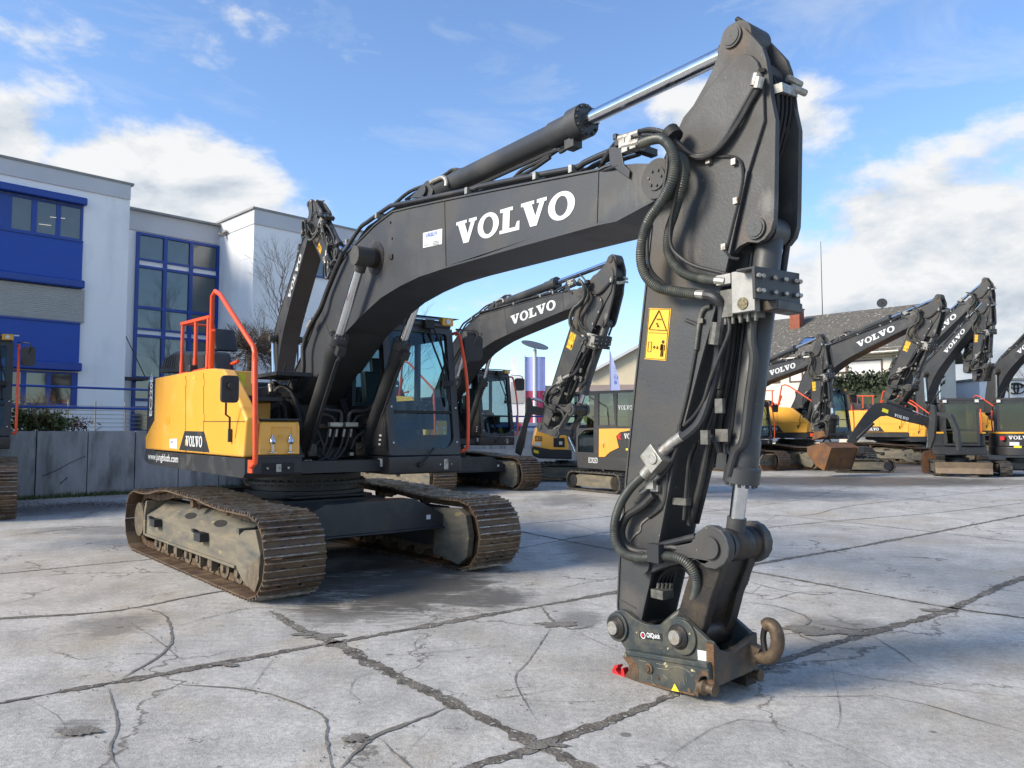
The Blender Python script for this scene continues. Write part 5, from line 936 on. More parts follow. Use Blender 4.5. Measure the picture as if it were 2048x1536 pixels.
# --- three compact machines at the right
def compact(fr, at, label, front=True):
    r = mini_base(fr, at, w2=.86, L2=1.05, th=.52, tw=.36); tag(r, label, 'excavator', 'compact excavators'); z0 = .72
    plan = [(-.75, -.6), (-.95, -.35), (-1.0, 0), (-.95, .35), (-.75, .6), (-.3, .82), (.65, .82), (.72, -.80), (-.3, -.82)]
    def pl(z_0, z_1, k=1.0, nm='b', mt=dark, bv=.03):
        m = MB(); n = len(plan); m.add([(x * k, y * k, z_0) for x, y in plan] + [(x * k, y * k, z_1) for x, y in plan], [(i, (i + 1) % n, n + (i + 1) % n, n + i) for i in range(n)] + [tuple(range(n)), tuple(range(n, 2 * n))]); return m.build(nm, mt, r, bevel=bv)
    b = pl(z0, 1.02, 1, 'lower_body', cabgrey); c = pl(1.02, 1.46, .97, 'engine_cover', dark); y_ = pl(1.46, 1.52, .99, 'yellow_trim', yellowf, .01)
    fn = lambda k: (lambda a, b_, d: (k - d * (1 if k > 0 else -1), a, b_))
    m = MB(); cz = 2.62; o_ = [(-.46, 1.05), (.62, 1.05), (.62, cz), (-.46, cz)]
    sheet(o_, [[(-.38, 1.62), (.54, 1.62), (.54, 2.5), (-.38, 2.5)], [(-.38, 1.12), (.54, 1.12), (.54, 1.57), (-.38, 1.57)]], fn(.76), .05, mb=m); sheet([(-.46, 1.5), (.62, 1.5), (.62, cz), (-.46, cz)], [[(-.38, 1.6), (.54, 1.6), (.54, 2.5), (-.38, 2.5)]], fn(-.66), .05, mb=m)
    for yy, dd in ((-.46, 1), (.62, -1)): sheet([(-.61, 1.5), (.71, 1.5), (.71, cz), (-.61, cz)], [[(-.55, 1.6), (.0, 1.6), (.0, 2.5), (-.55, 2.5)], [(.06, 1.56), (.65, 1.56), (.65, 2.5), (.06, 2.5)]], (lambda y2, d2: lambda a, b_, d: (a, y2 + d2 * d, b_))(yy, dd), .05, mb=m)
    m.box((.05, .08, cz + .03), (1.46, 1.14, .08)); cb = m.build('cab', cabgrey, r, bevel=.012)
    m = MB(); m.poly([(.73, -.40, 1.1), (.73, .56, 1.1), (.73, .56, 2.52), (.73, -.40, 2.52)]); m.poly([(-.63, -.40, 1.58), (-.63, .56, 1.58), (-.63, .56, 2.52), (-.63, -.40, 2.52)])
    for yy in (-.44, .60): m.poly([(-.57, yy, 1.56), (.67, yy, 1.56), (.67, yy, 2.52), (-.57, yy, 2.52)])
    m.build('cab_window', glassd, cb)
    m = MB(); m.box((-.05, .08, 1.55), (.5, .5, .2)); m.box((-.3, .08, 1.95), (.14, .46, .75)); m.build('operator_seat', blackp, cb, bevel=.04)
    m = MB(); m.box((.4, .08, 1.5), (.1, .1, .5)); m.box((.2, -.3, 1.6), (.4, .1, .2)); m.build('controls', blackp, cb)
    for yy in (-.40, .56): m = MB(); m.box((.80 if front else -.70, yy, 2.58), (.06, .12, .1)); m.build('work_lamp', lens, cb, bevel=.01)
    m = MB(); m.tube([(.80, .66, 2.3), (.82, .68, 1.9), (.80, .66, 1.5)], .025, 8, smooth_pts=0); m.build('grab_rail', orange, cb)
    m = MB(); 
    if front: m.prism([(1.42, .12), (1.50, .12), (1.44, .30), (1.50, .50), (1.42, .50), (1.37, .30)], -.88, .80)
    else: m.prism([(1.42, .12), (1.50, .12), (1.44, .30), (1.50, .50), (1.42, .50), (1.37, .30)], -.85, .85)
    for yy in (-.3, .3): m.bar((.4, yy, .36), (1.4, yy, .3), .12, .12)
    bl = m.build('dozer_blade', mat('worn_blade_paint', (.22, .16, .10), (.15, .11, .08), 5, .7, 0, .2), r, bevel=.008); bl.rotation_euler.z = R(at) - fr.a
    m = slab_word((-.985, .34, 1.27), (0, -1, 0), (0, 0, 1), .68, .12); m.build('rear_lettering', white, c)
    for s_ in (-1, 1): m = MB(); m.box((-.93, .50 * s_, 1.31), (.04, .14, .13), Matrix.Rotation(R(-32) * s_, 3, 'Z')); m.build('tail_light', red, c)
    m = MB(); m.box((-.985, .17, 1.12), (.01, .28, .12)); m.build('dealer_sticker', whitest, c); m = MB(); m.box((-.985, .08, 1.02), (.03, .22, .07)); m.box((-.985, -.22, 1.18), (.01, .1, .05)); m.build('small_label', stickb, c)
    return r
def digger(r, fr, yy, boomp, armp, buck, w_=.09, mt=dark):
    """boom, arm and bucket of a compact machine, outlines traced on the plane of its boom"""
    m = MB(); m.prism(fr.xz(boomp, yy), yy - w_, yy + w_); b = m.build('boom', mt, r, bevel=.01)
    m = MB(); m.prism(fr.xz(armp, yy), yy - w_ * .8, yy + w_ * .8); a = m.build('arm', mt, r, bevel=.01)
    if buck: m = MB(); m.prism(fr.xz(buck, yy), yy - .2, yy + .2); m.build('bucket', bucketm, r, bevel=.01)
    return b, a
FM1 = Frame(15.75, 27.3, -26); m1 = compact(FM1, -22, 'compact excavator with its windscreen and light dozer blade towards us, second from the right edge')
def tube_part(r, fr, name, mt, pts, rad, yy=None):
    m = MB(); m.tube([fr.un(u_, v_, 'y', yy) for u_, v_ in pts], rad, 8, smooth_pts=0); m.build(name, mt, r)
FM1b = Frame(14.2, 25.7, 30)
FM2 = Frame(17.6, 26.9, 152); m2 = compact(FM2, 165, 'compact excavator seen from behind at the right edge, white lettering on its tail', front=False)
FM3 = Frame(13.2, 29.5, 72); m3 = mini_base(FM3, 80, w2=.85, L2=1.1, th=.52, tw=.36); tag(m3, 'low compact excavator behind the rusty bucket, its black lettered boom reaching to the right', 'excavator', 'compact excavators')
m = MB(); m.box((-.4, 0, .82), (1.2, 1.3, .3)); m.build('lower_body', dark, m3, bevel=.05)
z4 = lambda x, y: (1680 + x * .14327, 740 + y * .14327)
bm3, am3 = digger(m3, FM3, -.15, [z4(*p) for p in ((90, 1000), (160, 880), (320, 650), (440, 500), (490, 465), (590, 455), (700, 480), (950, 570), (1230, 680), (1240, 760), (1150, 770), (900, 715), (660, 640), (560, 650), (440, 740), (270, 960), (200, 1040))], [z4(*p) for p in ((1265, 480), (1310, 490), (1330, 600), (1325, 1000), (1300, 1100), (1220, 1090), (1230, 900), (1235, 700))],
    [z4(*p) for p in ((1165, 1140), (1320, 1110), (1330, 1250), (1370, 1390), (1380, 1470), (1170, 1460), (1140, 1330))])
a = Vector(FM3.un(*z4(752, 645), 'y', -.245)); b = Vector(FM3.un(*z4(950, 705), 'y', -.245)); ux = (b - a).normalized(); slab_word(a, ux, (-ux.z, 0, ux.x), (b - a).length, .105).build('boom_lettering', white, bm3)
m = MB(); m.poly([FM3.un(*z4(*p), 'y', -.245) for p in ((595, 530), (678, 560), (668, 608), (583, 580))]); m.build('warning_label', stickb, bm3)
m = MB(); m.tube([FM3.un(*z4(*p), 'y', -.3) for p in ((240, 960), (340, 860), (470, 740))], .06, 10, smooth_pts=0); m.build('boom_cylinder', dark, m3)
m = MB(); m.tube([FM3.un(*z4(*p), 'y', -.15) for p in ((650, 445), (1010, 570))], .055, 10, smooth_pts=0); m.tube([FM3.un(*z4(*p), 'y', -.15) for p in ((1010, 570), (1245, 672))], .03, 10, smooth_pts=0, mi=1); m.build('arm_cylinder', [dark, chrome], m3)
m = MB(); m.tube([FM3.un(*z4(*p), 'y', -.28) for p in ((1230, 820), (1225, 1000), (1215, 1080))], .03, 10, smooth_pts=0); m.build('bucket_cylinder', chrome, m3)
z6 = lambda x, y: (1840 + x * .14974, 740 + y * .14974)
bb, aa = digger(m1, FM1b, 0, [z6(*p) for p in ((500, 1080), (470, 830), (410, 660), (230, 600), (240, 560), (430, 600), (520, 800), (540, 1080))], [z6(*p) for p in ((150, 460), (200, 470), (225, 600), (200, 900), (150, 1050), (110, 1040), (130, 700))], None, w_=.08)
for o in (bb, aa): o.matrix_basis = Matrix.Translation((0, 0, 0)); 
for o in (bb, aa):
    o.matrix_parent_inverse = (Matrix.Translation(FM1.o) @ Matrix.Rotation(FM1.a - R(90), 4, 'Z')).inverted() @ (Matrix.Translation(FM1b.o) @ Matrix.Rotation(FM1b.a - R(90), 4, 'Z'))
# ================================================================= GROUND
def concrete_mat():
    m = bpy.data.materials.new('weathered_concrete'); m.use_nodes = True; t = m.node_tree; L = t.links.new; b = t.nodes['Principled BSDF']; b.inputs['Roughness'].default_value = .82; b.inputs['Specular IOR Level'].default_value = .35
    tc = nd(t, 'ShaderNodeTexCoord'); vec = tc.outputs['Object']
    def nz(sc, dt=6, ro=.6, v=None, dist=0):
        n = nd(t, 'ShaderNodeTexNoise', i_Scale=sc, i_Detail=dt, i_Roughness=ro, i_Distortion=dist); L(v or vec, n.inputs['Vector']); return n.outputs[0]
    def rmp(x, a, b_, c=0, d=1):
        r = nd(t, 'ShaderNodeMapRange'); r.inputs['From Min'].default_value = a; r.inputs['From Max'].default_value = b_; r.inputs['To Min'].default_value = c; r.inputs['To Max'].default_value = d; L(x, r.inputs['Value']); return r.outputs[0]
    def mix(f, a, c, ty='MIX'):
        x = nd(t, 'ShaderNodeMixRGB', blend_type=ty)
        for i, q in enumerate((f, a, c)):
            if isinstance(q, (int, float)): x.inputs[i].default_value = q
            elif isinstance(q, tuple): x.inputs[i].default_value = (*q, 1)
            else: L(q, x.inputs[i])
        return x.outputs[0]
    def mth(op, a, b_=None, cl=False):
        x = nd(t, 'ShaderNodeMath', operation=op, use_clamp=cl)
        for i, q in enumerate((a, b_)):
            if q is None: continue
            if isinstance(q, (int, float)): x.inputs[i].default_value = q
            else: L(q, x.inputs[i])
        return x.outputs[0]
    c = mix(rmp(nz(.28, 5), .35, .65), (.63, .605, .56), (.52, .495, .455))
    c = mix(rmp(nz(1.1, 9, .72), .44, .66, 0, .8), c, (.31, .295, .265))
    c = mix(rmp(nz(4.5, 8, .75), .46, .68, 0, .6), c, (.27, .258, .235))
    c = mix(rmp(nz(.55, 6, .6, dist=.6), .52, .70, 0, .75), c, (.43, .35, .24))      # rusty, sandy bloom
    mp = nd(t, 'ShaderNodeMapping'); mp.inputs['Rotation'].default_value = (0, 0, R(38)); mp.inputs['Scale'].default_value = (1, 9, 1); L(vec, mp.inputs[0])
    c = mix(rmp(nz(1.6, 7, .7, mp.outputs[0]), .56, .70, 0, .38), c, (.26, .25, .235))   # scuffs along the driving direction
    c = mix(rmp(nz(24, 6, .8), .38, .70, 0, .75), c, (.20, .19, .172))
    c = mix(rmp(nz(110, 2, .8), .56, .68, 0, .7), c, (.62, .60, .56))
    c = mix(rmp(nz(85, 2, .6), .66, .72, 0, .6), c, (.13, .125, .115))
    dn = nd(t, 'ShaderNodeTexNoise', i_Scale=1.4, i_Detail=6, i_Roughness=.65); L(vec, dn.inputs['Vector']); dv = nd(t, 'ShaderNodeVectorMath', operation='MULTIPLY_ADD'); L(dn.outputs['Color'], dv.inputs[0]); dv.inputs[1].default_value = (1.1, 1.1, 0); L(vec, dv.inputs[2])
    for sc_, w_, th in ((.42, .008, .47), (1.3, .013, .56), (3.4, .022, .64)):
        ve = nd(t, 'ShaderNodeTexVoronoi', feature='DISTANCE_TO_EDGE', i_Scale=sc_); L(dv.outputs[0], ve.inputs['Vector'])
        c = mix(mth('MULTIPLY', rmp(ve.outputs['Distance'], w_ * .3, w_, .8, 0), rmp(nz(.6 + sc_ * .3, 3), th, th + .05)), c, (.13, .115, .095))
    vo = nd(t, 'ShaderNodeTexVoronoi', i_Scale=2.3); L(vec, vo.inputs['Vector'])
    c = mix(mth('MULTIPLY', rmp(mth('ADD', vo.outputs['Distance'], mth('MULTIPLY', nz(9, 3), .10)), .10, .13, .85, 0), rmp(nz(.7, 2), .47, .53)), c, (.14, .13, .115))    # small oil drips
    # wet, tracked-in and oily patches with their own outlines
    sp = nd(t, 'ShaderNodeSeparateXYZ'); L(vec, sp.inputs[0]); n_edge = nz(1.7, 8, .68, dist=.5); n_str = nz(3.2, 8, .7, mp.outputs[0]); wet = None
    for (u_, v_, ru, rv, amt, brk) in ((790, 1165, 280, 75, .85, 1), (950, 1195, 150, 35, .8, 1), (700, 1230, 170, 30, .6, 1), (1190, 1100, 90, 45, .75, .6), (850, 1060, 160, 70, .7, .8), (150, 1015, 160, 18, .9, .7), (200, 1060, 200, 12, .5, 1), (1700, 962, 520, 14, .85, .5), (1700, 930, 420, 18, .7, .6), (1560, 990, 260, 16, .45, 1), (1160, 1240, 70, 22, .55, 1.2), (150, 1455, 70, 26, .5, 1.2), (240, 1250, 120, 30, .45, 1.2), (1130, 1000, 90, 16, .5, 1), (1350, 1400, 90, 12, .4, 1), (1690, 1250, 110, 22, .5, 1.2)):
        p = ground(u_, v_); px = (ground(u_ + ru, v_) - p).length; py = abs(ground(u_, v_ - rv).y - p.y) * .5 + abs(ground(u_, v_ + rv).y - p.y) * .5
        a = mth('DIVIDE', mth('SUBTRACT', sp.outputs['X'], p.x), px); bq = mth('DIVIDE', mth('SUBTRACT', sp.outputs['Y'], p.y), py)
        dd = mth('ADD', mth('MULTIPLY', a, a), mth('MULTIPLY', bq, bq)); f = mth('SUBTRACT', 1.0, dd)
        f = mth('ADD', mth('MULTIPLY', f, .55), mth('MULTIPLY', mth('SUBTRACT', mth('ADD', mth('MULTIPLY', n_edge, .5), mth('MULTIPLY', n_str, .5)), .5), 3.2 * brk))
        f = mth('MULTIPLY', mth('MULTIPLY', rmp(f, .10, .42), rmp(dd, .3, 1.8, 1.0, 0.0)), min(1, amt * 1.15)); wet = f if wet is None else mth('MAXIMUM', wet, f)
    c = mix(wet, c, (.115, .107, .094)); L(c, b.inputs['Base Color'])
    L(rmp(wet, 0, 1, .85, .42), b.inputs['Roughness'])
    bp = nd(t, 'ShaderNodeBump', i_Strength=.8, i_Distance=.015); h = mth('ADD', mth('MULTIPLY', nz(60, 5, .75), .6), mth('MULTIPLY', nz(5, 6, .6), .7)); L(h, bp.inputs['Height']); L(bp.outputs[0], b.inputs['Normal']); return m
m = MB(); m.poly([(-400, -60, -.012), (400, -60, -.012), (400, 900, -.012), (-400, 900, -.012)]); tag(m.build('ground', mat('asphalt', (.11, .11, .108), (.09, .088, .085), .4, .85, 0, .2, 30)), kind='structure')
m = MB(); nx, ny = 30, 30; X0, X1, YY0, YY1 = -30, 45, -8, 48
m.poly([(X0, YY0, 0), (X1, YY0, 0), (X1, YY1, 0), (X0, YY1, 0)]); yard = tag(m.build('concrete_yard', concrete_mat()), kind='structure')
jointm = mat('joint_dirt', (.15, .132, .108), (.24, .215, .18), 14, .95, 0, .9, 45, dirt=(.075, .066, .054), damt=.5, dscale=7, speck=((.40, .38, .34), 30, .62))
crackm = mat('crack_dirt', (.14, .125, .105), (.2, .185, .16), 9, .95, 0, .6, 60)
def strip(pts, wd, name, mt, seed, rough=1.0, step=.028, z=.004, taper=True):
    rr = random.Random(seed); P = [ground(u_, v_) for u_, v_ in pts]; P = catmull(P, 3) if len(P) > 2 else P; D = []
    for i in range(len(P) - 1):
        n = max(1, int((P[i + 1] - P[i]).length / step)); D += [P[i].lerp(P[i + 1], j / n) for j in range(n)]
    D.append(P[-1]); vs = []; n = len(D)
    for i, p in enumerate(D):
        d = (D[min(n - 1, i + 1)] - D[max(0, i - 1)]).normalized(); nn = Vector((-d.y, d.x, 0)); s = i * step
        o = (noise.noise(Vector((s * .8, seed * 7.1, 0))) * .8 + noise.noise(Vector((s * 4, seed * 3.3, 5))) * .5 + noise.noise(Vector((s * 16, seed * 1.3, 5))) * .5) * wd * rough
        w_ = wd * (.55 + .55 * noise.noise(Vector((s * 1.1, seed, 9))) + .5 * noise.noise(Vector((s * 7, seed, 2))) + .5 * abs(noise.noise(Vector((s * 19, seed, 4)))) + .35 * rr.random())
        if taper: w_ *= min(1, (min(i, n - 1 - i) + 1) / 12)
        w_ = max(w_, wd * .12); vs += [p + nn * (o + w_) + Vector((0, 0, z)), p + nn * (o - w_ * (.6 + .6 * rr.random())) + Vector((0, 0, z))]
    m = MB(); m.add(vs, [(2 * i, 2 * i + 1, 2 * i + 3, 2 * i + 2) for i in range(n - 1)]); o_ = m.build(name, mt, yard); return o_
J = [  # expansion joints between the slabs (photo survey), half width in metres
 ([(-160, 1436), (0, 1407), (240, 1364), (440, 1328), (665, 1287), (1024, 1222), (1232, 1185), (1500, 1131), (1780, 1082), (2060, 1028), (2300, 984)], .036),
 ([(860, 1560), (1109, 1482), (1364, 1387), (1511, 1342), (1640, 1295), (1760, 1262), (1894, 1222), (2060, 1150), (2300, 1072)], .038),
 ([(-100, 1252), (0, 1238), (230, 1222), (430, 1185), (640, 1160)], .022), ([(-100, 1156), (0, 1148), (290, 1120), (640, 1090)], .012),
 ([(542, 1222), (600, 1258), (675, 1287), (780, 1345), (905, 1405), (1024, 1467), (1140, 1520), (1260, 1580)], .044),
 ([(1024, 1060), (1240, 1102), (1494, 1142), (1674, 1175), (1894, 1215), (2060, 1238), (2300, 1275)], .024),
 ([(1024, 975), (1404, 1017), (1604, 1035), (1874, 1065), (2060, 1087), (2300, 1112)], .012),
 ([(1380, 1025), (1600, 1032), (1700, 1012), (1900, 990), (2080, 970)], .010), ([(1400, 1070), (1640, 1045), (1880, 1025), (2080, 1002)], .012), ([(1700, 985), (1850, 1000), (2060, 1028)], .008), ([(1024, 1050), (1200, 1035), (1240, 1028)], .010), ([(1340, 1032), (1600, 1000), (1700, 975), (1900, 952)], .008),
 ([(700, 1160), (880, 1128), (1100, 1085), (1240, 1060)], .010), ([(0, 1075), (120, 1060), (260, 1050)], .012), ([(780, 1536), (905, 1415)], .001)]
for k, (p, wd) in enumerate(J): strip(p, wd * 1.3, 'slab_joint', jointm, k + 1, .55)
CR = [([(215, 1375), (235, 1450), (220, 1500), (245, 1560)], .008), ([(230, 1365), (330, 1305), (342, 1262), (320, 1225), (240, 1213)], .012), ([(330, 1368), (500, 1382), (600, 1412), (650, 1440), (655, 1500), (670, 1560)], .011), ([(670, 1545), (740, 1475), (820, 1445), (905, 1412)], .022), ([(760, 1480), (820, 1536), (860, 1570)], .012),
 ([(500, 1382), (550, 1310)], .006), ([(700, 1390), (710, 1360), (760, 1340)], .005), ([(700, 1390), (735, 1412)], .006), ([(340, 1257), (480, 1220), (560, 1215)], .006), ([(835, 1308), (830, 1285), (860, 1262)], .005), ([(750, 1316), (1024, 1290)], .004), ([(250, 1240), (320, 1285), (365, 1325)], .005),
 ([(0, 1270), (60, 1262), (110, 1248)], .006), ([(0, 1460), (60, 1420)], .005), ([(945, 1402), (1040, 1392), (1110, 1380)], .007), ([(1080, 1212), (1105, 1245), (1145, 1260), (1190, 1250)], .020), ([(1105, 1252), (1060, 1320), (1030, 1360), (1070, 1440)], .005), ([(1145, 1262), (1240, 1305)], .006),
 ([(1150, 1200), (1235, 1220)], .007), ([(1024, 1400), (1150, 1405), (1260, 1400)], .004), ([(1490, 1205), (1560, 1215), (1620, 1240), (1590, 1265), (1650, 1290)], .016), ([(1485, 1160), (1560, 1180), (1640, 1190), (1680, 1180)], .010), ([(1500, 1190), (1540, 1200), (1600, 1185), (1720, 1190), (1880, 1212)], .007), ([(1650, 1180), (1700, 1210)], .005),
 ([(1620, 1245), (1720, 1260), (1800, 1248)], .018), ([(1740, 1270), (1790, 1300), (1840, 1338)], .009), ([(1590, 1320), (1700, 1350), (1850, 1372), (2060, 1400)], .005), ([(1740, 1388), (1850, 1410), (1950, 1440), (2060, 1470)], .008), ([(1560, 1395), (1780, 1392)], .005), ([(1530, 1165), (1500, 1190)], .004), ([(1560, 1025), (1530, 1045)], .004), ([(1300, 1536), (1480, 1440), (1700, 1500), (1900, 1600)], .003),
 ([(1024, 1025), (1140, 1048), (1230, 1075)], .006), ([(560, 1215), (760, 1195), (860, 1180)], .005), ([(1900, 1222), (2060, 1232)], .014), ([(1660, 1320), (1680, 1420), (1670, 1470)], .003), ([(100, 1530), (130, 1450), (60, 1400)], .003)]
for k, (p, wd) in enumerate(CR): strip(p, wd * .85, 'crack', crackm, 50 + k, 1.6, step=.03, z=.0045 + .0003 * (k % 3))
for k, (u_, v_) in enumerate(((1105, 1250), (640, 1275), (615, 1268), (1640, 1262), (1700, 1268), (1090, 1490), (720, 1480), (450, 1330), (1870, 1222), (1395, 1235), (150, 1462))):   # crumbled corners filled with dirt
    rr = random.Random(k); c = ground(u_, v_); r0 = (.16, .13, .09, .22, .16, .10, .09, .08, .12, .07, .10)[k]; pts = []
    for i in range(40): t = i * math.pi / 20; r_ = r0 * (.55 + .7 * noise.noise(Vector((math.cos(t) * .8 + k * 5, math.sin(t) * .8, 0))) + .45 * noise.noise(Vector((math.cos(t) * 7, math.sin(t) * 7, k)))); pts.append(c + Vector((math.cos(t) * r_ * 1.7, math.sin(t) * r_, .0056 + .0004 * k)))
    m = MB(); n = len(pts); m.add([c + Vector((0, 0, .0056 + .0004 * k))] + pts, [(0, i + 1, (i + 1) % n + 1) for i in range(n)]); m.build('dirt_patch', crackm, yard)
m = MB()   # loose grit along joints and under the machines
rr = random.Random(3)
for (p, wd) in J[:7] + CR[:20]:
    P = [ground(*q) for q in p]
    for i in range(len(P) - 1):
        L_ = (P[i + 1] - P[i]).length
        for j in range(int(L_ * 14)):
            q = P[i].lerp(P[i + 1], rr.random()) + Vector((rr.gauss(0, .05), rr.gauss(0, .05), 0)); s = rr.uniform(.002, .007)
            if q.y > 11 or q.y < 2: continue
            m.add([q + Vector((s, 0, .004)), q + Vector((-s * .6, s, .004)), q + Vector((-s * .5, -s, .004)), q + Vector((0, 0, .004 + s * 1.2))], [(0, 1, 3), (1, 2, 3), (2, 0, 3)])
tag(m.build('grit', mat('grit', (.22, .20, .17), (.12, .11, .095), 30, .9)), kind='stuff')
# ================================================================= RETAINING WALL, TERRACE, RAILING
FW = Frame(-10.21, 18.6, 135.5)
wallm = mat('stained_wall_concrete', (.34, .345, .345), (.23, .235, .235), 1.6, .88, 0, .35, 25, dirt=(.105, .105, .10), damt=.38, dscale=1.8, stretch=(1.8, 1.8, .5), speck=((.34, .35, .36), 3, .72))
def to_world(fr, o): o.location = fr.o; o.rotation_euler = (0, 0, fr.a - R(90)); return o
m = MB(); sp_ = 1.09
for k in range(-12, 24):
    j = rng.uniform(-.008, .008); m.box((k * sp_ + sp_ / 2, .13 + j, .775), (sp_ - .022, .24, 1.55))
m.box((6, .27, .75), (40, .05, 1.46))
wl = m.build('retaining_wall', wallm, bevel=.006); to_world(FW, wl); tag(wl, 'stained grey concrete panel wall holding up the terrace', 'wall')
m = MB(); m.tube([FW.un(*p, 'y', -.002) for p in ((85, 952), (105, 944), (118, 938), (140, 926), (172, 912))], .008, 4); m.tube([FW.un(*p, 'y', -.002) for p in ((120, 968), (135, 955))], .01, 4); m.build('wall_crack', black, wl)
m = MB(); m.poly([(-14, .2, 1.46), (30, .2, 1.46), (30, 40, 1.46), (-14, 40, 1.46)]); tg = m.build('terrace', mat('terrace_soil', (.12, .11, .09), (.07, .08, .045), 1.5, .95)); to_world(FW, tg); tag(tg, kind='structure')
blue = mat('blue_painted_metal', (.004, .050, .30), (.004, .042, .26), 3, .4)
bluepan = mat('blue_facade_panel', (.004, .062, .37), (.004, .056, .34), .8, .5)
m = MB(); 
for z in (2.60, 2.11): m.cyl((-12, .12, z), (6.2, .12, z), .028, 10)
for x in (-9, -6, -3, 1.6, 4.2): m.cyl((x, .12, 1.5), (x, .12, 2.6), .028, 10)
rl = m.build('railing', blue); to_world(FW, rl); tag(rl, 'blue tubular railing along the top of the concrete wall', 'railing')
m = MB()
for k in range(7): m.cyl((-1.8, 2.0, 1.55 + .11 * k), (2.6, 2.0, 1.55 + .11 * k), .008, 6)
for x in (-1.0, .1, .75, 1.5, 2.3): m.cyl((x, 2.0, 1.46), (x, 2.0, 2.35), .02, 8)
rw = m.build('wire_fence', steel); to_world(FW, rw); tag(rw, 'thin grey wire railing below the blue rails, by the white facade', 'fence')
leafg = mat('green_leaves', (.055, .085, .022), (.09, .115, .03), 14, .6); leafr = mat('reddish_leaves', (.10, .045, .035), (.07, .05, .03), 14, .6); twig = mat('bare_twigs', (.085, .062, .045), (.13, .10, .075), 12, .85); grass = mat('grass_blades', (.07, .11, .03), (.11, .13, .04), 8, .7); litter = mat('leaf_litter', (.11, .06, .03), (.07, .045, .03), 20, .85); hedgem = mat('hedge_leaves', (.032, .048, .018), (.02, .03, .011), 5, .7)
def bush(m, c, rx, ry, rz, n, s, rr, mi=None):
    for i in range(n):
        v = Vector((rr.gauss(0, 1), rr.gauss(0, 1), rr.gauss(0, 1))).normalized() * (rr.random() ** .45); k = .75 + .5 * noise.noise(v * 2.2 + Vector(c)); p = Vector(c) + Vector((v.x * rx * k, v.y * ry * k, v.z * rz * k))
        a = Vector((rr.gauss(0, 1), rr.gauss(0, 1), rr.gauss(0, 1))).normalized() * s * rr.uniform(.6, 1.4); b = a.cross(Vector((rr.gauss(0, 1), rr.gauss(0, 1), rr.gauss(0, 1)))).normalized() * s * .6; m.add([p - a, p + b, p + a, p - b], [(0, 1, 2, 3)], mi=mi)
def twigs(m, p, d, L_, r_, depth, rr, spread=.6, mi=0):
    q = p + d * L_; mid = p.lerp(q, .5) + Vector((rr.gauss(0, 1), rr.gauss(0, 1), rr.gauss(0, 1))) * L_ * .06
    m.cyl(p, mid, r_, 4, r2=r_ * .8, caps=False, mi=mi); m.cyl(mid, q, r_ * .8, 4, r2=r_ * .62, caps=False, mi=mi)
    if depth <= 0: return
    for k in range(rr.choice((2, 3, 3))):
        nd_ = (d + Vector((rr.gauss(0, spread), rr.gauss(0, spread), rr.gauss(0, spread) + .08))).normalized(); twigs(m, q if k < 2 else mid, nd_, L_ * rr.uniform(.6, .85), r_ * .62, depth - 1, rr, spread, mi)
rr = random.Random(5)
def wpt(fr, u_, v_, y): l = fr.un(u_, v_, 'y', y); return fr.o + fr.F * l[0] + fr.L * l[1] + Vector((0, 0, l[2]))
def plant(name, base, label, cat, fn, mats, group=None):
    m = MB(); fn(m); o = m.build(name, mats); o.location = base; tag(o, label, cat, group); return o
def mk_bush(rx, ry, rz, n, s): return lambda m: bush(m, (0, 0, rz * .8), rx, ry, rz, n, s, rr)
B_ = lambda u_, y: (lambda p: Vector((p.x, p.y, 1.46)))(wpt(FW, u_, 862, y))
plant('shrub', B_(96, .8), 'low dark green leafy shrub above the concrete wall', 'shrub', mk_bush(.75, .5, .38, 1500, .045), leafg)
plant('shrub', B_(150, .9), 'reddish brown shrub above the wall, right of the green one', 'shrub', lambda m: (bush(m, (0, 0, .25), .6, .4, .28, 420, .03, rr), [twigs(m, Vector((rr.uniform(-.4, .4), rr.uniform(-.2, .2), 0)), Vector((rr.gauss(0, .5), 0, 1)).normalized(), .22, .008, 2, rr) for _ in range(9)]), leafr)
plant('bare_bush', B_(62, .7), 'leafless yellow-brown bush with one long shoot, by the dark cab at the left edge', 'bush', lambda m: [twigs(m, Vector((rr.uniform(-.4, .4), rr.uniform(-.2, .2), 0)), Vector((rr.gauss(0, .35), rr.gauss(0, .2), 1)).normalized(), .42, .010, 3, rr, .35) for _ in range(14)], mat('yellow_twigs', (.16, .12, .06), (.10, .08, .05), 9, .9))
plant('shrub', B_(40, .8), 'dark green shrub against the left-hand dark cab', 'shrub', mk_bush(.6, .5, .45, 900, .045), leafg)
def pom(m):
    m.cyl((0, 0, 0), (0, 0, 2.6), .09, 8)
    for i in range(60):
        d = Vector((rr.gauss(0, 1), rr.gauss(0, 1), rr.gauss(.25, .8))).normalized(); twigs(m, Vector((0, 0, 2.6)), d, .36, .026, 4, rr, .42)
plant('pollard_tree', wpt(FW, 497, 862, 2.2) * 1 - Vector((0, 0, .1)), 'pruned round tree of bare brown twigs before the white building', 'tree', pom, twig, 'bare trees')
def tall(h, n=5): return lambda m: ([m.cyl((0, 0, 0), (0, 0, h * .55), .07, 8, r2=.04)] + [twigs(m, Vector((0, 0, h * (.2 + .35 * k / n))), Vector((rr.gauss(0, .35), rr.gauss(0, .3), 1)).normalized(), h * .17, .022, 4, rr, .3) for k in range(n * 2)])
plant('bare_tree', wpt(FW, 562, 862, 5.5), 'slender leafless tree left of the steep boom', 'tree', tall(5.6), twig, 'bare trees')
plant('bare_tree', wpt(FW, 668, 862, 5.0), 'low leafless tree right of the steep boom', 'tree', tall(3.6), twig, 'bare trees')
plant('bare_tree', Vector((-6.5, 44, 0)), 'leafless tree seen through the near cab windows', 'tree', tall(8, 7), twig, 'bare trees')
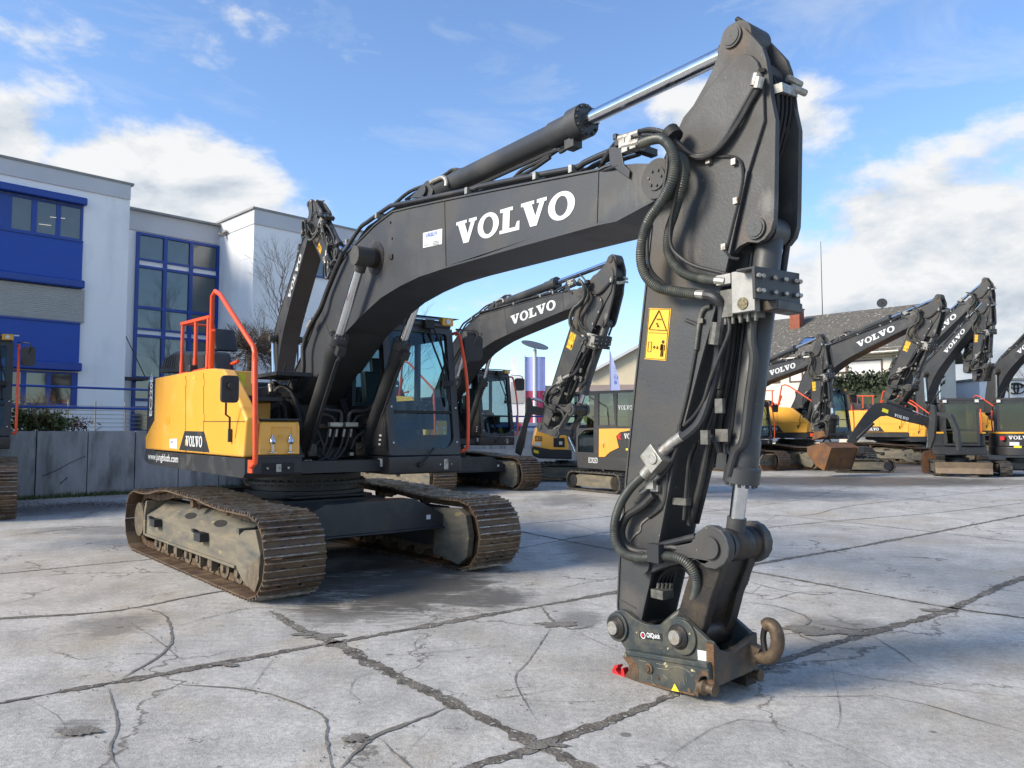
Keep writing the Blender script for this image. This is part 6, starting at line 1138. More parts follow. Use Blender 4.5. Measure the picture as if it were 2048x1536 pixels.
plant('bare_tree', Vector((41, 60, 0)), 'distant leafless tree above the white showroom roof', 'tree', tall(8, 7), twig, 'bare trees')
m = MB()
for i in range(6500):
    x = rr.uniform(-7, 12); dd = abs(rr.gauss(0, .14)); p = Vector((x, -dd, 0)); h = rr.uniform(.05, .16) * (1 - min(.7, dd * 2)); a = rr.uniform(0, 6.3); w_ = .013; t = Vector((rr.gauss(0, .03), rr.gauss(0, .03), h)); m.add([p + Vector((math.cos(a) * w_, math.sin(a) * w_, 0)), p - Vector((math.cos(a) * w_, math.sin(a) * w_, 0)), p + t], [(0, 1, 2)])
g_ = m.build('grass', grass); to_world(FW, g_); tag(g_, kind='stuff')
m = MB()
for i in range(500):
    p = ground(150, 1010) + Vector((rr.gauss(0, 1.1), rr.gauss(0, .45), .006)); s = rr.uniform(.01, .03); a = rr.uniform(0, 6.3); m.add([p + Vector((math.cos(a) * s, math.sin(a) * s, rr.uniform(0, .015))), p + Vector((math.cos(a + 1.8) * s, math.sin(a + 1.8) * s, rr.uniform(0, .01))), p + Vector((math.cos(a + 3.1) * s, math.sin(a + 3.1) * s, rr.uniform(0, .015))), p + Vector((math.cos(a + 4.6) * s * .7, math.sin(a + 4.6) * s * .7, 0))], [(0, 1, 2, 3)])
tag(m.build('fallen_leaves', litter), kind='stuff')
# ================================================================= BLUE AND WHITE OFFICE BUILDING
FB = Frame(-15.1, 27, 135.5)
plaster = mat('white_plaster', (.88, .88, .88), (.84, .84, .84), .5, .85, 0, .05, 20, dirt=(.66, .67, .69), damt=.36, dscale=.8, stretch=(1, 1, .35)); parap = mat('grey_parapet', (.56, .56, .58), (.51, .51, .53), .7, .8); capm = mat('parapet_cap', (.28, .28, .27), (.22, .22, .21), 3, .6); blind = mat('grey_blinds', (.46, .46, .45), (.42, .42, .41), 2, .5)
ob = empty('office_building', FB.o, FB.a - R(90)); tag(ob, 'white flat-roofed office building with bright blue panels and blue window frames', 'building')
Bz = lambda u_, v_, y=0: FB.un(u_, v_, 'y', y)
xc = Bz(254, 600)[0]; zr = Bz(160, 349.5)[2]; zp = Bz(160, 380)[2]
m = MB(); m.box(((xc - 16) / 2, 6, (zp + 1.2) / 2), (xc + 16, 12, zp - 1.2)); wa = m.build('wall', plaster, ob)
m = MB(); m.box(((xc - 16) / 2, 6 - .03, (zr + zp) / 2), (xc + 16, 12.06, zr - zp)); pa = m.build('parapet', parap, ob)
m = MB(); m.box(((xc - 16) / 2, 6, zr + .04), (xc + 16.2, 12.2, .08)); m.build('parapet_cap', capm, pa)
zv = lambda v_: Bz(160, v_)[2]; xe = Bz(160, 600)[0]; xh = Bz(169, 600, -.3)[0]
for (v0, v1) in ((484, 562), (650, 727)):
    m = MB(); m.box(((xe - 16) / 2, -.06, (zv(v0) + zv(v1)) / 2), (xe + 16, .12, zv(v0) - zv(v1))); m.build('blue_panel', bluepan, ob)
for (v0, v1) in ((398, 413), (563, 579), (727, 744)):
    m = MB(); m.box(((xh - 16) / 2, -.16, (zv(v0) + zv(v1)) / 2), (xh + 16, .34, zv(v0) - zv(v1))); m.build('shutter_box', blue, ob, bevel=.05)
for (v0, v1, panes) in ((414, 483, ((-60, -10), (16, 56), (67, 106), (115, 155))), (746, 812, ((-60, -10), (10, 48), (58, 98), (107, 148)))):
    m = MB(); hh = []
    for u0, u1 in panes: a, b = Bz(u0, 600)[0], Bz(u1, 600)[0]; hh.append([(a, zv(v1 - 4)), (b, zv(v1 - 4)), (b, zv(v0 + 4)), (a, zv(v0 + 4))])
    sheet([(-12, zv(v1)), (xe, zv(v1)), (xe, zv(v0)), (-12, zv(v0))], hh, lambda a, b, d: (a, -.05 + d, b), .10, mb=m); wf = m.build('window', blue, ob)
    m = MB()
    for h in hh: m.poly([(x, -.002 - .012, z) for x, z in h])
    m.build('pane', pane if v0 < 500 else panedark, wf)
    m = MB(); m.box(((xe - 12) / 2, -.08, zv(v1) - .03), (xe + 12, .16, .05)); m.build('sill', blue, wf)
m = MB()
for k in range(17):
    z = zv(580) + (zv(646) - zv(580)) * (k + .5) / 17; m.box(((xe + .12 - 12) / 2, -.10, z), (xe + 12.1, .05, .065), Matrix.Rotation(R(35), 3, 'X'))
m.box(((xe - 12) / 2, -.02, (zv(580) + zv(646)) / 2), (xe + 12, .02, zv(580) - zv(646)), mi=1); m.build('window_blind', [blind, black], ob)
m = MB(); m.box(((xe - 12) / 2, -.08, zv(648)), (xe + 12, .16, .06)); m.build('sill', blue, ob)
for u0, u1, v_ in ((78, 102, 446), (100, 130, 432)):    # ceiling lamps lit inside the office, seen through the pane
    a, b = Vector(Bz(u0, v_ + 2, -.02)), Vector(Bz(u1, v_ + 5, -.02)); m = MB(); m.bar(a, b, .004, .05, (0, 1, 0))
    lit = MATS.get('lit_ceiling_lamp')
    if not lit: lit = mat('lit_ceiling_lamp', (.9, .85, .7)); lit.node_tree.nodes['Principled BSDF'].inputs['Emission Color'].default_value = (1, .9, .7, 1); lit.node_tree.nodes['Principled BSDF'].inputs['Emission Strength'].default_value = .5
    m.build('ceiling_lamp', lit, ob)
# recessed stair hall with tall glazing
yr = 1.3; xm0 = FB.un(254, 600, 'y', yr)[0] - .6; xm1 = FB.un(435, 600, 'y', yr)[0]; Rz = lambda u_, v_: FB.un(u_, v_, 'y', yr)
zt_ = Rz(300, 428)[2]; zq = Rz(300, 466)[2]
m = MB(); m.box(((xm0 + xm1) / 2, yr + 4, (zq + 1.2) / 2), (xm1 - xm0, 8, zq - 1.2)); m.build('hall_wall', plaster, ob)
m = MB(); m.box(((xm0 + xm1) / 2, yr + 3.97, (zt_ + zq) / 2), (xm1 - xm0, 8.06, zt_ - zq)); q = m.build('parapet', parap, ob); m = MB(); m.box(((xm0 + xm1) / 2, yr + 3.9, zt_ + .04), (xm1 - xm0 + .1, 8.3, .08)); m.build('parapet_cap', capm, q)
vx = [FB.un(u_, 600, 'y', yr)[0] for u_ in (271, 327, 379, 433)]; vz = [Rz(300, v_)[2] for v_ in (470, 522, 617, 660, 756, 800, 845, 862)]
hh = []; wt = []
for i in range(3):
    a, b = vx[i] + .07, vx[i + 1] - .07
    for z1, z0, wp in ((vz[0] - .07, vz[1] + .05, 0), (vz[1] - .03, vz[1] - .22, 1), (vz[1] - .32, vz[2] + .06, 0), (vz[2] - .05, vz[3] + .05, 0), (vz[3] - .03, vz[3] - .20, 1), (vz[3] - .30, vz[4] + .05, 0), (vz[4] - .06, vz[5] + .05, 0), (vz[5] - .04, vz[5] - .25, 1), (vz[5] - .33, 1.6, 0)):
        (wt if wp else hh).append([(a, z0), (b, z0), (b, z1), (a, z1)])
m = MB(); sheet([(vx[0] - .05, 1.5), (vx[3] + .05, 1.5), (vx[3] + .05, vz[0] + .03), (vx[0] - .05, vz[0] + .03)], hh + wt, lambda a, b, d: (a, yr - .10 + d, b), .14, mb=m); wf = m.build('hall_window', blue, ob)
m = MB(); 
for h in hh: m.poly([(x, yr - .02, z) for x, z in h])
m.build('pane', pane, wf)
m = MB()
for h in wt: m.poly([(x, yr - .03, z) for x, z in h])
m.each('white_infill', plaster, wf)
m = MB(); x_ = FB.un(251, 600, 'y', .6)[0]; m.cyl((xc + .12, .9, 1.5), (xc + .12, .9, zq - .2), .06, 10); m.build('downpipe', blue, ob)
m = MB(); m.box((xc + .5, .7, Bz(254, 755)[2]), (.9, .7, .10)); m.bar((xc + .12, .6, Bz(254, 660)[2]), (xc + .9, .5, Bz(254, 750)[2]), .03, .03); m.build('door_canopy', dark, ob)
# projecting tower block
xt = xm1; yt = yr - FB.un(505, 600, 'x', xt)[1]; yf = FB.un(505, 600, 'x', xt)[1]
Tz = lambda v_: FB.un(505, v_, 'x', xt)[2]; zt2, zq2 = Tz(420), Tz(449)
tw_ = FB.un(775, 600, 'y', yf)[0] - xt; m = MB(); m.box((xt + tw_ / 2, yf + 3, (zq2 + 1.2) / 2), (tw_, 6, zq2 - 1.2)); m.build('tower_wall', plaster, ob)
m = MB(); m.box((xt + tw_ / 2, yf + 3 - .03, (zt2 + zq2) / 2), (tw_ + .06, 6.06, zt2 - zq2)); q = m.build('parapet', parap, ob); m = MB(); m.box((xt + tw_ / 2, yf + 3, zt2 + .04), (tw_ + .2, 6.2, .08)); m.build('parapet_cap', capm, q)
Fz = lambda u_, v_: FB.un(u_, v_, 'y', yf)
w0, w1 = Fz(612, 500), Fz(720, 560); z1, z0 = Fz(640, 494)[2], Fz(640, 556)[2]; m = MB(); st_ = (w1[0] - w0[0]) / 3; hh = [[(w0[0] + k * st_ + .06, z0 + .06), (w0[0] + (k + 1) * st_ - .06, z0 + .06), (w0[0] + (k + 1) * st_ - .06, z1 - .06), (w0[0] + k * st_ + .06, z1 - .06)] for k in range(3)]
sheet([(w0[0], z0), (w1[0], z0), (w1[0], z1), (w0[0], z1)], hh, lambda a, b, d: (a, yf - .08 + d, b), .12, mb=m); m.box(((w0[0] + w1[0]) / 2, yf - .1, z1 + .12), (w1[0] - w0[0] + .2, .3, .25)); wf = m.build('window', blue, ob); m = MB(); [m.poly([(x, yf - .02, z) for x, z in h]) for h in hh]; m.build('pane', pane, wf)
m = MB(); p = FB.un(452, 470, 'x', xt - .02); m.box((p[0] - .15, p[1], p[2]), (.3, .1, .1)); m.box((p[0] - .1, p[1] - .1, p[2] + .1), (.1, .25, .08)); m.build('facade_lamp', steel, ob)
# ================================================================= HOUSES, SHOWROOM AND STREET THINGS BEHIND
cream = mat('cream_render', (.62, .54, .38), (.57, .49, .34), .6, .85); creamp = mat('pale_render', (.66, .61, .52), (.60, .56, .48), .6, .85); brown = mat('brown_window_frame', (.10, .05, .03), None, 5, .5); shut = mat('white_roller_shutter', (.62, .62, .60), (.55, .55, .54), 2, .6, stretch=(1, 1, 12))
rooft = mat('weathered_roof_tiles', (.155, .138, .115), (.09, .082, .072), 2.6, .9, 0, .8, 10, dirt=(.08, .075, .065), damt=.5, dscale=7, speck=((.40, .38, .32), 5, .64)); brick = mat('red_brick', (.28, .085, .045), (.20, .06, .035), 6, .85, 0, .3, 20)
FH = Frame(19.4, 52, 43.5); hs_ = empty('house', FH.o, FH.a - R(90)); tag(hs_, 'cream house with a weathered grey tiled roof, brick chimney and skylight', 'house')
Hz = lambda u_, v_, y=0: FH.un(u_, v_, 'y', y)
x0, x1 = Hz(1440, 700)[0], Hz(1793, 700)[0]; ze = Hz(1757, 697, -.6)[2]; dpt = 11.0
zrg = FH.un(1764, 616, 'y', dpt / 2)[2]
m = MB(); m.box(((x0 + x1) / 2, dpt / 2, ze / 2), (x1 - x0, dpt, ze)); m.prism([(0, 0), (1, 0)], 0, 0, cap=False) if False else None
m.add([(x1, 0, ze), (x1, dpt, ze), (x1, dpt / 2, zrg - .25), (x0, 0, ze), (x0, dpt, ze), (x0, dpt / 2, zrg - .25)], [(0, 1, 2), (3, 5, 4)]); m.build('wall', creamp, hs_)
m = MB(); ov = .5
for s_ in (0, 1):
    ya, yb_ = (-.7, dpt / 2) if s_ == 0 else (dpt + .7, dpt / 2); sl_ = (zrg - ze) / (dpt / 2 + .7); m.add([(x0 - ov, ya, ze - .1), (x1 + ov, ya, ze - .1), (x1 + ov, yb_, zrg), (x0 - ov, yb_, zrg), (x0 - ov, ya, ze - .3), (x1 + ov, ya, ze - .3), (x1 + ov, yb_, zrg - .2), (x0 - ov, yb_, zrg - .2)], [(0, 1, 2, 3), (7, 6, 5, 4), (0, 4, 5, 1), (1, 5, 6, 2), (0, 3, 7, 4)])
rf = m.build('roof', rooft, hs_)
def on_roof(u_, v_, off=0):
    c = Vector((0, 0, CAM_H)) - FH.o; r = ray(u_, v_); O = Vector((c.dot(FH.F), c.dot(FH.L), c.z)); D = Vector((r.dot(FH.F), r.dot(FH.L), r.z)); n = Vector((0, -(zrg - ze), dpt / 2 + .7)).normalized(); p0 = Vector((0, dpt / 2, zrg + off)); t = (p0 - O).dot(n) / D.dot(n); return O + D * t
c = on_roof(1594, 652); c2 = on_roof(1606, 650); m = MB(); zc = FH.un(1594, 620, 'y', c.y)[2]; m.box((c.x, c.y, (zc + c.z - .6) / 2), (.75, .75, zc - c.z + .6)); m.box((c.x, c.y, zc + .03), (.85, .85, .08)); m.cyl((c.x, c.y, zc), (c.x, c.y, zc + .3), .12, 10); m.build('chimney', brick, rf)
m = MB(); P4 = [on_roof(*p, .05) for p in ((1596, 689), (1619, 686), (1631, 673), (1609, 675))]; m.poly([tuple(p) for p in P4]); sk_ = m.build('skylight', dark, rf); m = MB(); P4 = [on_roof(*p, .08) for p in ((1600, 687), (1617, 685), (1626, 676), (1609, 677))]; m.poly([tuple(p) for p in P4]); m.build('pane', panemat('skylight_glass', (.05, .12, .32), .05, 1.0), rf)
c = Vector(FH.un(1645, 628, 'y', dpt / 2)); zt3 = FH.un(1645, 482, 'y', dpt / 2)[2]; m = MB(); m.cyl((c.x, c.y, zrg - .2), (c.x, c.y, zt3), .035, 6, r2=.02); m.build('antenna_mast', dark, rf)
c = Vector(FH.un(1764, 606, 'y', dpt / 2 - .1)); m = MB(); r3 = .34 * 1.0; dd = (Vector((FH.F.dot(Vector((-.4, -.9, .2))), FH.L.dot(Vector((-.4, -.9, .2))), .2))).normalized(); m.lathe(c, c - dd * .12, [(0, r3), (.5, r3 * .7), (1, .05)], 24); m.cyl((c.x, c.y, c.z), (c.x, c.y, zrg - .1), .03, 6); m.cyl(c, c + dd * .3, .015, 6); m.build('satellite_dish', dark, rf)
def hwin(u0, v0, u1, v1, op=.0):
    a, b = Hz(u0, v1), Hz(u1, v0); z1_, z0_ = Hz(u0, v0)[2], Hz(u0, v1)[2]; xa_, xb__ = a[0], b[0]; m = MB(); t = .09
    sheet([(xa_, z0_), (xb__, z0_), (xb__, z1_), (xa_, z1_)], [[(xa_ + t, z0_ + t), (xb__ - t, z0_ + t), (xb__ - t, z1_ - t), (xa_ + t, z1_ - t)]], lambda p, q, d: (p, -.06 + d, q), .1, mb=m); wf = m.build('window', brown, hs_)
    m = MB(); zm = z0_ + (z1_ - z0_) * op; m.poly([(xa_ + t, -.01, zm), (xb__ - t, -.01, zm), (xb__ - t, -.01, z1_ - t), (xa_ + t, -.01, z1_ - t)]); m.build('shutter', shut, wf)
    if op > 0: m = MB(); m.poly([(xa_ + t, -.012, z0_ + t), (xb__ - t, -.012, z0_ + t), (xb__ - t, -.012, zm), (xa_ + t, -.012, zm)]); m.build('pane', panedark, wf)
hwin(1519, 742, 1560, 768, .35); hwin(1579, 741, 1606, 765, .1); hwin(1672, 728, 1694, 748, .2); hwin(1694, 722, 1765, 756, .05)
m = MB(); a, b = Hz(1640, 745, -1.4)[0], Hz(1775, 745, -1.4)[0]; z1_, z0_ = Hz(1700, 750, -1.4)[2], Hz(1700, 776, -1.4)[2]; m.box(((a + b) / 2, -.7, z0_), (b - a, 1.4, .15))
n_ = 60
for k in range(n_): m.box((a + (b - a) * (k + .5) / n_, -1.4, (z0_ + z1_) / 2), ((b - a) / n_ * .8, .03, z1_ - z0_), mi=1)
m.build('balcony', [creamp, mat('grey_wood', (.27, .25, .22), (.2, .19, .17), 4, .8)], hs_)
m = MB(); xx = Hz(1783, 700, -.1)[0]; m.cyl((xx, -.1, 0), (xx, -.1, ze - .3), .06, 8); m.cyl((x0, -.75, ze - .25), (x1 + .4, -.75, ze - .25), .09, 8); m.build('gutter', steel, hs_)
m = MB(); m.box(((a + b) / 2 + 1, -.2, Hz(1700, 703, 0)[2] - .2), (b - a + 2, .5, .5)); m.build('fascia', cream, hs_)
# second pale gable right of the house
FG = Frame(26.5, 56, 84); g2 = empty('house', FG.o, FG.a - R(90)); tag(g2, 'pale grey gable end seen between the raised booms at the right', 'house')
Gz = lambda u_, v_, y=0: FG.un(u_, v_, 'y', y)
m = MB(); m.prism([(p[0], p[2]) for p in (Gz(1800, 900), Gz(1800, 740), Gz(1850, 650), Gz(1910, 715), Gz(1910, 900))], 0, 9); m.build('wall', mat('grey_render', (.47, .47, .48), (.43, .43, .44), .6, .85), g2)
m = MB(); a, b, c = Gz(1793, 752, -.3), Gz(1850, 646, -.3), Gz(1914, 718, -.3); m.add([(a[0], -.4, a[2]), (b[0], -.4, b[2]), (c[0], -.4, c[2]), (a[0], 9.3, a[2]), (b[0], 9.3, b[2]), (c[0], 9.3, c[2]), (a[0], -.4, a[2] - .22), (b[0], -.4, b[2] - .22), (c[0], -.4, c[2] - .22)], [(0, 1, 4, 3), (1, 2, 5, 4), (0, 6, 7, 1), (1, 7, 8, 2)]); m.build('roof', rooft, g2)
# yellow-cream hall with a shallow gable
FY = Frame(6.5, 62, 0.001 + 82); FY = Frame(7.0, 60, 78); hy = empty('hall', FY.o, FY.a - R(90)); tag(hy, 'cream hall with a shallow white-edged gable roof behind the compact excavator', 'building')
Yz = lambda u_, v_, y=0: FY.un(u_, v_, 'y', y)
P = [Yz(*p) for p in ((1178, 900), (1178, 748), (1290, 685), (1400, 626), (1500, 690), (1500, 900))]; m = MB(); m.prism([(p[0], p[2]) for p in P], 0, 14); m.build('wall', cream, hy)
m = MB(); a, b, c = Yz(1165, 750, -.5), Yz(1400, 620, -.5), Yz(1510, 692, -.5); m.add([(a[0], -.5, a[2]), (b[0], -.5, b[2]), (c[0], -.5, c[2]), (a[0], 14.5, a[2]), (b[0], 14.5, b[2]), (c[0], 14.5, c[2]), (a[0], -.5, a[2] - .25), (b[0], -.5, b[2] - .25), (c[0], -.5, c[2] - .25)], [(0, 1, 4, 3), (1, 2, 5, 4), (0, 6, 7, 1), (1, 7, 8, 2)]); m.build('roof', parap, hy)
m = MB(); z_ = Yz(1240, 765)[2]; m.box((Yz(1240, 765)[0], -.3, z_ - .6), (14, .5, .8)); m.build('front_band', mat('dull_fascia', (.35, .24, .2), (.3, .3, .3), 1.5, .8), hy)
# white car showroom at the right
FS = Frame(34.0, 56, 20); sh = empty('showroom', FS.o, FS.a - R(90)); sh.rotation_euler.z = 0; FSo = sh.location.copy()
class Flat(Frame): pass
FS = Frame(34.0, 56, 90); sh.rotation_euler.z = FS.a - R(90); tag(sh, 'white showroom with a large black oval ring emblem on its front, at the right edge', 'building')
Sz = lambda u_, v_, y=0: FS.un(u_, v_, 'y', y)
a, b = Sz(1962, 862)[0], Sz(2300, 862)[0]; z1_, z0_ = Sz(2000, 761)[2], Sz(2000, 799)[2]
m = MB(); m.box(((a + b) / 2, 7, (z1_ + z0_) / 2), (b - a, 14, z1_ - z0_)); m.build('fascia', plaster, sh)
m = MB(); m.box(((a + b) / 2, 7.3, z0_ / 2), (b - a, 13, z0_)); m.build('glass_front', panedark, sh)
m = MB(); m.box(((a + b) / 2, 7, z1_ + .1), (b - a + .3, 14.3, .15)); m.build('roof_edge', capm, sh)
def ering(m, c, rx, rz, t, n=36):
    o = [(c[0] + rx * math.cos(2 * math.pi * i / n), c[2] + rz * math.sin(2 * math.pi * i / n)) for i in range(n)]; i_ = [(c[0] + (rx - t) * math.cos(2 * math.pi * i / n), c[2] + (rz - t * .8) * math.sin(2 * math.pi * i / n)) for i in range(n)]; y0_, y1_ = -.14, -.02
    vs = [(x, y0_, z) for x, z in o] + [(x, y0_, z) for x, z in i_] + [(x, y1_, z) for x, z in o] + [(x, y1_, z) for x, z in i_]; m.add(vs, [(k, (k + 1) % n, n + (k + 1) % n, n + k) for k in range(n)] + [(k, 2 * n + k, 2 * n + (k + 1) % n, (k + 1) % n) for k in range(n)] + [(n + k, n + (k + 1) % n, 3 * n + (k + 1) % n, 3 * n + k) for k in range(n)])
cE = Vector(Sz(2031, 777)); k_ = (Sz(2051, 777)[0] - Sz(2031, 777)[0]) * .98; m = MB(); ering(m, cE, k_, k_ * .60, .11 * k_ * 1.1); ering(m, (cE.x, 0, cE.z), k_ * .26, k_ * .55, .10 * k_); ering(m, (cE.x, 0, cE.z + k_ * .22), k_ * .68, k_ * .26, .10 * k_); m.build('emblem', blackp, sh)
# pale office block far behind the middle cabs
FP = Frame(-.5, 58, 90); po = empty('pale_block', FP.o, 0); tag(po, 'low pale block behind the middle cabs, left of the banners', 'building'); Pz = lambda u_, v_, y=0: FP.un(u_, v_, 'y', y)
a, b = Pz(900, 862)[0], Pz(1048, 862)[0]; z1_ = Pz(1000, 752)[2]; m = MB(); m.box(((a + b) / 2, 6, z1_ / 2), (b - a, 12, z1_)); m.box(((a + b) / 2 + 2, 5, z1_ + .8), (b - a - 6, 8, 1.6)); m.build('wall', plaster, po); m = MB(); m.box((Pz(1036, 800)[0], -.03, Pz(1036, 785)[2]), (1.1, .06, 1.6)); m.build('window', blind, po)
# lamp post with a tilted disc
p = ground(1070, 905); d_ = p.length; p.z = 0; zt4 = CAM_H + (862 - 690) / FPX * p.y; lp = empty('lamp_post', p); tag(lp, 'white lamp post topped by a tilted round disc, between the two raised arms', 'lamp')
m = MB(); m.cyl((0, 0, 0), (0, 0, zt4 - .3), .14, 14); m.cyl((0, 0, zt4 - .3), (0, 0, zt4), .05, 10); m.build('post', whitest, lp); m = MB(); n_ = Vector((.25, -.35, 1)).normalized(); m.cyl(Vector((0, 0, zt4)), Vector((0, 0, zt4)) + n_ * .06, 28 / 1540 * p.y, 32); m.build('lamp_disc', mat('disc_grey', (.10, .10, .10), None, 5, .4), lp)
def banner(u0, u1, vt, vb, vg, label, grp, c_top, c_bot, txt=None):
    p = ground(u0, vg); p.z = 0; y = p.y; o = empty('banner_flag', p); tag(o, label, 'flag', grp); w_ = (u1 - u0) / FPX * y; zt = CAM_H + (862 - vt) / FPX * y; zb = CAM_H + (862 - vb) / FPX * y
    m = MB(); m.cyl((0, 0, 0), (0, 0, zt + .1), .035, 8); m.build('pole', steel, o)
    m = MB(); n = 10
    for (za, zc, mi) in ((zt, (zt + zb) / 2, 0), ((zt + zb) / 2, zb, 1)):
        for k in range(n):
            xa_, xb__ = .04 + w_ * k / n, .04 + w_ * (k + 1) / n; f = lambda x: .06 * math.sin(x * 5) ; m.add([(xa_, f(xa_), za), (xb__, f(xb__), za), (xb__, f(xb__), zc), (xa_, f(xa_), zc)], [(0, 1, 2, 3)], mi=mi)
    fl = m.build('flag_cloth', [c_top, c_bot], o)
    if txt: m = text_mb(txt, (w_ * .45, -.10, zb + .2), (0, 0, 1), (-1, 0, 0), w_ * .3, width=(zt - zb) * .45); m.build('flag_lettering', white, o)
lav = mat('lavender_cloth', (.42, .46, .82), (.36, .40, .74), 2, .8); mag = mat('magenta_cloth', (.42, .05, .12), (.36, .05, .1), 2, .8)
banner(1050, 1090, 713, 850, 905, 'tall lavender and magenta banner flag by the lamp post', None, lav, mag)
p = ground(1221, 905); p.z = 0; fo = empty('feather_flag', p); tag(fo, 'narrow pointed lavender feather flag with dark lettering, above the compact cab', 'flag'); k_ = p.y / FPX; zt = CAM_H + (862 - 700) * k_
m = MB(); m.tube([(0, 0, 0), (0, 0, zt - .6), (.03, 0, zt)], .025, 6); m.build('pole', steel, fo); m = MB(); m.poly([(0.02, 0, zt), (.03 + 8 * k_, 0, zt - 25 * k_), (.03 + 17 * k_, 0, zt - 55 * k_), (.03 + 20 * k_, 0, zt - 85 * k_), (.02, 0, zt - 95 * k_)]); m.build('flag_cloth', mat('pale_lavender_cloth', (.55, .58, .85), (.48, .52, .8), 2, .8), fo); m = text_mb('B', (9 * k_, -.01, zt - 68 * k_), (1, 0, 0), (0, 0, 1), 7 * k_); text_mb('O', (8.5 * k_, -.01, zt - 58 * k_), (1, 0, 0), (0, 0, 1), 7 * k_, mb=m)
for q_ in (48, 41, 35): m.bar((8 * k_, -.01, zt - q_ * k_), (12 * k_, -.01, zt - (q_ + 1) * k_), .004, 1.2 * k_, (0, 1, 0))
m.each('flag_lettering', bluep, fo)
# hedge below the house, planter of brown shrubs, parked vehicles
hp_ = wpt(FH, 1650, 800, -2.5); m = MB(); rr2 = random.Random(11)
for k in range(7): bush(m, (k * 1.05, 0, 1.9 + .2 * rr2.random()), .9, .8, 1.0, 420, .13, rr2)
m.box((3.0, .2, 1.0), (6.6, .6, 1.9)); hg = m.build('hedge', hedgem); hg.location = (hp_.x - 1.5, hp_.y + 1, .6); hg.rotation_euler.z = FH.a - R(90); tag(hg, 'long dark green hedge below the wooden balcony', 'hedge')
hg.location = wpt(FH, 1640, 800, -3.0); hg.location.z = CAM_H + (862 - 800) / FPX * hg.location.y - 1.0
plant('potted_shrub', ground(1082, 900), 'brown-leaved ornamental shrub in front of the banner', 'shrub', lambda m: (bush(m, (0, 0, 2.9), 1.0, .6, .45, 700, .09, rr), m.cyl((0, 0, 0), (0, 0, 2.6), .25, 8)), leafr)
def vehicle(name, loc, rz, label, van, mt, grp):
    o = empty(name, loc, rz); tag(o, label, 'van' if van else 'car', grp); L_, W_, H_ = (5.0, 1.95, 2.1) if van else (4.3, 1.8, 1.46)
    pr = [(-L_ / 2, .35), (-L_ / 2, .9 if van else .85), (-L_ / 2 + .1, H_ - .1), (-L_ / 2 + .5, H_), (L_ * .18, H_), (L_ * .32, 1.15 if van else .95), (L_ / 2 - .1, .95 if van else .78), (L_ / 2, .6), (L_ / 2, .35)] if van else [(-L_ / 2, .35), (-L_ / 2, .85), (-L_ * .42, .95), (-L_ * .28, H_), (L_ * .08, H_), (L_ * .24, .95), (L_ / 2 - .15, .80), (L_ / 2, .55), (L_ / 2, .35)]
    m = MB(); m.prism(pr, -W_ / 2, W_ / 2); b = m.build('body', mt, o, bevel=.08, seg=3)
    z0_, z1_ = (1.15, H_ - .2) if van else (.97, H_ - .1)
    for s_ in (-1, 1): m = MB(); y_ = s_ * (W_ / 2 + .004); m.poly([(-L_ * (.40 if van else .34), y_, z0_), (L_ * (.27 if van else .20), y_, z0_), (L_ * (.17 if van else .07), y_, z1_), (-L_ * (.40 if van else .26), y_, z1_)]); m.build('side_window', panedark, b)
    m = MB(); xa_, xb__ = (L_ * .185, L_ * .315) if van else (L_ * .085, L_ * .235); m.poly([(xa_ + .01, -W_ * .42, H_ - .05), (xa_ + .01, W_ * .42, H_ - .05), (xb__ + .02, W_ * .45, z0_ + .04), (xb__ + .02, -W_ * .45, z0_ + .04)]); m.build('windscreen', panedark, b)
    for sx in (-1, 1):
        for sy in (-1, 1): m = MB(); m.cyl((sx * L_ * .31, sy * (W_ / 2 - .2), .32), (sx * L_ * .31, sy * (W_ / 2 + .01), .32), .32, 20); w__ = m.build('wheel', rubber, o); m = MB(); m.cyl((sx * L_ * .31, sy * (W_ / 2), .32), (sx * L_ * .31, sy * (W_ / 2 + .02), .32), .2, 14); m.build('rim', steel, w__)
    for sy in (-1, 1): m = MB(); m.box((L_ / 2 - .03, sy * W_ * .36, .68), (.1, .3, .14)); m.build('headlight', lens, o)
    return o
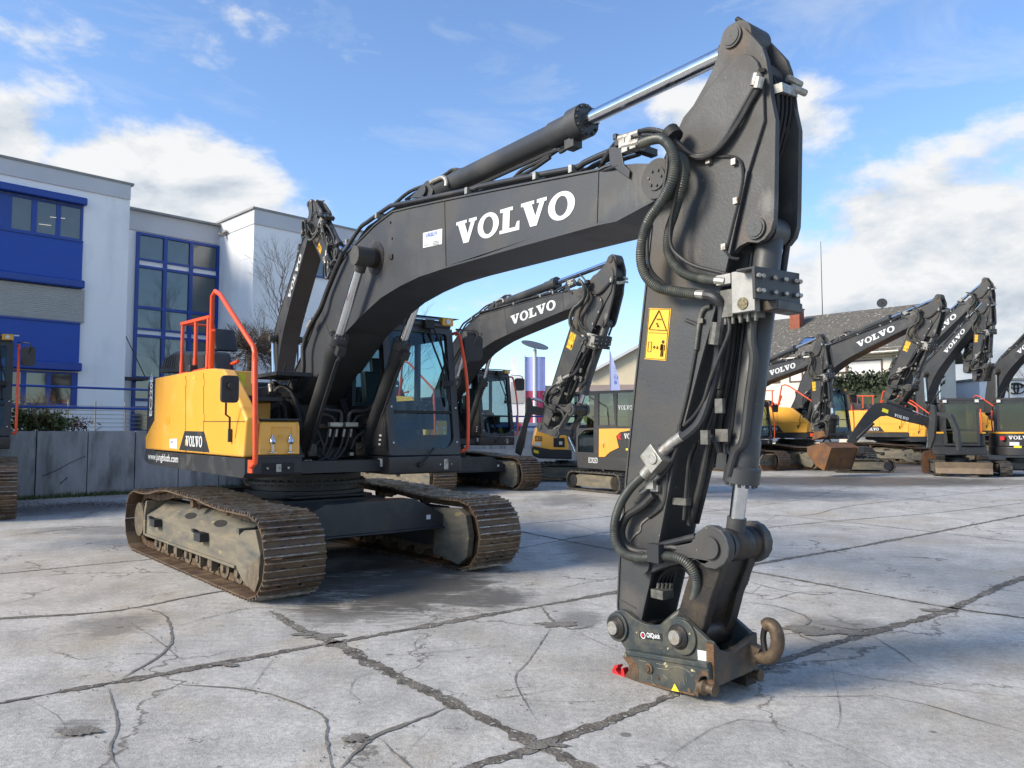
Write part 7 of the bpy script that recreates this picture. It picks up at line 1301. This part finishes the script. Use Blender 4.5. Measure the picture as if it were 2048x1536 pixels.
carw = mat('white_car_paint', (.72, .73, .75), None, 3, .25, coat=.6); cars_ = mat('silver_car_paint', (.42, .43, .45), None, 3, .25, .5, coat=.6); carr = mat('red_car_paint', (.45, .02, .02), None, 3, .25, coat=.6); carb = mat('dark_car_paint', (.03, .035, .045), None, 3, .25, coat=.6)
p = ground(1580, 900); vehicle('van', (16.2, 44.5, .55), R(200), 'white van behind the yellow flank, under the shuttered windows', True, carw, 'vehicles parked behind the machines')
for k, (u_, y, mt, rz, lb) in enumerate(((1012, 40, carb, 80, 'dark car beyond the blue rail, right of the middle cab'), (1045, 44, cars_, 100, 'silver car beyond the blue rail, left of the banner'), (1120, 42, carb, 95, 'dark car between the hanging arm and the banner'), (1150, 46, carr, 70, 'red car behind the hanging arm'), (1195, 44, carw, 110, 'white car glimpsed above the compact cab'))):
    vehicle('car', ((u_ - 1024) / FPX * y, y, .55), R(rz), lb, False, mt, 'vehicles parked behind the machines')
m = MB()
for z in (1.15, 1.75, 2.25): m.cyl((-4.5, 0, z), (4, 0, z), .035, 8)
for x in (-4, -2, 0, 2, 4): m.cyl((x, 0, .5), (x, 0, 2.3), .04, 8)
br_ = m.build('railing', blue); br_.location = (2.2, 37, 0); br_.rotation_euler.z = R(8); tag(br_, 'blue rail fence in front of the parked cars in the middle distance', 'fence')
m = MB(); m.box((0, 4, .26), (60, 18, .5)); kr = m.build('raised_lot', mat('lot_asphalt', (.12, .12, .12), None, 2, .9)); kr.location = (14, 46, 0); tag(kr, kind='structure')
m = MB(); m.box((0, 0, .45), (9, .3, .9)); wb = m.build('low_wall', mat('pale_concrete', (.38, .38, .37), (.3, .3, .29), 2, .85)); wb.location = (-1.5, 27.6, 0); wb.rotation_euler.z = R(46); tag(wb, 'short pale concrete wall behind the middle excavator', 'wall')
# far tree line closing the horizon
def farline(x0_, x1_, y, h, name, label):
    m = MB(); rr3 = random.Random(int(abs(x0_) + y)); n = int((x1_ - x0_) / 3)
    for k in range(n): bush(m, (x0_ + 3 * k + rr3.uniform(-1, 1), y + rr3.uniform(-3, 3), h * .5), 3.2, 2.5, h * (.45 + .25 * rr3.random()), 150, .55, rr3)
    o = m.build(name, hedgem); tag(o, kind='stuff')
farline(-60, 140, 150, 2.6, 'tree_line', '')
